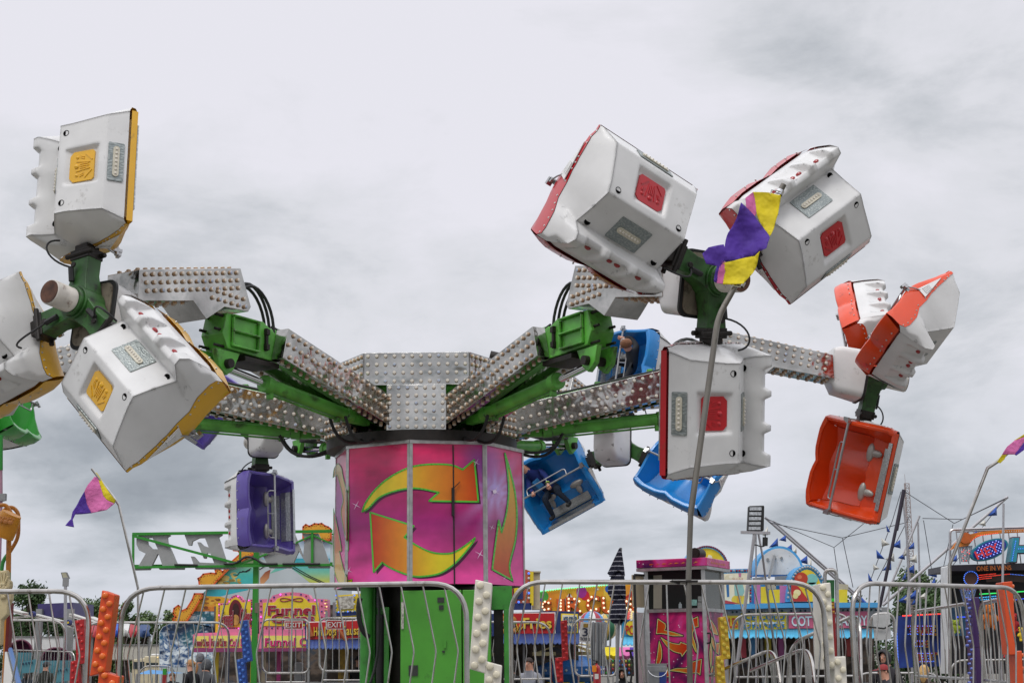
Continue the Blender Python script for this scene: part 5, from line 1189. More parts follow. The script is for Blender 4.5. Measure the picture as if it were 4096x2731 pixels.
panel(mq, [(1990, 2338), (2092, 2330), (2092, 2395), (1990, 2395)], d - .08, m_navy); panel(mq, [(2120, 2285), (2134, 2285), (2134, 2420), (2120, 2420)], d - .07, m_yel); panel(mq, [(1990, 2412), (2126, 2410), (2126, 2436), (1990, 2440)], d - .07, m_navy)
panel(mq, disc(2056, 2366, 24, 18), d - .10, m_yel, 'letter_disc'); panel(mq, disc(2006, 2366, 24, 18), d - .10, m_yel, 'letter_disc'); sign_text(mq, 'L', 2057, 2384, 34, d - .10, m_txred, 20, .05); sign_text(mq, 'O', 2006, 2384, 34, d - .10, m_txred, 26, .05)
bulbs(mq, along([(2115, 2292), (2115, 2410)], 19) + along([(2000, 2408), (2112, 2406)], 17), d - .08, 5, [lit_b, bl_w])
m = MB(); slab(m, [(2128, 2285), (2160, 2285), (2160, 2436), (2128, 2436)], d + .05, .4); slab(m, [(2124, 2283), (2163, 2283), (2163, 2288), (2124, 2288)], d, .5); m.build('pillar', m_beige, root, smooth=False)
# ---------------------------------------------------------------- circus sign, balloons, kiddie ride
d = 44.
root = thing('circus_sign', 'yellow circus sign with bulb letters and green lit edge behind the striped umbrella', 'sign', V((W(2350, 2600, d).x, d, 0)))
m = MB(); slab(m, cB([(715, 940), (715, 722), (900, 700), (1280, 668), (1605, 640), (1605, 960)]), d, .2); bd = m.build('board', M_('circus_yellow', 'dca41c', .45, var=.25, scale=.8), root, smooth=False)
sh = [(cB([(715, 760), (860, 715), (1100, 720), (990, 830), (715, 900)]), g2('d8701c', 'e0b830', 2160, 2330, 0), 1), (cB([(1300, 690), (1600, 660), (1600, 720), (1420, 820), (1300, 800)]), g2('e0c040', 'd8801c', 2415, 2540, 0), 1),
    (cB([(1490, 780), (1605, 690), (1605, 730), (1520, 800)]), 'b02818', 2), (cB(disc(745, 770, 48, 14, 52)), '4a9a3a', 2), (cB(disc(1096, 728, 48, 14, 55)), '9a2a8a', 2.5), (cB(disc(1128, 760, 42, 14, 46)), 'c02030', 2), (cB(disc(1340, 700, 28, 12, 34)), '2a5ab0', 2), (cB(disc(1575, 772, 16, 12)), '3a6ab8', 2), (cB(disc(726, 800, 16, 12)), '5a3a8a', 3),
    (cB([(940, 800), (985, 735), (1030, 800), (1040, 850), (930, 850)]), 'e4dcd0', 3), (cB([(965, 800), (982, 740), (992, 740), (995, 850), (960, 850)]), '5a1a1a', 4), (cB([(960, 745), (965, 720), (985, 708), (1005, 720), (1010, 745)]), 'c8a01c', 4), (cB(star(1245, 702, 14, 5, .45)), 'f0ece0', 3), (cB(star(1555, 703, 14, 5, .45)), 'f0ece0', 3), (cB(star(810, 790, 10, 5, .45)), 'f0ece0', 3)]
paint('sign_print', sh, dmap(d), bd, m_print)
m_bo = M_('marquee_letter', 'c8581c', .4); m_be = M_('marquee_edge', '5a1c10', .5); m_bulbw = M_('marquee_bulb_lit', 'fff0c8', .3, emit=.9)
for k, (ch, x0, x1, yb, h) in enumerate((('C', 722, 815, 900, 90), ('I', 868, 940, 905, 112), ('R', 955, 1105, 918, 140), ('C', 1138, 1262, 912, 150), ('U', 1280, 1410, 918, 148), ('S', 1490, 1602, 900, 120))):
    m = MB(); (xa, yb2), = cB([((x0 + x1) / 2, yb)]); hh = h / 2.302; ww = (x1 - x0) / 2.302
    ptext(m, ch, xa, yb2, hh, d - .06, 0, ww, .10, ext=.05); ptext(m, ch, xa + 1, yb2 + 1, hh, d - .03, 1, ww * 1.05, .14, ext=.03)
    L = m.build('letter', [m_bo, m_be], bd, smooth=False)
    spots = {'C': [(.75, .2), (.4, .08), (.16, .3), (.14, .6), (.35, .9), (.75, .82)], 'I': [(.5, .1), (.5, .35), (.5, .6), (.5, .88)], 'R': [(.15, .1), (.15, .35), (.15, .6), (.15, .9), (.5, .1), (.8, .25), (.6, .48), (.85, .9)], 'U': [(.14, .1), (.14, .4), (.18, .7), (.5, .92), (.84, .7), (.86, .4), (.86, .1)], 'S': [(.8, .2), (.45, .08), (.18, .28), (.5, .5), (.82, .72), (.5, .92), (.18, .8)]}[ch]
    bulbs(L, [(xa + (u - .5) * ww, yb2 - hh * (1 - v)) for u, v in spots], d - .13, 4.2, [m_bulbw])
bulbs(bd, along(cB([(722, 722), (900, 700), (1280, 668), (1400, 660)]), 9), d - .05, 3.2, [lit_g])
def gore_ball(label, x, y, r, d, cols, n=12):
    root = thing('balloon_car', label, 'ride balloon', W(x, y + r, d), 'striped balloons of the kiddie ride')
    rr = px(r, d); c = W(x, y, d); mats = [M_('gore_' + q, q, .4) for q in cols]
    m = MB(); nu, nv = n * 3, 14; vs = []
    for i in range(nv + 1):
        th = math.pi * i / nv
        for j in range(nu): ph = 2 * math.pi * j / nu + .3; vs.append(c + V((math.sin(th) * math.cos(ph), math.sin(th) * math.sin(ph), math.cos(th))) * rr)
    o = m.add(vs, [])
    for i in range(nv):
        for j in range(nu): m.f.append([i * nu + j, (i + 1) * nu + j, (i + 1) * nu + (j + 1) % nu, i * nu + (j + 1) % nu]); m.mi.append((j // 3) % len(cols))
    m.build('balloon', mats, root, sharp=60)
    m = MB(); m.cyl(c - UZ * rr * 1.35, c - UZ * rr * 1.7, rr * .45, rr * .4, 12); m.build('basket', m_beige, root)
    for a in range(4): m = MB(); q = V((math.cos(a * 1.57) * rr * .42, math.sin(a * 1.57) * rr * .42, 0)); m.tube([c - UZ * rr * .85 + q * 1.1, c - UZ * rr * 1.4 + q], .015, 5); m.build('rope', m_grey, root)
    for a in range(6): m = MB(); t = R(15 + a * 14); p = c + V((-.25 * math.sin(t), -math.sin(t), math.cos(t))).normalized() * rr * 1.01; m.ball(p, rr * .06, 6, 4); m.build('bulb', bl_w, root)
gore_ball('red, blue and white striped balloon behind the ticket sign', 2367, 2497, 53, 37, ['a0243a', '4a90cc', 'd8d8d8'])
gore_ball('green and cream striped balloon partly behind the grey pleated cover', 2418, 2508, 52, 38.5, ['2a6a4a', 'd8cca0', 'c8a850'])
gore_ball('yellow and red striped balloon behind the stand with the popcorn sign', 2528, 2488, 46, 40, ['d8a82a', 'c83a30', 'e0c880'])
d = 36.
root = thing('kiddie_carousel', 'blue and yellow kiddie carousel with truss arms beyond the fries stand', 'ride', V((W(2255, 2600, d).x, d, 0)))
c = V((W(2258, 2600, d).x, d, 0)); m = MB(); zc = W(2258, 2672, d).z; m.lathe([(.001, zc + .3), (.50, zc + .28), (.92, zc + .05), (.92, zc - .12), (.70, zc - .3), (.62, 0), (.8, 0)], c, UZ, 24, 0); m.build('drum', [M_('carousel_blue', '2a6ab0', .4)], root, sharp=30)
for k in range(12): m = MB(); a = R(30 * k); e = V((math.sin(a), -math.cos(a), 0)); m.bar(c + e * .66 + UZ * .1, c + e * .72 + UZ * (zc - .3), .16, .02, e); m.build('stripe', m_yel, root)
for k in range(24): m = MB(); a = R(15 * k); e = V((math.sin(a), -math.cos(a), 0)); m.ball(c + e * .93 + UZ * (zc - .03), .03, 6, 4); m.build('bulb', bl_w, root)
for k in range(8):
    a = R(22 + 45 * k); e = V((math.cos(a), math.sin(a), 0)); m = MB(); z1 = W(2258, 2612, d).z; z2 = W(2258, 2585, d).z
    m.bar(c + UZ * z1 + e * .1, c + UZ * z1 + e * 1.9, .06, .08); m.tube([c + UZ * (z2 + .1) + e * .1, c + UZ * z1 + e * 1.9], .02, 6); m.tube([c + UZ * z1 + e * .9, c + UZ * (z2 + .02) + e * .9], .015, 5); m.build('arm', M_('carousel_cream', 'd8c890', .5), root)
m = MB(); m.cyl(c + UZ * zc, c + UZ * (W(2258, 2560, d).z), .14, n=14); m.build('mast', m_yel, root)
root = thing('pleated_cover', 'grey pleated cover hanging narrow beside the ticket sign', 'cover', V((W(2392, 2700, 30).x, 30, 0)))
m = MB(); xs = [2358 + i * 7.5 for i in range(10)]; top = [W(x, 2484 + (6 if i % 2 else 0), 30 + (.08 if i % 2 else 0)) for i, x in enumerate(xs)]; bot = [W(2358 + 6 + (x - 2358) * .86, 2662, 30 + (.08 if i % 2 else 0)) for i, x in enumerate(xs)]
m.add(top + bot, [(i, i + 1, 11 + i, 10 + i) for i in range(9)]); o = m.build('cover', M_('grey_vinyl', '8c8e90', .6, dirt=.2), root, smooth=False); o.modifiers.new('t', 'SOLIDIFY').thickness = .02
m = MB(); m.cyl(V((W(2392, 2700, 30).x, 30.1, 0)), W(2392, 2484, 30.1), .035); m.build('pole', m_grey, root)
d = 27.
root = thing('skirted_table', 'table with yellow, pink and purple scalloped skirt beside the striped umbrella', 'table', V((W(2490, 2700, 29).x, 29, 0)))
for k, (a, b, mt) in enumerate(((1310, 1420, m_fl['yellow']), (1420, 1540, m_fl['pink']), (1540, 1640, m_fl['purple']))):
    x0, x1 = [cB([(q, 0)])[0][0] for q in (a, b)]; o = scallop(x0, x1, 2588, 2628, 29.0, 2, mt, root, .1); o.name = 'skirt'
m = MB(); zbox(m, 2418, 2562, 29.05, .8, 1.6, 1.68); m.build('table_top', m_grey, root)
for x in (2424, 2552): m = MB(); zbox(m, x, x + 8, 29.3, .08, 0, 1.6); m.build('leg', m_grey, root)
root = thing('balloon_dart_board', 'dart game board of small coloured balloons under the skirted table edge', 'game board', V((W(2480, 2700, 34).x, 34, 0)))
m = MB(); slab(m, cB([(1310, 1350), (1640, 1350), (1640, 1500), (1310, 1500)]), 34, .1); m.build('board', m_dark, root)
bc = [M_('dart_' + q, q, .35) for q in ('a03040', '2a8a3a', '2a6ab0', 'c8b040', '6a3a8a')]
for j in range(4):
    for i in range(11):
        x, y = cB([(1325 + i * 30, 1365 + j * 36)])[0]; m = MB(); m.ball(W(x, y, 33.9), px(5, 34), 8, 6, (.85, .85, 1.1)); m.build('balloon', bc[(i * 3 + j * 2) % 5], root)
# ------------------------------------------------------------------ umbrella, stool, extinguisher, bucket
d = 24.
root = thing('closed_umbrella', 'closed navy umbrella with thin white stripes, hanging in three tiers', 'umbrella', V((W(2480, 2700, d).x, d, 1.0)))
m = MB(); m.cyl(V((W(2466, 2731, d).x, d, 1.0)), W(2483, 2190, d), .022); m.build('pole', m_grey, root)
m_str = mat_ramp('striped_navy', [(.0, '10122a'), (.92, '12142c'), (.95, 'b8b8c0')], scale=4.2, detail=0, kind='Z', rough=.8)
for prof in (((2189, 2), (2195, 5), (2230, 14), (2270, 24), (2292, 30), (2295, 24)), ((2288, 18), (2300, 23), (2340, 29), (2372, 31), (2388, 26), (2393, 13)), ((2390, 15), (2405, 22), (2440, 27), (2472, 31), (2486, 20))):
    m = MB(); n = 22; vs = []; last = len(prof) - 1
    for i, (y, r) in enumerate(prof):
        c = W(2484 - r * .62 + (y - 2189) * .045, y, d)
        for j in range(n):
            a = 2 * math.pi * j / n; rr = px(r, d) * (1 + (.16 if j % 2 else -.10) * min(1, i * .6)) * (1 - .2 * math.sin(a + 1)); vs.append(c + V((math.cos(a) * rr, math.sin(a) * rr, (.05 * math.sin(a * 3) if i >= last - 1 else 0))))
    m.add(vs, [(i * n + j, i * n + (j + 1) % n, (i + 1) * n + (j + 1) % n, (i + 1) * n + j) for i in range(last) for j in range(n)]); m.build('canopy_tier', m_str, root, sharp=50)
d = 23.
root = thing('bar_stool', 'tall black metal bar stool next to the open booth door', 'stool', V((W(2542, 2700, d).x, d, 1.0)))
c = V((W(2542, 2600, d).x, d, 0)); zt = W(2542, 2596, d).z
m = MB(); m.lathe([(.001, zt), (.15, zt), (.155, zt - .015), (.15, zt - .035), (.001, zt - .035)], c, UZ, 20); m.build('seat', m_black, root)
for k in range(4):
    a = R(45 + 90 * k); e = V((math.cos(a), math.sin(a), 0)); m = MB(); m.tube([c + e * .11 + UZ * (zt - .03), c + e * .06 + UZ * (zt - .22), c + e * .17 + UZ * 1.0], .012, 6); m.build('leg', m_black, root)
d = 24.5
root = thing('fire_extinguisher', 'red fire extinguisher with orange tag standing at the entry gate', 'extinguisher', V((W(2388, 2700, d).x, d, 1.0)))
c = V((W(2388, 2700, d).x, d, 0)); z1 = W(2388, 2662, d).z
m = MB(); m.lathe([(.001, 1.0), (.06, 1.0), (.062, z1 - .05), (.05, z1 - .005), (.022, z1 + .02), (.02, z1 + .04)], c, UZ, 18); m.build('cylinder', M_('extinguisher_red', 'a8141a', .25, coat=.4), root)
m = MB(); m.box(c + UZ * (z1 + .06), (.03, .03, .05)); m.bar(c + UZ * (z1 + .07), c + V((-.07, 0, z1 + .10)), .015, .012); m.bar(c + UZ * (z1 + .05), c + V((-.06, 0, z1 + .03)), .015, .012); m.build('valve', m_grease, root)
m = MB(); m.box(c + V((-.045, -.07, z1 - .04)), (.07, .004, .10)); m.build('tag', M_('orange_tag', 'e88a1c', .5), root)
m = MB(); m.box(c + V((-.01, -.0635, z1 - .16)), (.06, .004, .08)); m.build('label', m_signwhite, root)
# ------------------------------------------------------------------ operator booth
def hpoint(x, d): p = W(x, 2500, d); return V((p.x, d, 0))
K, Lp, Rp = hpoint(2819, 20.9), hpoint(2589, 21.3), hpoint(2895, 21.75)
Bp = Lp + Rp - K
zf0, zf1 = W(2819, 2263, 20.9).z, W(2819, 2230, 20.9).z; zw0, zw1 = W(2819, 2437, 20.9).z, zf0 - .03
root = thing('operator_booth', 'pink galaxy printed operator booth with arrows and a wide dark window', 'booth', V((K.x, K.y, 1.0)))
m_gal = mat_ramp('galaxy_print', [(.30, '3a1248'), (.41, '8c1a5c'), (.50, 'cc2a70'), (.60, 'c8509a'), (.70, '8050a8')], scale=2.2, detail=7, distort=.6, rough=.3, specks=(16, .16))
def wall(mb, a, b, z0, z1, t=.04, mi=None):
    e = (b - a).normalized(); n = V((e.y, -e.x, 0)); mid = (a + b) / 2 - n * t / 2; mb.box(V((mid.x, mid.y, (z0 + z1) / 2)), ((b - a).length, t, z1 - z0), Mx((e, n, UZ)).transposed(), mi)
m = MB(); wall(m, Lp, K, 1.0, zw0); lowf = m.build('front_panel', m_gal, root, smooth=False)
m = MB(); wall(m, K, Rp, 1.0, zw0); m.build('side_panel', m_gal, root, smooth=False)
m = MB(); wall(m, Rp, Bp, 1.0, zf0); wall(m, Bp, Lp, 1.0, zw0); m.build('back_wall', m_whitep, root, smooth=False)
m = MB()
for q in (Lp, K, Rp):
    m.box(V((q.x, q.y, (1.0 + zf0) / 2)), (.055, .055, zf0 - 1.0))
for a, b in ((Lp, K), (K, Rp)):
    e = (b - a).normalized(); n = V((e.y, -e.x, 0))
    for z in (zw0, zf0 - .02): m.bar(a + n * .012 + UZ * z, b + n * .012 + UZ * z, .03, .045)
m.build('window_frame', MATS['aluminium_trim'], root, smooth=False)
m_glass = mat('dusky_glass', '222524', .2, var=.05, spec=.15); m_glass2 = mat('side_glass', '55554c', .15, var=.1, spec=.4)
m = MB(); wall(m, Lp, K, zw0, zw1, .01); m.build('window', m_glass, root, smooth=False)
m = MB(); wall(m, K, Rp, zw0, zw1, .01); m.build('window', m_glass2, root, smooth=False)
def booth_map(a, b):
    e = (b - a).normalized(); n = V((e.y, -e.x, 0)); return plane_map(a.copy(), n)
bm_ = booth_map(Lp, K)
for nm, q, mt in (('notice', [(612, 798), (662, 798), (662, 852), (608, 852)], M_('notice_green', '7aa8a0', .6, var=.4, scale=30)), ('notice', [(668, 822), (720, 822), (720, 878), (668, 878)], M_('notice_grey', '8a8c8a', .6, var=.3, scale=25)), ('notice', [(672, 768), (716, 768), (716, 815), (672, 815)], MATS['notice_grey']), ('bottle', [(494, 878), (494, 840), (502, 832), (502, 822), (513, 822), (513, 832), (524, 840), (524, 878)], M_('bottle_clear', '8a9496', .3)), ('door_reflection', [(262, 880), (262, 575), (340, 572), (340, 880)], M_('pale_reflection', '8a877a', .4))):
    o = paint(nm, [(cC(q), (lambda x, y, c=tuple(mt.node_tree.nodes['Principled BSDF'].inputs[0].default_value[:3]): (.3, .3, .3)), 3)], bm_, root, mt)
sh = []
def arrowset(A, gr, m_=None):
    A = csmooth(A, 4)
    for q in ribbon(A, 9): sh.append((q, '2a1034', 1))
    for q in ribbon(A, 2.6): sh.append((q, 'cfd88a', 2.5))
    sh.append((A, gr, 2))
go = lambda x0, x1, ax: g2('c83212', 'd8a82a', x0, x1, ax, 'd0641c')
arrowset(cC([(302, 975), (370, 1020), (375, 1055), (362, 1080), (450, 1100), (535, 1130), (440, 1130), (380, 1115), (330, 1108), (290, 1112)]), go(2625, 2735, 0))
arrowset(cC([(670, 955), (675, 1045), (640, 1052), (622, 1120), (648, 1210), (660, 1285), (640, 1255), (600, 1150), (590, 1080), (598, 1030), (580, 998)]), go(2470, 2600, 1))
arrowset(cC([(330, 1145), (380, 1175), (440, 1200), (505, 1210), (510, 1190), (598, 1222), (525, 1320), (515, 1292), (450, 1275), (390, 1230)]), go(2740, 2640, 0))
arrowset(cC([(315, 1180), (335, 1250), (335, 1340), (300, 1420), (282, 1420), (300, 1300)]), go(2680, 2560, 1))
arrowset(cC([(410, 1450), (480, 1430), (560, 1430), (610, 1405), (600, 1380), (705, 1345), (690, 1490), (660, 1470), (590, 1475), (500, 1460)]), go(2810, 2680, 0))
arrowset(cC([(385, 1415), (410, 1505), (360, 1510)]), go(2700, 2650, 1))
paint('arrow_print', sh, bm_, lowf, m_print)
sh = []; arrowset(cC([(790, 985), (830, 1050), (855, 1120), (820, 1110), (785, 1060)]), go(2480, 2540, 1)); arrowset(cC([(795, 1140), (840, 1205), (870, 1195), (862, 1300), (830, 1270), (800, 1200)]), go(2640, 2540, 1)); arrowset(cC([(790, 1200), (800, 1300), (790, 1420), (780, 1300)]), go(2680, 2560, 1)); arrowset(cC([(805, 1410), (830, 1470), (825, 1500), (790, 1460)]), go(2700, 2660, 1))
paint('arrow_print', sh, booth_map(K, Rp), root, m_print)
ov = .10; e1 = (K - Lp).normalized(); e2 = (Rp - K).normalized(); n1 = V((e1.y, -e1.x, 0)); n2 = V((e2.y, -e2.x, 0))
fL = Lp + n1 * ov - e1 * ov; fK = K + n1 * ov + n2 * ov; fR = Rp + n2 * ov + e2 * ov; fB = fL + fR - fK
m = MB(); m.add([q + UZ * z for z in (zf0, zf1) for q in (fL, fK, fR, fB)], [(0, 1, 5, 4), (1, 2, 6, 5), (2, 3, 7, 6), (3, 0, 4, 7), (4, 5, 6, 7), (3, 2, 1, 0)]); fas = m.build('roof', m_gal, root, smooth=False, bevel=.008)
m = MB(); m.add([q + UZ * z for z in (zf0 - .045, zf0 - .004) for q in (fL, fK, fR, fB)], [(0, 1, 5, 4), (1, 2, 6, 5), (2, 3, 7, 6), (3, 0, 4, 7), (4, 5, 6, 7), (3, 2, 1, 0)]); m.build('roof_trim', MATS['aluminium_trim'], root, smooth=False)
sh = []
for k in range(8):
    x = 220 + k * 58; y = 478 - k * 3.2; up = -1 if k % 2 == 0 else 1
    sh.append((cC([(x, y + 4), (x + 10, y - 12 * -up * .6), (x + 22, y - 8), (x + 48, y - 4), (x + 22, y + 2)]), g2('c84a14', 'd8a02a', 2595, 2800, 0), 2))
paint('arrow_print', sh, booth_map(fL, fK), fas, m_print)
sh = [(cC([(790 + k * 23, 458 + k * 4), (800 + k * 23, 446 + k * 4), (812 + k * 23, 464 + k * 4), (800 + k * 23, 468 + k * 4)]), 'c8641c', 2) for k in range(6)]
paint('arrow_print', sh, booth_map(fK, fR), fas, m_print)
pc = W(2790, 2214, 21.2); m = MB(); m.cyl(pc + V((-.05, -.1, 0)), pc + V((.06, .12, .0)), .08, n=16); m.cyl(pc + V((-.05, -.1, 0)), pc + V((-.055, -.11, 0)), .06, n=16); m.bar(pc - UZ * .12, pc, .05, .05, UY); m.build('spotlight', m_grease, root)
m = MB(); a = hpoint(2545, 21.0); wall(m, a, Lp + V((-.03, 0, 0)), zw0 + .05, W(2560, 2300, 21.2).z, .05); m.build('door', m_beige, root, smooth=False)
m = MB(); wall(m, a + V((0, .02, 0)), Lp + V((-.03, .02, 0)), 1.0, zw0 - .02, .05); m.build('door', m_whitep, root, smooth=False)
m = MB(); m.bar(a + V((-.01, -.02, 1.0)), a + UZ * (W(2545, 2298, 21).z) + V((-.01, -.02, 0)), .035, .035, UY); m.bar(a + UZ * (W(2545, 2298, 21).z) + V((0, -.02, 0)), Lp + V((-.03, -.02, W(2545, 2296, 21).z)), .03, .03); m.build('door_frame', m_black, root, smooth=False)
m = MB(); m.tube(round_path([W(2830, 2531, 20.85), W(2842, 2530, 20.8), W(2842, 2569, 20.8), W(2830, 2571, 20.85)], .03), .012, 6); m.build('handle', m_black, root)
d = 20.3
root = thing('plastic_bucket', 'grey plastic bucket with blue label in front of the operator booth', 'bucket', V((W(2630, 2700, d).x, d, 1.0)))
c = V((W(2630, 2700, d).x, d, 0)); zt = W(2630, 2652, d).z
m = MB(); m.lathe([(.10, 1.0), (.125, zt - .10), (.132, zt - .10), (.132, zt - .04), (.127, zt - .035), (.128, zt), (.118, zt), (.11, zt - .1)], c, UZ, 24); m.build('pail', M_('grey_plastic', '8c8f90', .4), root)
m = MB(); m.tube([c + V((.128 * math.cos(t), -.128 * math.sin(t) - .01, zt - .06 - .11 * math.sin(t))) for t in [math.pi * i / 10 for i in range(11)]], .004, 5); m.build('handle', m_chrome, root)
m = MB()
for i in range(6):
    a0, a1 = R(-85 + i * 9), R(-85 + (i + 1) * 9); m.add([c + V((math.cos(a) * .128, math.sin(a) * .128, z)) for a in (a0, a1) for z in (1.02, zt - .11)], [(0, 2, 3, 1)])
m.build('label', M_('label_blue', '1c3a8a', .4, var=.2), root)
# ------------------------------------------------------------------ light blue snack stand
d = 32.
root = thing('snack_stand', 'light blue popcorn and cotton candy stand with arched bulb signs', 'food stand', V((W(3100, 2600, d).x, d, 0)))
def arch(x0, x1, yb, yt, n=20, sup=1.0): return [(x0, yb)] + [((x0 + x1) / 2 - (x1 - x0) / 2 * math.cos(math.pi * i / n), yb - (yb - yt) * math.sin(math.pi * i / n) ** sup) for i in range(n + 1)] + [(x1, yb)]
def archsign(x0, x1, yb, yt, dd, th, mt_side, mt_face, inset, name):
    m = MB(); slab(m, cC(arch(x0, x1, yb, yt)), dd, th, 0, 0); o = m.build(name, [mt_side], root, smooth=False)
    m = MB(); slab(m, cC(arch(x0 + inset, x1 - inset, yb - 4, yt + inset)), dd - .03, .03); f = m.build('face', mt_face, o, smooth=False); return o
a1 = archsign(545, 960, 530, 300, d + .6, .9, m_lblue, m_yel, 26, 'arched_sign')
panel(a1, cC([(620, 420), (640, 360), (700, 340), (735, 375), (730, 420)]), d + .54, M_('teal_print', '3a9ab0', .5), 'print'); panel(a1, cC([(755, 420), (770, 385), (800, 395), (805, 420)]), d + .54, m_cream, 'print')
bulbs(a1, [p for p in cC([(752 - 195 * math.cos(R(t)), 515 - 205 * math.sin(R(t))) for t in range(12, 170, 6)])], d + .55, 4.5, [M_('bulb_maroon', '7a1c34', .3)])
a2 = archsign(1190, 1650, 572, 305, d + .9, .8, m_lblue, m_whitep, 22, 'arched_sign')
m = MB(); m.bar(W(*cC([(1378, 395)])[0], d + .8), W(*cC([(1325, 600)])[0], d + .7), .05, .05, UY); m.build('strut', m_grey, a2)
for x, y in ((1315, 430), (1382, 420), (1443, 418)): panel(a2, cC(disc(x, y, 12, 12, 16)), d + .84, m_grey, 'vent')
for q, mt in (([(1175, 600), (1280, 588), (1280, 640), (1175, 640)], m_grey), ([(1380, 585), (1505, 578), (1505, 670), (1380, 670)], m_grey), ([(1290, 640), (1390, 640), (1390, 700), (1290, 700)], m_beige)): panel(root, cC(q), d + .7, mt, 'vent_box')
for q, mt in (([(1190, 660), (1245, 660), (1245, 840), (1190, 840)], M_('mauve_panel', 'c070a0', .5)), ([(1250, 680), (1315, 680), (1315, 832), (1250, 832)], m_yel), ([(1325, 705), (1425, 705), (1425, 828), (1325, 828)], m_yel), ([(1425, 670), (1515, 670), (1515, 826), (1425, 826)], MATS['mauve_panel']), ([(1950, 705), (2048, 705), (2048, 825), (1950, 825)], m_yel), ([(1945, 650), (2055, 660), (2055, 708), (1945, 700)], m_beige)): panel(root, cC(q), d + .2, mt, 'wall_panel')
panel(root, cC([(1165, 850), (1165, 645), (1525, 645), (1525, 850)]), d + .85, m_lblue, 'rear_panel')
m = MB(); slab(m, cC([(880, 850), (880, 520), (1170, 512), (1170, 850)]), d + .1, .8); s1 = m.build('picture_sign', m_lblue, root, smooth=False)
panel(s1, cC([(905, 835), (905, 560), (1145, 552), (1145, 835)]), d + .07, m_cream, 'face')
sh = [(cC(disc(1050, 800, 70, 16, 50)), 'd8c040', 1), (cC(disc(960, 600, 40, 14, 30)), 'd8d0b0', 1), (cC(disc(975, 585, 20)), 'e8e0c8', 2), (cC([(930, 640), (955, 615), (960, 770), (940, 775)]), '2a6aa0', 2), (cC([(1005, 650), (1080, 640), (1100, 720), (1080, 770), (1010, 760)]), '8ab8b0', 2), (cC([(1030, 770), (1075, 760), (1060, 830), (1030, 830)]), 'd8a02a', 3), (cC([(1045, 555), (1070, 553), (1068, 590), (1048, 590)]), 'c87a9a', 2), (cC([(905, 835), (905, 800), (1000, 820), (1060, 838)]), 'b03a40', 2)]
for k in range(7): sh += [(q, 'b03a3a', 3) for q in ribbon(cC([(1000 + k * 12, 625), (995 + k * 15, 600)]), 1.4, False)]
paint('cartoon_print', sh, plane_map(V((0, d + .07, 0)), V((0, -1, 0))), s1, m_print)
bulbs(s1, along(cC([(900, 535), (1155, 530), (1155, 840)]), 11), d + .09, 4.6, [bl_r, M_('bulb_silver', 'a8a8a8', .25), M_('bulb_maroon', '7a1c34', .3)])
a3 = archsign(1482, 1870, 820, 478, d + .05, .9, m_lblue, m_yel, 44, 'arched_sign')
sh = [(cC([(1530, 815), (1530, 640), (1600, 680), (1680, 790), (1680, 815)]), 'b82a24', 2), (cC(disc(1622, 605, 62, 18, 58)), 'b83a1c', 3), (cC(disc(1608, 590, 22, 12, 20)), 'd8744a', 4), (cC(disc(1720, 610, 55, 16, 50)), '7ac0b8', 2), (cC([(1690, 640), (1760, 640), (1775, 700), (1700, 720)]), '8ac8c0', 2), (cC(disc(1585, 735, 34, 14, 30)), 'e8dca0', 3), (cC(disc(1570, 765, 26)), 'e0d088', 4)] + [(q, '6a2018', 5) for q in ribbon(cC([(1668, 660), (1740, 720)]), 3, False)]
paint('cartoon_print', sh, plane_map(V((0, d + .02, 0)), V((0, -1, 0))), a3, m_print)
bulbs(a3, [p for p in cC([(1676 - 175 * math.cos(R(t)), 800 - 302 * math.sin(R(t))) for t in range(4, 180, 8)])], d + .03, 5.2, [M_('bulb_silver', 'a8a8a8', .25)])
m = MB(); slab(m, cC([(870, 890), (870, 845), (1500, 830), (2072, 825), (2330, 825), (2330, 870), (1500, 872)]), d - .2, 2.8); m.build('deck', m_lblue, root, smooth=False)
m = MB(); slab(m, cC([(870, 1080), (870, 885), (2420, 868), (2420, 1075)]), d, 2.4); fa = m.build('fascia', m_grey, root, smooth=False)
bulbs(fa, along(cC([(915, 915), (1485, 900)]), 16) + along(cC([(1530, 902), (2400, 892)]), 18), d - .01, 4.4, [M_('bulb_dark', '2a2c34', .2), M_('bulb_silver', 'a8a8a8', .25), M_('bulb_green', '2a4a40', .25)])
p1 = panel(fa, cC([(1070, 1075), (1070, 925), (1492, 912), (1492, 1068)]), d - .03, M_('sign_yellow2', 'd8c01c', .4)); m_ice = M_('ice_white', 'cfe0ea', .4)
for t, y, w_ in (('ICE COLD', 985, 380), ('DRINKS', 1060, 375)):
    x = 2500 + 1280 / 2.302; yy = 2050 + y / 2.302; m = MB(); ptext(m, t, x, yy, 25, d - .05, 0, w_ / 2.302, .05); m.build('lettering', M_('text_teal', '1f6a9a', .4), p1, smooth=False)
    m = MB(); ptext(m, t, x, yy - 16, 9, d - .055, 0, w_ / 2.302, .05); m.build('snow_cap', m_ice, p1, smooth=False)
p2 = panel(fa, cC([(1508, 1062), (1508, 915), (2240, 905), (2240, 1056)]), d - .03, M_('sign_pink', 'cf5f7c', .4)); m = MB(); ptext(m, 'COTTON CANDY', cC([(1885, 0)])[0][0], cC([(0, 1035)])[0][1], 38, d - .05, 0, 298, .06); m.build('lettering', M_('text_pale', 'd6e2e4', .4), p2, smooth=False)
p3 = panel(fa, cC([(885, 1085), (885, 945), (1042, 945), (1042, 1080)]), d - .03, m_yel); m = MB(); ptext(m, 'APPLES', cC([(950, 0)])[0][0], cC([(0, 1055)])[0][1], 38, d - .05, 0, 76, .04); m.build('lettering', m_redp, p3, smooth=False)
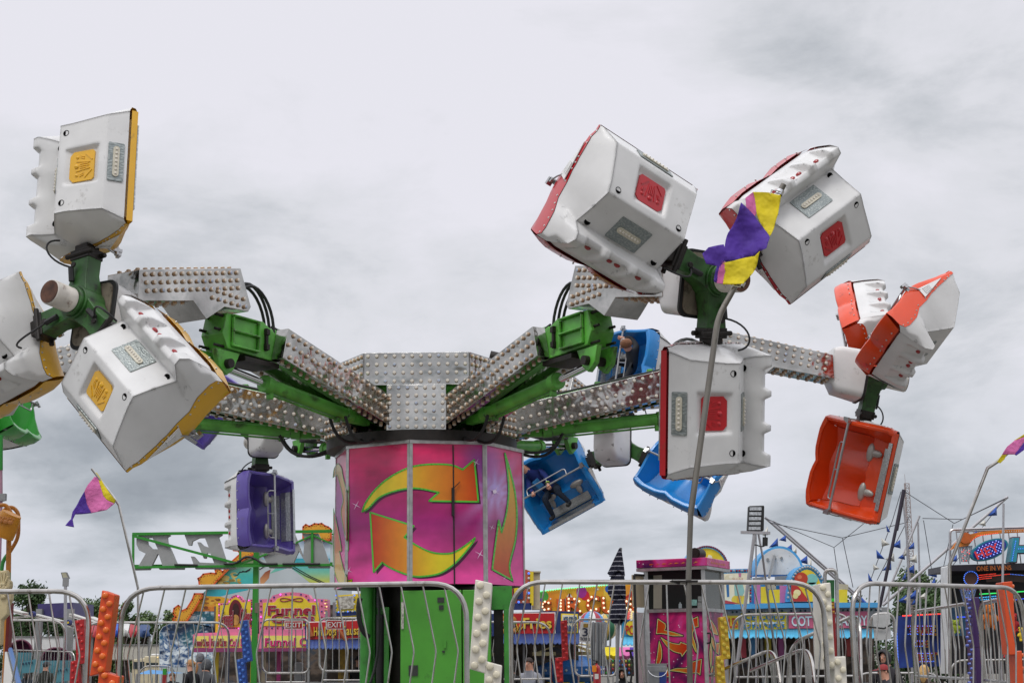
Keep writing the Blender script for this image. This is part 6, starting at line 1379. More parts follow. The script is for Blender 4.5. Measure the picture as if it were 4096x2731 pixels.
m_awl = M_('cyan_awning', '4aa8cc', .6, var=.15, scale=3); scallop(2890, 3500, 2516, 2546, d, 30, m_awl, root)
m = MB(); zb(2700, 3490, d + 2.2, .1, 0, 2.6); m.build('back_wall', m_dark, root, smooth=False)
m = MB(); zb(2900, 3490, d + .1, .6, 0, .95); m.build('counter', m_whitep, root, smooth=False)
for x in (2900, 3040, 3180, 3320, 3470): m = MB(); zb(x, x + 8, d + .05, .08, 0, 2.4); m.build('post', m_grey, root, smooth=False)
for x, c_ in ((2960, 'c84a5a'), (3000, '4a8ac0'), (3060, 'c8b83a'), (3110, 'b05a9a'), (3230, '8a6a5a'), (3280, 'c8c4c0'), (3380, 'a83a3a')): m = MB(); zb(x, x + 22, d + 1.0, .2, 1.5, 1.8 + .2 * rnd.random()); m.build('candy_bag', M_('bag_' + c_, c_, .4), root, bevel=.02)
m = MB(); slab(m, cB([(1470, 1150), (1470, 985), (1610, 980), (1610, 1150)]), d + 1, .3); wg = m.build('side_wing', M_('teal_panel', '2a8ab0', .45), root, smooth=False)
panel(wg, cB(disc(1556, 1060, 58, 20, 70)), d + .97, m_yel, 'disc'); m = MB(); ptext(m, 'POP', 2529, 2535, 36, d + .95, 0, 50, .05); m.build('lettering', m_redp, wg, smooth=False)
bulbs(wg, along(cB([(1475, 992), (1605, 985)]), 11), d + .98, 4, [bl_b, bl_w]); scallop(2488, 2552, 2546, 2575, d + 1, 4, m_awl, root)
# ------------------------------------------------------------------ light tower
d = 28.
root = thing('light_tower', 'portable light tower with a stack of five lamp rows on splayed legs', 'light tower', V((W(2960, 2700, d).x, d, 0)))
m = MB(); slab(m, [(2996, 2022), (3058, 2020), (3056, 2122), (2991, 2122)], d, .18); hd = m.build('lamp_head', m_black, root, bevel=.02)
for k in range(5):
    m = MB(); slab(m, rect(2999 - k, 2027 + k * 19.5, 3046 - k, 2040 + k * 19.5), d - .03, .03); r_ = m.build('lamp_row', M_('lamp_face', 'b8bcc0', .2, var=.5, scale=30), hd, smooth=False)
def pole(x0, y0, x1, y1, wpx, dd, d1=None, mt=m_mast, nm='leg', n=8):
    m = MB(); m.tube([W(x0, y0, dd), W(x1, y1, d1 or dd)], px(wpx / 2, dd), n); return m.build(nm, mt, root)
m = MB(); m.bar(W(2963, 2128, d), W(3080, 2131, d), .08, .05); m.build('crossbar', m_mast, root)
pole(3018, 2134, 2935, 2760, 14, d); pole(3034, 2134, 3050, 2220, 9, d + .3); pole(3050, 2220, 3120, 2760, 9, d + .3, d + 1.2); pole(3024, 2134, 3024, 2760, 6, d + .4)
m = MB(); m.cyl(W(3061, 2148, d), W(3060, 2182, d), .05, n=10); m.build('plug', m_black, root)
m = MB(); m.tube(bez(W(3018, 2178, d), W(3035, 2178, d), W(3040, 2190, d), W(3058, 2182, d), 8), .012, 5); m.tube([W(3060, 2130, d), W(3061, 2148, d)], .012, 5); m.build('cable', m_black, root)
# ------------------------------------------------------------------ bungee masts with pennants
def mast(label, segs, d, mt=m_mast, name='bungee_mast'):
    global root
    x, y = segs[0][2:4]
    root = thing(name, label, 'mast', V((W(x, 2700, d).x, d, 0)), 'masts of the bungee trampolines')
    for x0, y0, x1, y1, w_ in segs:
        m = MB(); m.tube([W(x0, y0, d), W(x1, y1, d)], px(w_ / 2, d), 10); m.build('tube', mt, root)
    return root
d = 40.
m_dmast = M_('dark_mast', '3c3640', .4, metal=.5)
mast('long sloping white mast descending right behind the blue snack stand', [(3060, 2068, 3500, 2450, 11), (3093, 2083, 3505, 2445, 7)], 41)
mast('dark leaning mast, the tallest one at the right', [(3616, 1958, 3515, 2445, 13), (3616, 1958, 3585, 2120, 16)], 39, m_dmast)
mast('upright grey mast just right of the dark leaning mast', [(3612, 1992, 3628, 2160, 8), (3628, 2160, 3652, 2780, 9)], 39.5)
mast('pale mast leaning right, second tallest beside the lattice tower', [(3678, 2062, 3531, 2417, 9)], 42); mast('upright pale mast under the tip of the second tallest leaning mast', [(3672, 2088, 3690, 2780, 8)], 42.2)
mast('longest low sloping mast reaching up towards the right edge', [(4030, 1986, 3531, 2420, 12)], 40.4); mast('upright mast near the right edge crossing the basketball booth', [(4014, 2013, 4006, 2780, 9)], 32)
root = thing('lattice_tower', 'thin lattice radio tower standing far behind the bungee masts', 'tower', V((W(3640, 2600, 62).x, 62, 0)))
d = 62.; A = [W(3617, 1932, d), W(3636, 1932, d), V((W(3626, 1932, d).x, d + .2, W(3626, 1932, d).z))]; B = [V((W(3655, 2500, d).x - .15, d, 0)), V((W(3655, 2500, d).x + .15, d, 0)), V((W(3655, 2500, d).x, d + .25, 0))]
m = MB()
for a, b in zip(A, B): m.tube([a, b], .018, 5)
for k in range(42):
    t0, t1 = k / 42, (k + 1) / 42
    for i in range(3): m.tube([A[i].lerp(B[i], t0), A[(i + 1) % 3].lerp(B[(i + 1) % 3], t1)], .010, 4); m.tube([A[i].lerp(B[i], t0), A[(i + 1) % 3].lerp(B[(i + 1) % 3], t0)], .008, 4)
m.tube([A[2], A[2] + UZ * .4], .008, 4); m.build('lattice', M_('tower_steel', '9a8c88', .6), root)
def wire(pts, d, r=.010):
    root = thing('guy_wire', 'x', 'wire', W(*pts[-1], d))
    m = MB(); P = [W(x, y, d) for x, y in pts]; m.tube(P, r, 4); m.build('strand', M_('wire_grey', '4a4a50', .5), root); return root
WL = [([(3063, 2072), (3336, 2188), (3480, 2073), (3510, 2050)], 'from the sloping white mast to a hook and up behind the orange car'), ([(3080, 2090), (3370, 2150), (3620, 2090)], 'strung level from the sloping white mast to the upright mast'), ([(3618, 1965), (3817, 2092)], 'descending right from the top of the dark mast'), ([(3690, 2072), (3850, 2076), (4020, 1996)], 'from the second tallest mast across to the low sloping mast'),
      ([(3817, 2092), (4025, 1990)], 'short, from its hook up to the tip of the low sloping mast'), ([(3336, 2190), (3352, 2300)], 'hanging straight down from the hook above the snack stand'), ([(3370, 2152), (3412, 2348)], 'hanging from the level wire beside the snack stand'), ([(3604, 1965), (3570, 2080), (3478, 2330)], 'with pennants, descending left from the dark mast'), ([(3640, 2060), (3508, 2320)], 'behind the dark mast, sloping left'), ([(3694, 2080), (3735, 2330)], 'descending right of the upright pale mast'), ([(3812, 2096), (3760, 2330)], 'hanging from the hook left of the bent flag pole'), ([(4005, 2010), (3780, 2300), (3690, 2390)], 'with pennants, under the low sloping mast')]
for p, lb in WL:
    o = wire(p, 39.8); o['label'] = 'thin wire ' + lb; o['group'] = 'guy wires of the bungee masts'
PN = [(3545, 2110, 'b'), (3525, 2165, 'w'), (3505, 2212, 'b'), (3492, 2265, 'w'), (3472, 2305, 'b'), (3600, 2172, 'b'), (3655, 2178, 'b'), (3575, 2225, 'w'), (3630, 2200, 'w'), (3617, 2222, 'b'), (3563, 2258, 'b'), (3665, 2230, 'w'), (3622, 2300, 'b'), (3655, 2272, 'b'), (3985, 2040, 'b'), (3940, 2088, 'w'), (3908, 2125, 'b'), (3872, 2170, 'w'), (3826, 2228, 'b'), (3745, 2288, 'b'), (3740, 2320, 'b'), (3700, 2380, 'w'), (3663, 2372, 'b'), (3625, 2392, 'b'), (3660, 2400, 'b'), (3648, 2385, 'w'), (3110, 2165, 'b'), (3142, 2150, 'b'), (3070, 2118, 'w'), (3166, 2190, 'b'), (3184, 2196, 'w'), (3228, 2235, 'b'), (3244, 2248, 'w'), (3405, 2395, 'b'), (3445, 2400, 'b')]
m_pn = {'b': M_('pennant_blue', '1c4a9c', .7), 'w': M_('pennant_white', 'c8c6bc', .7)}
for k, (x, y, c_) in enumerate(PN):
    s = 1.45 if k % 3 else 1.1; d = 39.7; fl = -1 if x < 3560 and x > 3400 else 1
    P = [W(x, y - 10 * s, d), W(x + 2, y + 14 * s, d), W(x - 24 * s * fl * (1 if k % 4 else .6), y + (8 if k % 2 else 16) * s, d - .2)]
    mid = (P[0] + P[1] + P[2]) / 3 - UY * .08; m = MB(); m.add(P + [mid], [(0, 1, 3), (1, 2, 3), (2, 0, 3)])
    o = m.build('pennant', m_pn[c_], None, smooth=True); o.modifiers.new('t', 'SOLIDIFY').thickness = .008
    near = min(WL, key=lambda q: min((q_[0] - x) ** 2 + (q_[1] - y) ** 2 for q_ in q[0]))
    tag(o, ('blue' if c_ == 'b' else 'white') + ' pennant fluttering among the bungee masts', 'pennant', 'blue pennants on the mast wires' if c_ == 'b' else 'white pennants on the mast wires')
# ------------------------------------------------------------------ basketball booth, shot board
d = 34.
root = thing('basketball_booth', 'dark basketball game booth with lit signs on its roof at the right edge', 'game booth', V((W(3950, 2600, d).x, d, 0)))
m = MB(); slab(m, cD([(1052, 1500), (1052, 728), (1640, 712), (1900, 712), (1900, 1500)]), d + 1.5, .2); m.build('back_wall', M_('booth_black', '0e0e14', .5), root, smooth=False)
m = MB(); slab(m, cD([(1048, 770), (1048, 728), (1900, 708), (1900, 760)]), d, 1.6); hdr = m.build('header', M_('header_dark', '1c1420', .4), root, smooth=False)
m = MB(); ptext(m, 'ONE IN WINS', cD([(1382, 0)])[0][0], cD([(0, 765)])[0][1], 19, d - .03, 0, 138, .06, tilt=1); m.build('lettering', M_('text_orange', 'a85a1c', .5), hdr, smooth=False)
m = MB(); slab(m, cD([(1046, 1500), (1046, 740), (1056, 728), (1072, 728), (1072, 1500)]), d - .05, .5); m.build('corner_post', m_whitep, root, smooth=False)
bb = panel(root, cD(disc(1217, 822, 46, 22)), d + .1, M_('ball_brown', '4a2a1a', .6), 'basketball_panel'); bulbs(bb, [cD([(1217 + 50 * math.cos(R(t)), 822 + 50 * math.sin(R(t)))])[0] for t in range(0, 360, 15)], d + .05, 2.4, [lit_b], 'led')
bulbs(bb, along(cD([(1275, 800), (1400, 788)]), 5) + along(cD([(1275, 815), (1500, 790)]), 5) + along(cD([(1280, 828), (1370, 818)]), 5), d + .05, 1.6, [lit_r], 'led'); 
panel(root, cD([(1320, 800), (1450, 785), (1600, 790), (1600, 850), (1440, 840), (1330, 850)]), d + .2, M_('streak_brown', '3a2416', .5, var=.5), 'streak_panel')
bulbs(bb, along(cD([(1500, 792), (1640, 805)]), 6), d + .05, 1.6, [lit_b], 'led')
m = MB()
for k in range(14):
    t = 2 * math.pi * k / 14
    for s in (1, -1):
        P = []
        for i in range(6): rr = 34 - 3.2 * i; a = t + s * .22 * i; P.append(W(3872 + rr * math.cos(a), 2352 + i * 11 + rr * .16 * math.sin(a), d + .0 + .12 * math.sin(a)))
        m.tube(P, .008, 4)
hp = m.build('hoop_net', M_('net_blue', '7a8ab0', .6), root)
m = MB(); m.tube([W(3872 + 35 * math.cos(t), 2352 + 6 * math.sin(t), d + .2 * math.sin(t)) for t in [2 * math.pi * i / 20 for i in range(20)]], .015, 6, closed=True); m.build('hoop_ring', M_('hoop_orange', 'b8501c', .4), root)
bulbs(hp, [(3850 + rnd.random() * 44, 2360 + rnd.random() * 45) for _ in range(16)], d - .2, 1.8, [lit_b], 'led')
m = MB(); slab(m, cD([(1280, 930), (1700, 905), (1700, 912), (1280, 938)]), d - .2, .02); m.build('led_strip', M_('led_green_lit', '30d060', .3, emit=.9), root, smooth=False)
m = MB(); slab(m, cD([(1115, 1092), (1225, 1094), (1225, 1100), (1115, 1100)]), d - .2, .02); slab(m, cD([(1430, 985), (1700, 950), (1700, 955), (1430, 990)]), d - .22, .02); m.build('led_strip', M_('led_blue_lit', '3050f0', .3, emit=.9), root, smooth=False)
m = MB(); slab(m, cD([(1078, 1230), (1078, 1010), (1230, 1010), (1230, 1230)]), d + .4, .1); m.build('scoreboard', M_('score_teal', '1c4a6a', .4, var=.4), root, smooth=False)
bulbs(root, along(cD([(1280, 960), (1480, 940)]), 7) + along(cD([(1290, 975), (1480, 955)]), 7), d - .2, 2.4, [M_('bulb_cyan_lit', '40b0f0', .3, emit=.8)], 'led')
# roof signs
m = MB(); T = [cD([p])[0] for p in ((1068, 720), (1068, 490), (1085, 475), (1700, 455))]; m.tube(round_path([W(x, y, d + .3) for x, y in T], .1), .03, 6); m.tube([W(*cD([(1110, 490)])[0], d + .3), W(*cD([(1700, 470)])[0], d + .3)], .02, 5)
for x in range(1110, 1600, 62): m.tube([W(*cD([(x, 480)])[0], d + .3), W(*cD([(x + 30, 720)])[0], d + .3)], .014, 5)
m.build('roof_truss', m_mast, root)
m = MB(); slab(m, cD([(1075, 620), (1110, 570), (1180, 515), (1290, 490), (1420, 478), (1640, 470), (1640, 492), (1450, 500), (1300, 515), (1230, 545), (1200, 590), (1120, 600)]), d + .05, .1); sw = m.build('swoosh_sign', M_('swoosh_orange', 'c8741c', .4, var=.3), root, smooth=False)
panel(sw, cD(disc(1180, 535, 42, 18, 40)), d + .0, M_('ball_orange', 'b85a1c', .5, var=.3), 'ball_picture'); bulbs(sw, along(cD([(1215, 560), (1260, 520), (1420, 498)]), 7), d + .02, 2, [lit_r], 'led'); bulbs(sw, along(cD([(1440, 490), (1640, 482)]), 9), d + .02, 2, [bl_w], 'led')
m = MB()
for k in range(7):
    m.tube([W(*cD([(1135 + k * 14, 590)])[0], d + .1), W(*cD([(1140 + k * 12 + (k % 2) * 8, 650)])[0], d + .08), W(*cD([(1150 + k * 8, 705)])[0], d + .1)], .012, 4); m.tube([W(*cD([(1225 - k * 14, 590)])[0], d + .1), W(*cD([(1200 - k * 8, 705)])[0], d + .1)], .012, 4)
m.build('net_picture', M_('net_pale', '9aa0a8', .6), sw); bulbs(sw, [cD([(1140 + rnd.random() * 70, 600 + rnd.random() * 100)])[0] for _ in range(22)], d + .02, 1.8, [lit_r, bl_w], 'led')
def tiltell(cx, cy, a, b, ang, n=28): return [(cx + a * math.cos(t) * math.cos(ang) + b * math.sin(t) * math.sin(ang), cy - a * math.cos(t) * math.sin(ang) + b * math.sin(t) * math.cos(ang)) for t in [2 * math.pi * i / n for i in range(n)]]
m = MB(); slab(m, cD(tiltell(1352, 618, 138, 68, R(22))), d - .1, .15); ov_ = m.build('oval_sign', M_('oval_teal', '1c7a90', .4), root, smooth=False)
panel(ov_, cD(tiltell(1352, 618, 124, 56, R(22))), d - .13, M_('oval_blue', '1c2a8a', .4), 'face')
m = MB(); ptext(m, 'HEY', *cD([(1345, 655)])[0], 34, d - .17, 0, 100, .05, tilt=21); m.build('lettering', M_('led_red_letters', 'b02a2a', .4, emit=.5), ov_, smooth=False)
for i in range(-9, 10):
    for j in range(-3, 4):
        if (i / 9.2) ** 2 + (j / 3.6) ** 2 < 1:
            x = 1352 + (i * 13 * math.cos(R(22)) + j * 14 * math.sin(R(22))); y = 618 - (i * 13 * math.sin(R(22)) - j * 14 * math.cos(R(22))); 
            if (i + j) % 2 == 0: m = MB(); m.ball(W(*cD([(x, y)])[0], d - .14), .013, 6, 4); m.build('led', M_('led_pale_lit', 'a0b4ff', .3, emit=1.0), ov_)
m = MB(); slab(m, cD([(1492, 705), (1520, 532), (1562, 532), (1556, 590), (1700, 585), (1700, 640), (1548, 640), (1540, 705)]), d - .1, .3); hs = m.build('letter', M_('letter_teal', '2a8a9a', .4), root, smooth=False)
m = MB(); slab(m, cD([(1486, 712), (1515, 526), (1568, 526), (1562, 584), (1706, 580), (1706, 646), (1554, 646), (1546, 712)]), d - .04, .2); m.build('letter_edge', M_('edge_maroon', '6a1a3a', .5), hs, smooth=False)
bulbs(hs, along(cD([(1510, 695), (1538, 545)]), 7) + along(cD([(1556, 612), (1680, 608)]), 8), d - .11, 2, [lit_b], 'led')
d = 36.
root = thing('shot_board', 'blue game board with lit words inviting to take the shot', 'sign', V((W(3690, 2700, d).x, d, 0)))
m = MB(); slab(m, cG([(935, 1085), (950, 505), (1440, 480), (1500, 1060)]), d, .2); bd = m.build('board', mat_ramp('shot_blue', [(.3, '0e1c4a'), (.55, '1c3a8a'), (.75, '4a8ac0')], scale=.8, rough=.4), root, smooth=False)
bulbs(bd, along(cG([(1005, 505), (1440, 482)]), 6), d - .04, 3, [lit_r]); bulbs(bd, along(cG([(935, 650), (958, 1120)]), 6), d - .04, 2.2, [lit_b], 'led')
for t, x, y, h, w_ in (('TAKE', 1210, 715, 105, 305), ('THE', 1205, 848, 72, 145), ('SHOT', 1262, 1018, 105, 245)):
    X, Y = cG([(x, y)])[0]; m = MB(); ptext(m, t, X, Y, h / 2.78, d - .05, 0, w_ / 2.78, .09, ext=.03); ptext(m, t, X + 1.5, Y + 1.5, h / 2.78, d - .02, 1, w_ / 2.78 * 1.03, .13, ext=.02); L = m.build('lettering', [M_('letter_red', '8a2424', .4), m_yel], bd, smooth=False)
    n = len(t)
    for i in range(n):
        for v in range(4): bulbs(L, [(X + (i + .35 + .1 * (v % 2) - n / 2) * w_ / 2.78 / n, Y - h / 2.78 * (.1 + v * .27))], d - .10, 2, [lit_b], 'led')
    bulbs(L, along([(X - w_ / 5.8, Y - 2), (X + w_ / 5.8, Y - 2)], 9) + along([(X - w_ / 5.8, Y - h / 2.78 + 3), (X + w_ / 5.8, Y - h / 2.78 + 3)], 9), d - .10, 2, [lit_b], 'led')
def plush(label, x, y, s, d, col, belly=None):
    root = thing('plush_toy', label, 'plush toy', W(x, y + 2.6 * s, d), 'plush prizes hanging in the basketball booth')
    c = W(x, y, d); k = px(s, d); mt = M_('plush_' + col, col, .95, var=.2, scale=8, bump=.3)
    m = MB(); m.ball(c - UZ * k * 1.5, k * 1.15, 12, 9, (1, .8, 1.2)); m.build('body', mt, root)
    m = MB(); m.ball(c, k, 12, 9, (1, .85, .9)); m.ball(c + V((0, -k * .75, -k * .25)), k * .42, 10, 6); hd = m.build('head', mt, root)
    for sx in (-1, 1):
        m = MB(); m.ball(c + V((sx * k * .75, 0, k * .7)), k * .35, 8, 6); m.build('ear', mt, root); m = MB(); m.ball(c + V((sx * k * .35, -k * .85, k * .15)), k * .13, 8, 6); m.build('eye', m_txk, root)
        m = MB(); m.tube([c + V((sx * k * .9, 0, -k * 1.0)), c + V((sx * k * 1.4, -k * .3, -k * 1.7))], [k * .36, k * .3], 8); m.build('arm', mt, root); m = MB(); m.tube([c + V((sx * k * .55, 0, -k * 2.3)), c + V((sx * k * .7, -k * .4, -k * 3.1))], [k * .42, k * .36], 8); m.build('leg', mt, root)
plush('big orange plush bear hanging in the basketball booth', 3955, 2438, 24, 30, 'b8641c'); plush('green and yellow plush toy hanging left of the orange bear', 3822, 2490, 13, 32, '8a9a2a'); plush('red plush toy at the right edge beside the orange bear', 4050, 2470, 17, 30, '9a1c24'); plush('small red plush toy low at the right edge', 4032, 2605, 13, 29.5, 'b02430'); plush('teal plush toy low behind the orange zigzag board', 4022, 2530, 9, 30.5, '2a8a9a'); plush('yellow plush toy cut off at the right edge', 4088, 2520, 13, 31, 'd8b82a')
root = thing('height_post', 'green and red height marker post in a metal hoop behind the white zigzag board', 'post', V((W(3326, 2700, 18).x, 18, 1.0)))
d = 18.; m = MB(); slab(m, [(3300, 2318), (3338, 2318), (3338, 2392), (3304, 2392)], d, .05); m.build('green_panel', M_('post_green', '1c5a2a', .5), root, smooth=False)
m = MB(); slab(m, [(3322, 2392), (3338, 2392), (3352, 2731), (3330, 2731)], d, .05); rp = m.build('red_panel', M_('post_red', '8a1c1c', .5), root, smooth=False); m = MB(); slab(m, [(3322, 2392), (3338, 2392), (3338, 2404), (3322, 2404)], d - .01, .06); m.build('lime_band', M_('post_lime', '3fc83a', .5), root, smooth=False)
m = MB(); [ptext(m, t, 3332, y, 9, d - .01, 0, 11, .03) for t, y in (('E', 2418), ('BE', 2431), ('!!', 2450))]; m.build('lettering', m_txy, rp, smooth=False)
m = MB(); m.tube(round_path([W(3300, 2400, d), W(3300, 2278, d), W(3346, 2278, d), W(3356, 2731, d)], .075, 8), .022, 8); m.build('hoop', m_steel, root)
# ------------------------------------------------------------------ trees
m_leaf = mat_ramp('leaf', [(.3, '2a3c20'), (.5, '3c5430'), (.7, '55703c')], scale=1.4, rough=.7); m_leaf2 = mat_ramp('leaf_pale', [(.3, '384a2c'), (.5, '50663c'), (.7, '6c8250')], scale=1.4, rough=.7); m_bark = M_('bark', '3a3026', .9)
def tree(label, x, ytop, d, wpx, hfrac=.75, nl=2600, leaf=.16, mt=None, seed=1, lean=0., group='trees along the far edge of the fairground'):
    rn = random.Random(seed); top = W(x, ytop, d); h = top.z; r = px(wpx / 2, d)
    root = thing('tree', label, 'tree', V((top.x, d, 0)), group)
    m = MB(); m.tube([V((top.x, d, 0)), V((top.x + .1, d, h * .35)), V((top.x + lean * .3, d, h * .6)), V((top.x + lean, d, h * .93))], [.2, .16, .11, .03], 8)
    cz = h * (1 - hfrac / 2); cl = []
    for k in range(26):
        a = rn.random() * 6.283; q = rn.random() ** .5; z = -1 + 2 * rn.random()
        rr = math.sqrt(max(0, 1 - z * z)); c = V((top.x + lean * (.5 + z * .5) + math.cos(a) * q * rr * r, d + math.sin(a) * q * rr * r, cz + z * h * hfrac * .46)); s = (.22 + .26 * rn.random()) * min(r, h * hfrac * .5)
        cl.append((c, s)); b = V((top.x, d, min(c.z - .2, h * (.3 + .4 * rn.random())))); m.tube([b, b.lerp(c, .6) + UZ * .1, c], [.05, .03, .012], 5)
    m.build('trunk', m_bark, root)
    m = MB()
    for i in range(nl):
        c, s = cl[int(rn.random() * len(cl))]
        v = V((rn.gauss(0, 1), rn.gauss(0, 1), rn.gauss(0, 1))); v = v.normalized() * (rn.random() ** .45) * s * (1.15 if rn.random() < .9 else 1.6)
        p = c + v; n = V((rn.gauss(0, 1), rn.gauss(0, 1), rn.gauss(0, 1) + .5)).normalized(); u = n.orthogonal().normalized(); w_ = n.cross(u); l = leaf * (.6 + .8 * rn.random())
        m.add([p - u * l, p + w_ * l * .5, p + u * l, p - w_ * l * .5], [(0, 1, 2, 3)])
    m.build('crown', mt or m_leaf, root, smooth=False)
for i, (lb, x, y, d, w_, hf, nl, mt) in enumerate((
    ('broad dark tree above the purple ride box at the left', 118, 2350, 68, 190, .8, 3800, m_leaf), ('dark tree at the far left edge behind the carved flower', -40, 2400, 70, 170, .8, 2600, m_leaf),
    ('tall loose tree left of the big orange zigzag board', 375, 2382, 74, 150, .8, 3200, m_leaf2), ('tree between the orange zigzag board and the left flag pole', 500, 2392, 72, 150, .82, 3200, m_leaf2), ('low sloping tree right of the left flag pole', 580, 2440, 74, 130, .8, 2400, m_leaf2),
    ('thin pale tree top showing beside the orange scroll of the painted facade', 672, 2448, 80, 110, .75, 1500, m_leaf2), ('dense dark tree low behind the white trailer', 240, 2460, 76, 230, .95, 3600, m_leaf), ('dense low tree behind the striped canopy', 420, 2480, 78, 260, .95, 3600, m_leaf),
    ('tall airy tree behind the bungee masts', 3640, 2266, 70, 170, .8, 3000, m_leaf2), ('bushy tree right of the upright pale mast', 3730, 2322, 68, 150, .85, 3000, m_leaf), ('dense low tree behind the pennants at the right', 3640, 2385, 66, 300, .95, 4200, m_leaf), ('low dark tree left of the dark leaning mast', 3440, 2370, 70, 150, .9, 2400, m_leaf), ('dark tree beside the basketball booth', 3790, 2390, 66, 130, .95, 2200, m_leaf))):
    tree(lb, x, y, d, w_, hf, int(nl * 2.1), .085, mt, 11 + i)
# ------------------------------------------------------------------ left: light mast, swinging ride, tents, trailers
d = 45.
root = thing('light_mast', 'thin light mast with one square tilted lamp panel at the left', 'light mast', V((W(268, 2700, d).x, d, 0)))
m = MB(); m.tube([V((W(268, 2700, d).x, d, 0)), W(262, 2318, d)], .05, 8); m.build('pole', m_mast, root)
m = MB(); slab(m, cF([(433, 780), (470, 778), (490, 822), (446, 828)]), d, .15); hd = m.build('lamp_frame', M_('lamp_frame', '5a5a58', .5), root, smooth=False)
m = MB(); slab(m, cF([(439, 784), (468, 782), (485, 819), (450, 824)]), d - .03, .02); m.build('lamp_face', M_('lamp_glass', 'a8a48c', .3), hd, smooth=False)
m = MB(); m.box(W(263, 2326, d), (.16, .1, .26)); m.build('mount', m_grey, root)
d = 52.
root = thing('swinging_arm_ride', 'ride with red striped white arms and a purple centre box behind the left barriers', 'ride', V((W(215, 2700, d).x, d, 0)))
m = MB(); slab(m, cE([(492, 535), (948, 515), (948, 715), (492, 705)]), d, 2.6); m.build('centre_box', M_('ride_purple', '3c3468', .5, var=.2), root, smooth=False)
m_rw = mat_ramp('arm_stripes', [(.0, 'c8c4bc'), (.44, 'ccc8c2'), (.5, 'a04048'), (.60, 'c8c4bc')], scale=2.2, detail=0, kind='Z', rough=.5)
for q in ((118, 600, 332, 655, 36), (130, 715, 440, 685, 22), (465, 672, 818, 762, 44), (932, 668, 1262, 775, 38), (905, 790, 1130, 850, 48), (1190, 705, 1420, 800, 32)):
    a = W(*cE([q[:2]])[0], d - .6); b = W(*cE([q[2:4]])[0], d - .9); m = MB(); h = px(q[4] / 3.26, d); m.bar(a, b, .3, h * .42); m.bar(a - UZ * h * .6, b - UZ * h * .6, .3, h * .36); m.bar(a - UZ * h * .32, b - UZ * h * .32, .2, h * .2, mi=1); m.build('arm', [M_('arm_white', 'c4c2bc', .5), M_('arm_red', '9a3a40', .5)], root, smooth=False)
for x, y, r in ((410, 664, 26), (886, 776, 26)):
    m = MB(); X, Y = cE([(x, y)])[0]; slab(m, disc(X, Y, r / 3.26, 14, r / 3.26 * 1.4), d - 1.2, .3); h = m.build('star_hub', M_('hub_blue', '1c2a70', .5), root, smooth=False); m = MB(); slab(m, star(X, Y, r / 3.26 * .75, 5, .42, -.3), d - 1.24, .03); m.build('star', m_yel, h, smooth=False)
for x in (520, 925): m = MB(); a = W(*cE([(x, 600)])[0], d - .1); m.bar(V((a.x, a.y, 0)), a, .2, .2, UY); m.build('support', m_grey, root, smooth=False)
d = 46.
def dome(label, x0, x1, yb, yt, d):
    root = thing('tub_canopy', label, 'ride tub', V((W((x0 + x1) / 2, 2700, d).x, d, 0)), 'maroon half dome ride tubs')
    a, b = W(x0, yb, d), W(x1, yb, d); r = (b.x - a.x) / 2; c = (a + b) / 2; h = W(x0, yt, d).z - c.z
    m = MB(); nu, nv = 20, 8; vs = []
    for i in range(nv + 1):
        for j in range(nu + 1): ph = math.pi * j / nu; th = math.pi / 2 * i / nv; vs.append(c + V((-math.cos(ph) * r, math.sin(th) * math.sin(ph) * r * .9, math.sin(ph) * math.cos(th) * h)))
    m.add(vs, [(i * (nu + 1) + j, i * (nu + 1) + j + 1, (i + 1) * (nu + 1) + j + 1, (i + 1) * (nu + 1) + j) for i in range(nv) for j in range(nu)]); o = m.build('shell', M_('tub_maroon', '5a1c38', .35, var=.2, coat=.2), root, sharp=60); o.modifiers.new('t', 'SOLIDIFY').thickness = .06
    m = MB(); zb_ = c.z; m.lathe([(r * .95, zb_), (r * .98, zb_ - .35), (r * .6, zb_ - .9), (r * .3, 0)], V((c.x, c.y, 0)), UZ, 18); m.build('tub', M_('tub_teal', '48808c', .4), root)
dome('maroon half dome ride tub at the far left, partly behind the carved flower', 30, 130, 2608, 2555, 46); dome('maroon half dome ride tub left of the red zigzag board', 158, 285, 2640, 2586, 44)
def trailer(label, x0, x1, yt, yb, d, mt, dep=2.5, cab=False):
    root = thing('trailer', label, 'trailer', V((W((x0 + x1) / 2, 2700, d).x, d, 0)), 'trailers parked along the far edge')
    m = MB(); slab(m, rect(x0, yt, x1, yb), d, dep); m.build('body', mt, root, bevel=.06, smooth=False)
    m = MB(); slab(m, rect(x0 - 1, yt - 1.5, x1 + 1, yt + 2), d - .05, dep + .1); m.build('roof_edge', m_grey, root, smooth=False)
    zb_ = W(x0, yb, d).z
    for x in (x0 + (x1 - x0) * .2, x0 + (x1 - x0) * .8):
        c = V((W(x, 2700, d).x, d + .2, .42)); m = MB(); m.cyl(c, c + UY * .25, .42, n=16); w_ = m.build('wheel', m_black, root)
        if zb_ > .8: m = MB(); m.box(V((c.x, d + .8, (zb_ + .42) / 2)), (.2, .8, max(.1, zb_ - .42))); m.build('chassis', m_dark, root)
trailer('long white trailer under the purple ride box', 40, 239, 2545, 2600, 60, m_whitep); trailer('long pale trailer with a dark stain behind the striped canopy', 440, 640, 2577, 2640, 62, M_('pale_trailer', 'b8b4a8', .5, dirt=.25))
root = thing('motorhome', 'cream motorhome with a roof unit at the edge of the wave wall', 'motorhome', V((W(580, 2700, 52).x, 52, 0)))
d = 52.; m = MB(); slab(m, cE([(1720, 1640), (1722, 1260), (1880, 1240), (1885, 1215), (2075, 1215), (2075, 1640)]), d, 2.3); m.build('body', M_('cream_body', 'c8bc9c', .4), root, bevel=.08, smooth=False)
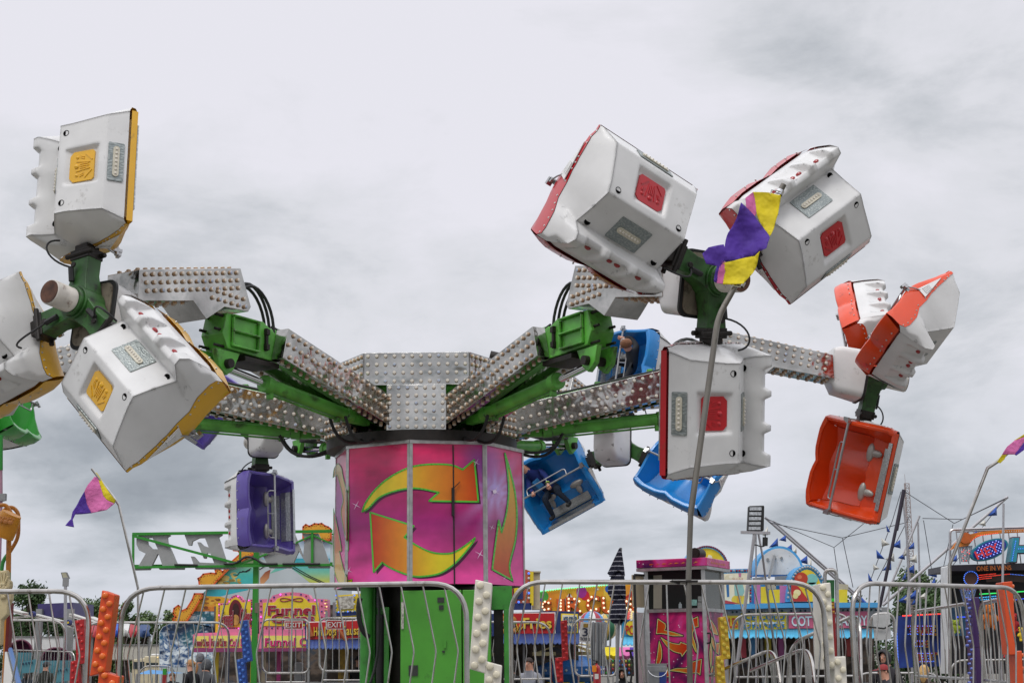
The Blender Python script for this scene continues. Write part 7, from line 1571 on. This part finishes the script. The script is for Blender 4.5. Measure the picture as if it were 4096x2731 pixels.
m = MB(); slab(m, cE([(1965, 1215), (1968, 1185), (2062, 1185), (2066, 1215)]), d + .4, 1.2); m.build('roof_unit', m_whitep, root, bevel=.05)
for q in ([(1735, 1290), (1880, 1285), (1880, 1380), (1735, 1380)], [(1905, 1300), (2060, 1300), (2060, 1350), (1905, 1350)]): panel(root, cE(q), d - .02, M_('tinted_window', '2a3236', .15), 'window')
panel(root, cE([(2045, 1225), (2062, 1225), (2062, 1232), (2045, 1232)]), d - .03, lit_w, 'marker_light')
for x in (550, 610): m = MB(); c = V((W(x, 2700, d).x, d - .02, .4)); m.cyl(c, c + UY * .25, .4, n=16); m.build('wheel', m_black, root)
root = thing('striped_canopy', 'sagging red, white and blue striped canopy behind the left flag pole', 'canopy', V((W(480, 2700, 56).x, 56, 0)))
d = 56.; cols = [M_('canopy_red', 'a83038', .6), M_('canopy_blue', '2a5ab0', .6), M_('canopy_white', 'c8c8c4', .6), M_('canopy_navy', '2a4470', .6)]
for a, b, k in ((1195, 1265, 0), (1265, 1490, 0), (1490, 1580, 1), (1580, 1700, 2), (1700, 1815, 0), (1815, 1960, 3)):
    m = MB(); n = 6; T = []; B = []
    for i in range(n + 1):
        x = a + (b - a) * i / n; u = (x - 1195) / 765; y0 = 812 + (18 * math.sin(u * 9) if k != 3 else 0); y1 = 965 + 12 * math.sin(u * 30)
        T.append(W(*cE([(x, y0 + (30 if k == 3 and i in (0, n) else 0))])[0], d + .5)); B.append(W(*cE([(x, y1)])[0], d - .3 - .15 * math.sin(u * 40)))
    MM = [(p.lerp(q, .5) - UY * .25) for p, q in zip(T, B)]; k2 = n + 1; m.add(T + MM + B, [(i, i + 1, k2 + i + 1, k2 + i) for i in range(n)] + [(k2 + i, k2 + i + 1, 2 * k2 + i + 1, 2 * k2 + i) for i in range(n)]); o = m.build('cloth_strip', cols[k], root, sharp=60); o.modifiers.new('t', 'SOLIDIFY').thickness = .03
for x in (1200, 1580, 1950): m = MB(); X, Y = cE([(x, 960)])[0]; p = W(X, Y, d); m.tube([V((p.x, d, 0)), p], .05, 6); m.build('post', m_grey, root)
# kiddie ride pole with basket and carved flower
d = 15.
root = thing('kiddie_ride_tower', 'orange and green tube tower with a tilted paw print basket at the left edge', 'ride', V((W(32, 2700, d).x, d, 0)))
m_or, m_gr = M_('tube_orange', 'b8741c', .35, dirt=.3), M_('tube_green', '2f8a3a', .35)
m = MB(); m.tube([V((W(32, 2700, d).x, d, 0)), W(33, 2330, d), W(36, 2110, d)], .026, 8); m.build('pole', m_or, root)
m = MB(); m.tube([W(30, 2420, d - .03), W(31, 2290, d - .03)], .03, 8); m.build('pole_sleeve', m_gr, root)
m = MB(); m.tube(round_path([W(-40, 2060, d), W(-6, 2020, d), W(22, 2018, d), W(36, 2035, d), W(48, 2060, d)], .06), .020, 8); m.tube(round_path([W(5, 2062, d + .1), W(20, 2032, d + .1), W(50, 2026, d + .1), W(74, 2050, d + .1), W(74, 2150, d + .1), W(40, 2205, d + .1)], .08), .02, 8); m.tube(round_path([W(-60, 2070, d - .1), W(-10, 2048, d - .1), W(15, 2052, d - .1), W(28, 2075, d - .1)], .05), .018, 8); m.build('arch_tube', m_or, root)
m = MB(); m.tube(round_path([W(40, 2205, d + .1), W(12, 2240, d + .1), W(6, 2280, d + .1), W(4, 2420, d + .1)], .08), .02, 8); m.build('arch_tube', m_gr, root)
c = W(28, 2090, d - .15); ax = V((.45, -.1, .9)).normalized(); m = MB(); m.lathe([(.10, .13), (.13, .135), (.125, .02), (.10, -.10), (.001, -.10)], c, -ax, 22); bk = m.build('basket', M_('basket_orange', 'd08a1c', .4, var=.2), root)
for k, (dx, dz) in enumerate(((-26, -6), (-5, -3), (14, 0))):
    m = MB(); q = W(28 + dx, 2088 + dz, d - .30); m.ball(q, .028, 8, 6, (1, .3, .8))
    for j in range(3): m.ball(q + V((-.028 + .028 * j, 0, .036 - abs(j - 1) * .008)), .012, 6, 4, (1, .4, 1))
    m.build('paw_print', M_('paw_gold', 'c07a3a', .4), bk)
m = MB(); m.tube(bez(W(74, 2105, d), W(60, 2100, d), W(52, 2125, d), W(30, 2110, d), 8), .006, 5); m.tube(bez(W(-5, 2145, d), W(15, 2150, d), W(20, 2130, d), W(30, 2120, d), 8), .006, 5); m.build('cable', m_black, root)
root = thing('support_pole', 'slim pink and white pole coming down at the left picture edge', 'pole', V((W(6, 2700, 17).x, 17, 0)))
d = 17.; m = MB(); m.tube([V((W(4, 2700, d).x, d, 0)), W(4, 1992, d), W(2, 1760, d)], .02, 8); m.build('pole', M_('pole_pink', 'b08a9a', .4, metal=.4), root); m = MB(); m.box(W(8, 1988, d), (.09, .06, .08)); m.cyl(W(4, 2004, d), W(4, 1996, d), .04, n=10); m.build('bracket', m_grey, root); m = MB(); m.tube([W(1, 1880, d), W(1, 1740, d)], .03, 8); m.build('sleeve', m_gr, root)
d = 14.
root = thing('carved_flower', 'large cream carved flower panel at the left picture edge', 'ornament', V((W(0, 2700, d).x, d, 0)))
m = MB(); slab(m, cF([(-70, 1300), (-70, 790), (-20, 762), (10, 770), (40, 758), (52, 790), (50, 830), (70, 840), (72, 880), (60, 905), (78, 930), (76, 975), (55, 1010), (50, 1080), (10, 1120), (0, 1300)]), d, .1); fl = m.build('petals', M_('carved_cream', 'c0b088', .6, var=.2, dirt=.35, dcol='6a5a3a'), root, bevel=.02)
rn = random.Random(5); m = MB()
for k in range(40): a = rn.random() * 6.28; q = rn.random() ** .5; X, Y = cF([(20 + 26 * q * math.cos(a), 910 + 48 * q * math.sin(a))])[0]; m.ball(W(X, Y, d - .01), .018, 6, 4)
m.build('seed_head', MATS['carved_cream'], fl)
for k in range(5): m = MB(); a = R(200 + k * 28); X, Y = cF([(20, 880)])[0]; X2, Y2 = cF([(20 + 60 * math.cos(a), 880 + 100 * math.sin(a))])[0]; m.tube([W(X, Y, d - .005), W(X2, Y2, d - .005)], .010, 5); m.build('vein', MATS['carved_cream'], fl)
root = thing('red_post', 'dark red post beside the carved flower at the left edge', 'post', V((W(28, 2700, 14.3).x, 14.3, 0)))
m = MB(); zbox(m, 24, 37, 14.3, .1, 0, W(30, 2410, 14.3).z); m.build('post', M_('dark_red_paint', '6a1418', .5), root)
root = thing('picket_fence', 'white picket ride fence with blue rail running back at the far left', 'fence', V((W(60, 2700, 12.6).x, 12.6, 0)))
a, b = W(42, 2596, 13.6), W(78, 2740, 11.4); m = MB(); m.tube([a, b], .02, 6); m.build('rail', M_('rail_blue', '1c5a9a', .4), root)
for i in range(26): m = MB(); q = a.lerp(b, i / 25); m.box(V((q.x - .03, q.y, q.z / 2 - .01)), (.02, .05, q.z - .02)); m.build('picket', m_signwhite, root, smooth=False)
for k, q in enumerate(([(270, 1290), (460, 1255), (470, 1420), (290, 1440)], [(720, 1380), (900, 1365), (905, 1530), (715, 1560)])):
    root = thing('queue_panel', ('teal ride panel with dark rings left of the man in the dark cap', 'teal ride panel with dark rings just left of the red zigzag board')[k], 'ride panel', W(*cE([q[3]])[0], 40), 'teal panels of the tub ride')
    m = MB(); slab(m, cE(q), 40, .1); m.build('panel', M_('panel_teal', '48808c', .45), root, smooth=False)
    for j in range(4): m = MB(); X, Y = cE([(q[0][0] + 30 + j * 38, q[0][1] + 25 - j * 6)])[0]; slab(m, disc(X, Y, 3, 10, 5), 39.96, .02); m.build('ring', M_('ring_navy', '14304a', .5), root, smooth=False)
d = 33.
root = thing('striped_barrier_post', 'green and red marker post beside the boy facing the camera', 'post', V((W(664, 2700, d).x, d, 0)))
m = MB(); zbox(m, 656, 672, d, .1, 0, W(664, 2697, d).z); m.build('red_part', MATS['post_red'], root); m = MB(); zbox(m, 657, 671, d + .01, .08, W(664, 2697, d).z, W(664, 2672, d).z); m.build('green_part', m_tgreen, root)
fence('barrier_panel', 'low barrier behind the ponytailed woman at the left', W(560, 2662, 38), W(700, 2662, 38), .0, 7, 0, group='plain queue barriers in the background')
fence('barrier_panel', 'low plain barrier in front of the maroon ride tubs', W(40, 2598, 42), W(300, 2606, 40), .0, 22, 0, group='plain queue barriers in the background')
fence('barrier_panel', 'plain barrier in front of the basketball booth', W(3800, 2640, 27), W(4160, 2636, 27), .0, 16, 0, group='plain queue barriers in the background')
fence('barrier_panel', 'plain barrier below the shot board', W(3420, 2690, 26), W(3760, 2690, 26), .0, 16, 0, group='plain queue barriers in the background')
root = thing('gazebo', 'blue and white gazebo roof low behind the left barriers', 'gazebo', V((W(590, 2700, 36).x, 36, 0)))
d = 36.; ap = W(600, 2676, d + 1); m = MB(); cs_ = [W(548, 2694, d), W(662, 2694, d), W(662, 2694, d) + UY * 2, W(548, 2694, d) + UY * 2]; m.add([ap] + cs_, [(0, 1, 2), (0, 2, 3), (0, 3, 4), (0, 4, 1)]); m.build('roof', M_('gazebo_blue', '4a8ac0', .6), root, smooth=False)
for q in cs_: m = MB(); m.tube([V((q.x, q.y, 0)), q], .03, 6); m.build('leg', m_grey, root)
# ------------------------------------------------------------------ people: one skinned body each, hair and cap as children
def skin_body(name, nodes, edges, mats, zones, parent, mtx=None):
    """nodes: {name: (point, radius)}; zones: bone index -> material slot. one continuous surface"""
    keys = list(nodes); me = bpy.data.meshes.new('body_cage'); me.from_pydata([nodes[k][0] for k in keys], [(keys.index(a), keys.index(b)) for a, b, _ in edges], [])
    o = bpy.data.objects.new('body_cage', me); COL.objects.link(o); md = o.modifiers.new('skin', 'SKIN'); md.branch_smoothing = .6
    for i, k in enumerate(keys):
        sv = me.skin_vertices[0].data[i]; r = nodes[k][1]; sv.radius = r if isinstance(r, tuple) else (r, r); sv.use_root = (k == 'pelvis')
    s2 = o.modifiers.new('sub', 'SUBSURF'); s2.levels = 2; s2.render_levels = 2
    dg = bpy.context.evaluated_depsgraph_get(); m2 = bpy.data.meshes.new_from_object(o.evaluated_get(dg)); COL.objects.unlink(o); bpy.data.objects.remove(o)
    for m in mats: m2.materials.append(m)
    seg = [(V(nodes[a][0]), V(nodes[b][0]), z) for a, b, z in edges]
    for p in m2.polygons:
        c = p.center; best = None
        for a, b, z in seg:
            ab = b - a; t = max(0, min(1, (c - a).dot(ab) / max(1e-9, ab.length_squared))); dd = (c - a - ab * t).length
            if best is None or dd < best[0]: best = (dd, z)
        p.material_index = best[1]; p.use_smooth = True
    m2.name = 'body'; b = bpy.data.objects.new('body', m2); COL.objects.link(b); b.parent = parent
    return b
def head_extras(parent, c, s, fwd, up, hair, style, skin):
    f = V(fwd).normalized(); u = V(up); u = (u - f * u.dot(f)).normalized(); r = f.cross(u)
    rot = Mx((r, f, u)).transposed(); P = lambda x, y, z: c + rot @ V((x * s, y * s, z * s))
    hm = M_('hair_' + hair, hair, .7, var=.3, scale=30, bump=.4)
    if style == 'hood':
        m = MB(); n = 14; vs = []
        for i in range(8):
            th = R(18 + i * 17)
            for j in range(n): ph = 2 * math.pi * j / n; vs.append(P((1.02 + .12 * (math.sin(ph) < -.3)) * math.sin(th) * math.cos(ph), -.12 + 1.12 * math.cos(th) * -.95 + .28 - .12 * max(0, -math.sin(ph)), 1.2 * math.sin(th) * math.sin(ph) * (1.25 if math.sin(ph) < 0 else 1) - .02))
        m.add(vs, [(i * n + j, i * n + (j + 1) % n, (i + 1) * n + (j + 1) % n, (i + 1) * n + j) for i in range(7) for j in range(n)] + [tuple(range(n))]); o = m.build('hood', hm, parent, sharp=70, local=True); o.modifiers.new('t', 'SOLIDIFY').thickness = .015
    else:
        m = MB(); nu, nv = 16, 9; vs = []
        low = {'short': .62, 'crop': .55, 'pony': .66, 'long': .72, 'cap': .62}[style]
        for i in range(nv + 1):
            for j in range(nu):
                ph = 2 * math.pi * j / nu; back = (1 - math.sin(ph)) / 2; th = math.pi * i / nv * (.36 + (low - .36) * back ** .7)
                k = 1 + .05 * mnoise.noise(V((math.cos(ph) * 3, math.sin(ph) * 3, i * .7)))
                vs.append(P(.90 * k * math.sin(th) * math.cos(ph), 1.06 * k * math.sin(th) * math.sin(ph) - .04, 1.12 * k * math.cos(th) + .02))
        m.add(vs, [(i * nu + j, (i + 1) * nu + j, (i + 1) * nu + (j + 1) % nu, i * nu + (j + 1) % nu) for i in range(nv) for j in range(nu)])
        o = m.build('hair', hm, parent, local=True); o.modifiers.new('t', 'SOLIDIFY').thickness = .012
        if style == 'pony': m = MB(); m.tube([P(0, -.95, .35), P(.1, -1.5, .2), P(.2, -1.7, -.6), P(.15, -1.6, -1.5), P(.1, -1.5, -2.0)], [.25 * s, .3 * s, .33 * s, .24 * s, .05 * s], 8); m.build('ponytail', hm, parent, local=True)
        if style == 'long': m = MB(); m.tube([P(0, -.5, .5), P(0, -.85, -.3), P(.1, -.85, -1.3), P(.05, -.8, -2.0)], [.6 * s, .7 * s, .6 * s, .3 * s], 10); m.build('long_hair', hm, parent, local=True)
        if style == 'cap':
            m = MB(); nu = 16; vs = [P(1.0 * math.sin(t) * math.cos(2 * math.pi * j / nu), 1.15 * math.sin(t) * math.sin(2 * math.pi * j / nu), 1.2 * math.cos(t) + .05) for t in (.05, .4, .8, 1.15, 1.4) for j in range(nu)]
            m.add(vs, [(i * nu + j, (i + 1) * nu + j, (i + 1) * nu + (j + 1) % nu, i * nu + (j + 1) % nu) for i in range(4) for j in range(nu)]); m.add([P(-.8, .8, .35), P(.8, .8, .35), P(.65, 1.9, .2), P(-.65, 1.9, .2), P(-.8, .8, .28), P(.8, .8, .28), P(.65, 1.9, .13), P(-.65, 1.9, .13)], [(0, 1, 2, 3), (7, 6, 5, 4), (2, 6, 7, 3), (0, 3, 7, 4), (1, 5, 6, 2)]); m.build('cap', M_('cap_' + parent.get('capcol', '14141a'), parent.get('capcol', '14141a'), .7), parent, local=True)
    ew = M_('eye_white', 'd8d4cc', .3); ek = M_('eye_dark', '1c1410', .3); lp = M_('lips', '9a5a50', .5)
    for sx in (-1, 1):
        m = MB(); m.ball(P(sx * .34, .80, .0), .13 * s, 8, 6, (1, .7, .7), rot); m.build('eye', ew, parent, local=True); m = MB(); m.ball(P(sx * .34, .885, .0), .065 * s, 6, 5, (1, .6, 1), rot); m.build('pupil', ek, parent, local=True)
        m = MB(); m.ball(P(sx * .86, -.05, -.08), .24 * s, 8, 6, (.4, .7, 1), rot); m.build('ear', skin, parent, local=True); m = MB(); m.bar(P(sx * .18, .92, .22), P(sx * .5, .82, .22), .05 * s, .05 * s, u); m.build('eyebrow', hm, parent, local=True)
    m = MB(); m.tube([P(0, .88, .08), P(0, 1.08, -.26), P(0, .90, -.34)], [.07 * s, .15 * s, .08 * s], 6); m.build('nose', skin, parent, local=True)
    m = MB(); m.tube([P(-.24, .84, -.56), P(0, .93, -.56), P(.24, .84, -.56)], [.03 * s, .06 * s, .03 * s], 6); m.build('mouth', lp, parent, local=True)
m_skin = M_('skin', 'c8937a', .5, var=.08)
def hand(mb, w_, dirn, side, s=1., curl=.8):
    """palm and five bent fingers; w_: wrist, dirn: pointing direction, side: thumb side"""
    d_ = V(dirn).normalized(); t = V(side); t = (t - d_ * t.dot(d_)).normalized(); n = d_.cross(t)
    mb.tube([w_, w_ + d_ * .05 * s, w_ + d_ * .085 * s], [.022 * s, .034 * s, .032 * s], 8)
    for k, (o, l) in enumerate(((.028, .062), (.010, .072), (-.010, .068), (-.028, .052))):
        b = w_ + d_ * .08 * s + t * o * s; p1 = b + (d_ * math.cos(curl * .5) + n * math.sin(curl * .5)) * l * .45 * s; p2 = p1 + (d_ * math.cos(curl * 1.5) + n * math.sin(curl * 1.5)) * l * .35 * s; p3 = p2 + (d_ * math.cos(curl * 2.4) + n * math.sin(curl * 2.4)) * l * .3 * s
        mb.tube([b, p1, p2, p3], [.010 * s, .0095 * s, .0085 * s, .006 * s], 6)
    b = w_ + d_ * .03 * s + t * .026 * s; p1 = b + (d_ * .6 + t * .7 + n * .3) * .032 * s; p2 = p1 + (d_ * .8 + t * .1 + n * .6) * .028 * s; mb.tube([b, p1, p2], [.012 * s, .010 * s, .007 * s], 6)
def standing(label, x, yhead, d, hgt, yaw, top, hair, style, legs='23262e', cap=None, skin=m_skin, lean=0., child=False):
    """stands on the ground, or on whatever step the head height asks for"""
    tp = W(x, yhead, d); z0 = tp.z - hgt; k = hgt / 1.75
    root = thing('person', label, 'person', mtx=Mx.Translation((tp.x, d, z0)) @ Mx.Rotation(R(yaw), 4, 'Z'), group='people walking on the fairground')
    if cap: root['capcol'] = cap
    q = lambda a, b, c: (a * k, b * k, c * k)
    hs = .098 * (k if not child else k * 1.12); hz = 1.75 - .135 * (1.0 if not child else 1.1)
    N = {'pelvis': (q(0, 0, .95), (.17 * k, .12 * k)), 'waist': (q(0, .0, 1.12), (.155 * k, .11 * k)), 'chest': (q(0, 0, 1.32), (.18 * k, .125 * k)), 'neck': (q(0, .01, 1.47), .065 * k), 'head': (q(0, .03, hz - .02), (.082 * k, .098 * k)), 'crown': (q(0, .02, 1.70), (.07 * k, .08 * k))}
    E = [('pelvis', 'waist', 1), ('waist', 'chest', 0), ('chest', 'neck', 0), ('neck', 'head', 2), ('head', 'crown', 2)]
    for s, nm in ((-1, 'l'), (1, 'r')):
        N.update({nm + 'sh': (q(s * .19, 0, 1.40), .065 * k), nm + 'el': (q(s * .25, .0, 1.13), .05 * k), nm + 'wr': (q(s * .24, .12, .92), .036 * k), nm + 'hand': (q(s * .23, .16, .84), .034 * k), nm + 'hip': (q(s * .10, 0, .90), .095 * k), nm + 'kn': (q(s * .11, .03, .50), .062 * k), nm + 'an': (q(s * .11, 0, .09), .042 * k), nm + 'toe': (q(s * .12, .15, .04), .036 * k)})
        E += [('chest', nm + 'sh', 0), (nm + 'sh', nm + 'el', 0), (nm + 'el', nm + 'wr', 0), (nm + 'wr', nm + 'hand', 2), ('pelvis', nm + 'hip', 1), (nm + 'hip', nm + 'kn', 1), (nm + 'kn', nm + 'an', 1), (nm + 'an', nm + 'toe', 3)]
    skin_body('body', N, E, [M_('top_' + top, top, .85, var=.15, scale=9), M_('legs_' + legs, legs, .85), skin, m_black], None, root)
    m = MB()
    for s in (-1, 1): hand(m, V(q(s * .23, .155, .85)), (0, .25, -1), (0, 1, 0), k, .5)
    head_extras(root, V(q(0, .035, hz + .0)), hs * .98, (0, 1, .0), (0, 0, 1), hair, style, skin)
    return root
P_ = standing
P_('woman with long dark hair at the bottom left corner, seen from behind', 106, 2672, 42, 1.62, 10, '1c2430', '2a1c14', 'long')
P_('man in a dark cap and dark olive jacket, seen from behind at the left', 184, 2640, 42, 1.80, -15, '24261e', '1c1612', 'cap', cap='14161c')
P_('small boy in a black shirt facing the camera beside the marker post', 691, 2683, 34.5, 1.28, 175, '16181e', '6a4a34', 'short', child=True)
P_('woman with a blond ponytail in a black hoodie looking left', 768, 2630, 31, 1.66, 65, '131318', 'a8784a', 'pony')
P_('person in a grey hoodie with the hood up beside the ponytailed woman', 822, 2632, 31.5, 1.66, -20, '4a4c50', '47494d', 'hood')
P_('person in a pale grey hood behind the ponytailed woman', 802, 2608, 38, 1.72, 20, '6a6c70', '66686c', 'hood')
P_('man in a light grey hoodie before the fries stand', 2119, 2622, 29.5, 1.72, 150, '8a8c94', '2a1c16', 'short')
P_('person in black half hidden by the green base leg', 2040, 2632, 28.5, 1.7, -30, '101012', '1c1612', 'hood')
P_('person in dark clothes standing under the balloon dart board', 2492, 2668, 30.5, 1.5, 160, '1a181c', '14100e', 'hood')
P_('tall person in a dark hood beside the blank board', 3540, 2592, 26, 1.8, 140, '2a282c', '2a282c', 'hood')
P_('person in a red cap and grey shirt below the hooded person', 3541, 2650, 24, 1.62, 100, '3a3a40', '4a3424', 'cap', cap='8a1c20')
P_('woman with blond hair below the shot board', 3692, 2650, 25, 1.64, -40, '3a2a24', 'c09a60', 'long')
P_('stand worker in a black cap behind the hot dog counter', 1440, 2614, 33.9, 1.78, 170, '141418', '2a1c14', 'cap', cap='101014')
# ------------------------------------------------------------------ riders (in the car's own frame)
def car_of(label):
    for o in bpy.data.objects:
        if o.get('category') == 'ride car' and o['label'] == label: return o.matrix_basis.copy()
def rider(label, car, N, E, mats, head, hs, fwd, up, hair, hands, extra=None, dx=0.):
    M4 = car_of(car) @ Mx.Translation((dx, 0, 0)); root = thing('person', label, 'person', mtx=M4, group='boys riding in the blue cars')
    skin_body('body', N, E, mats, None, root)
    head_extras(root, V(head), hs, fwd, up, hair, 'crop', m_skin)
    for w_, dn, sd_ in hands: m = MB(); hand(m, V(w_), dn, sd_, .85, 1.0); m.build('hand', m_skin, root, local=True)
    if extra: extra(root)
m_jean = M_('denim', '1c2838', .9, var=.3, scale=12); m_hood = M_('royal_hoodie', '14286a', .9, var=.2, scale=9); m_ghood = M_('charcoal_hoodie', '2c2e32', .9, var=.2, scale=9); m_blk = M_('black_trousers', '101014', .9)
def legs(hx_, kn, ft, z):
    N, E = {}, []
    for k, (a, b, c) in enumerate(zip(hx_, kn, ft)):
        n = 'lr'[k]; c = V(c); N.update({n + 'hip': (a, .075), n + 'kn': (b, .052), n + 'an': (c, .036), n + 'toe': (c + V((0.01, .15, -.01)), .036)}); E += [('pelvis', n + 'hip', z), (n + 'hip', n + 'kn', z), (n + 'kn', n + 'an', z), (n + 'an', n + 'toe', 3)]
    return N, E
N = {'pelvis': ((.27, -.25, .53), (.14, .11)), 'waist': ((.32, -.20, .66), (.125, .095)), 'chest': ((.37, -.12, .82), (.14, .105)), 'neck': ((.43, -.05, .96), .050), 'head': ((.46, -.02, 1.06), (.072, .082)), 'crown': ((.48, -.02, 1.13), (.058, .066))}
E = [('pelvis', 'waist', 0), ('waist', 'chest', 0), ('chest', 'neck', 0), ('neck', 'head', 2), ('head', 'crown', 2)]
n2, e2_ = legs([(.35, -.22, .50), (.19, -.22, .50)], [(.36, .06, .46), (.12, .06, .48)], [(.40, -.02, .16), (.04, .02, .22)], 1); N.update(n2); E += e2_
N.update({'lsh': ((.50, -.10, .86), .052), 'lel': ((.52, .0, .70), .042), 'lwr': ((.46, .09, .64), .030), 'rsh': ((.25, -.10, .88), .052), 'rel': ((.18, .0, .72), .042), 'rwr': ((.18, .09, .64), .030)})
E += [('chest', 'lsh', 0), ('lsh', 'lel', 0), ('lel', 'lwr', 0), ('chest', 'rsh', 0), ('rsh', 'rel', 0), ('rel', 'rwr', 0)]
def ex1(root):
    m = MB(); m.lathe([(.034, -.008), (.036, .008)], V((.18, .082, .65)), V((0, .8, -.5)), 12); m.build('wristband', M_('wristband_lime', 'c8f03a', .5), root, local=True)
    m = MB(); m.prism([(-.05, -.10), (.05, -.10), (.055, .05), (-.055, .05)], (V((.36, .0, .74)), V((.96, .1, -.2)).normalized(), V((.2, .3, .93)).normalized(), V((-.1, .95, -.3)).normalized()), .004); m.build('shirt_print', M_('shirt_blue', '3a8ac8', .8, var=.4, scale=20), root, local=True)
rider('boy in a royal blue hoodie holding the bar in the blue car beside the drum', CAR_LABELS['blue'][2], N, E, [m_hood, m_jean, m_skin, m_black], (.465, -.01, 1.07), .088, (-.35, .9, -.15), (.25, .1, 1), '9a7a54', [((.46, .09, .64), (-.1, .6, -.6), (-1, 0, 0)), ((.18, .09, .64), (-.1, .6, -.6), (1, 0, 0))], ex1, -.13)
N = {'pelvis': ((.02, -.24, .53), (.14, .11)), 'waist': ((.06, -.16, .64), (.125, .10)), 'chest': ((.16, .0, .76), (.14, .11)), 'neck': ((.24, .13, .82), .050), 'head': ((.28, .22, .86), (.075, .082)), 'crown': ((.30, .28, .90), (.060, .066))}
E = [('pelvis', 'waist', 0), ('waist', 'chest', 0), ('chest', 'neck', 0), ('neck', 'head', 2), ('head', 'crown', 2)]
n2, e2_ = legs([(.10, -.2, .50), (-.06, -.2, .50)], [(.10, .08, .46), (-.2, .06, .46)], [(.12, .0, .14), (-.40, .0, .12)], 1); N.update(n2); E += e2_
N.update({'lsh': ((.33, -.05, .80), .052), 'lel': ((.46, .0, .68), .042), 'lwr': ((.44, .09, .64), .030), 'rsh': ((.04, .0, .82), .052), 'rel': ((-.18, .04, .76), .042), 'rwr': ((-.33, .10, .66), .030)})
E += [('chest', 'lsh', 0), ('lsh', 'lel', 0), ('lel', 'lwr', 0), ('chest', 'rsh', 0), ('rsh', 'rel', 0), ('rel', 'rwr', 0)]
rider('boy in a charcoal hoodie leaning over the lap bar of the upper blue car', CAR_LABELS['blue'][0], N, E, [m_ghood, m_blk, m_skin, m_black], (.285, .225, .865), .090, (-.5, .55, -.65), (.25, .6, .7), '7a5034', [((.44, .09, .64), (-.1, .6, -.6), (-1, 0, 0)), ((-.33, .10, .66), (-.5, .5, -.5), (1, 0, 0))])
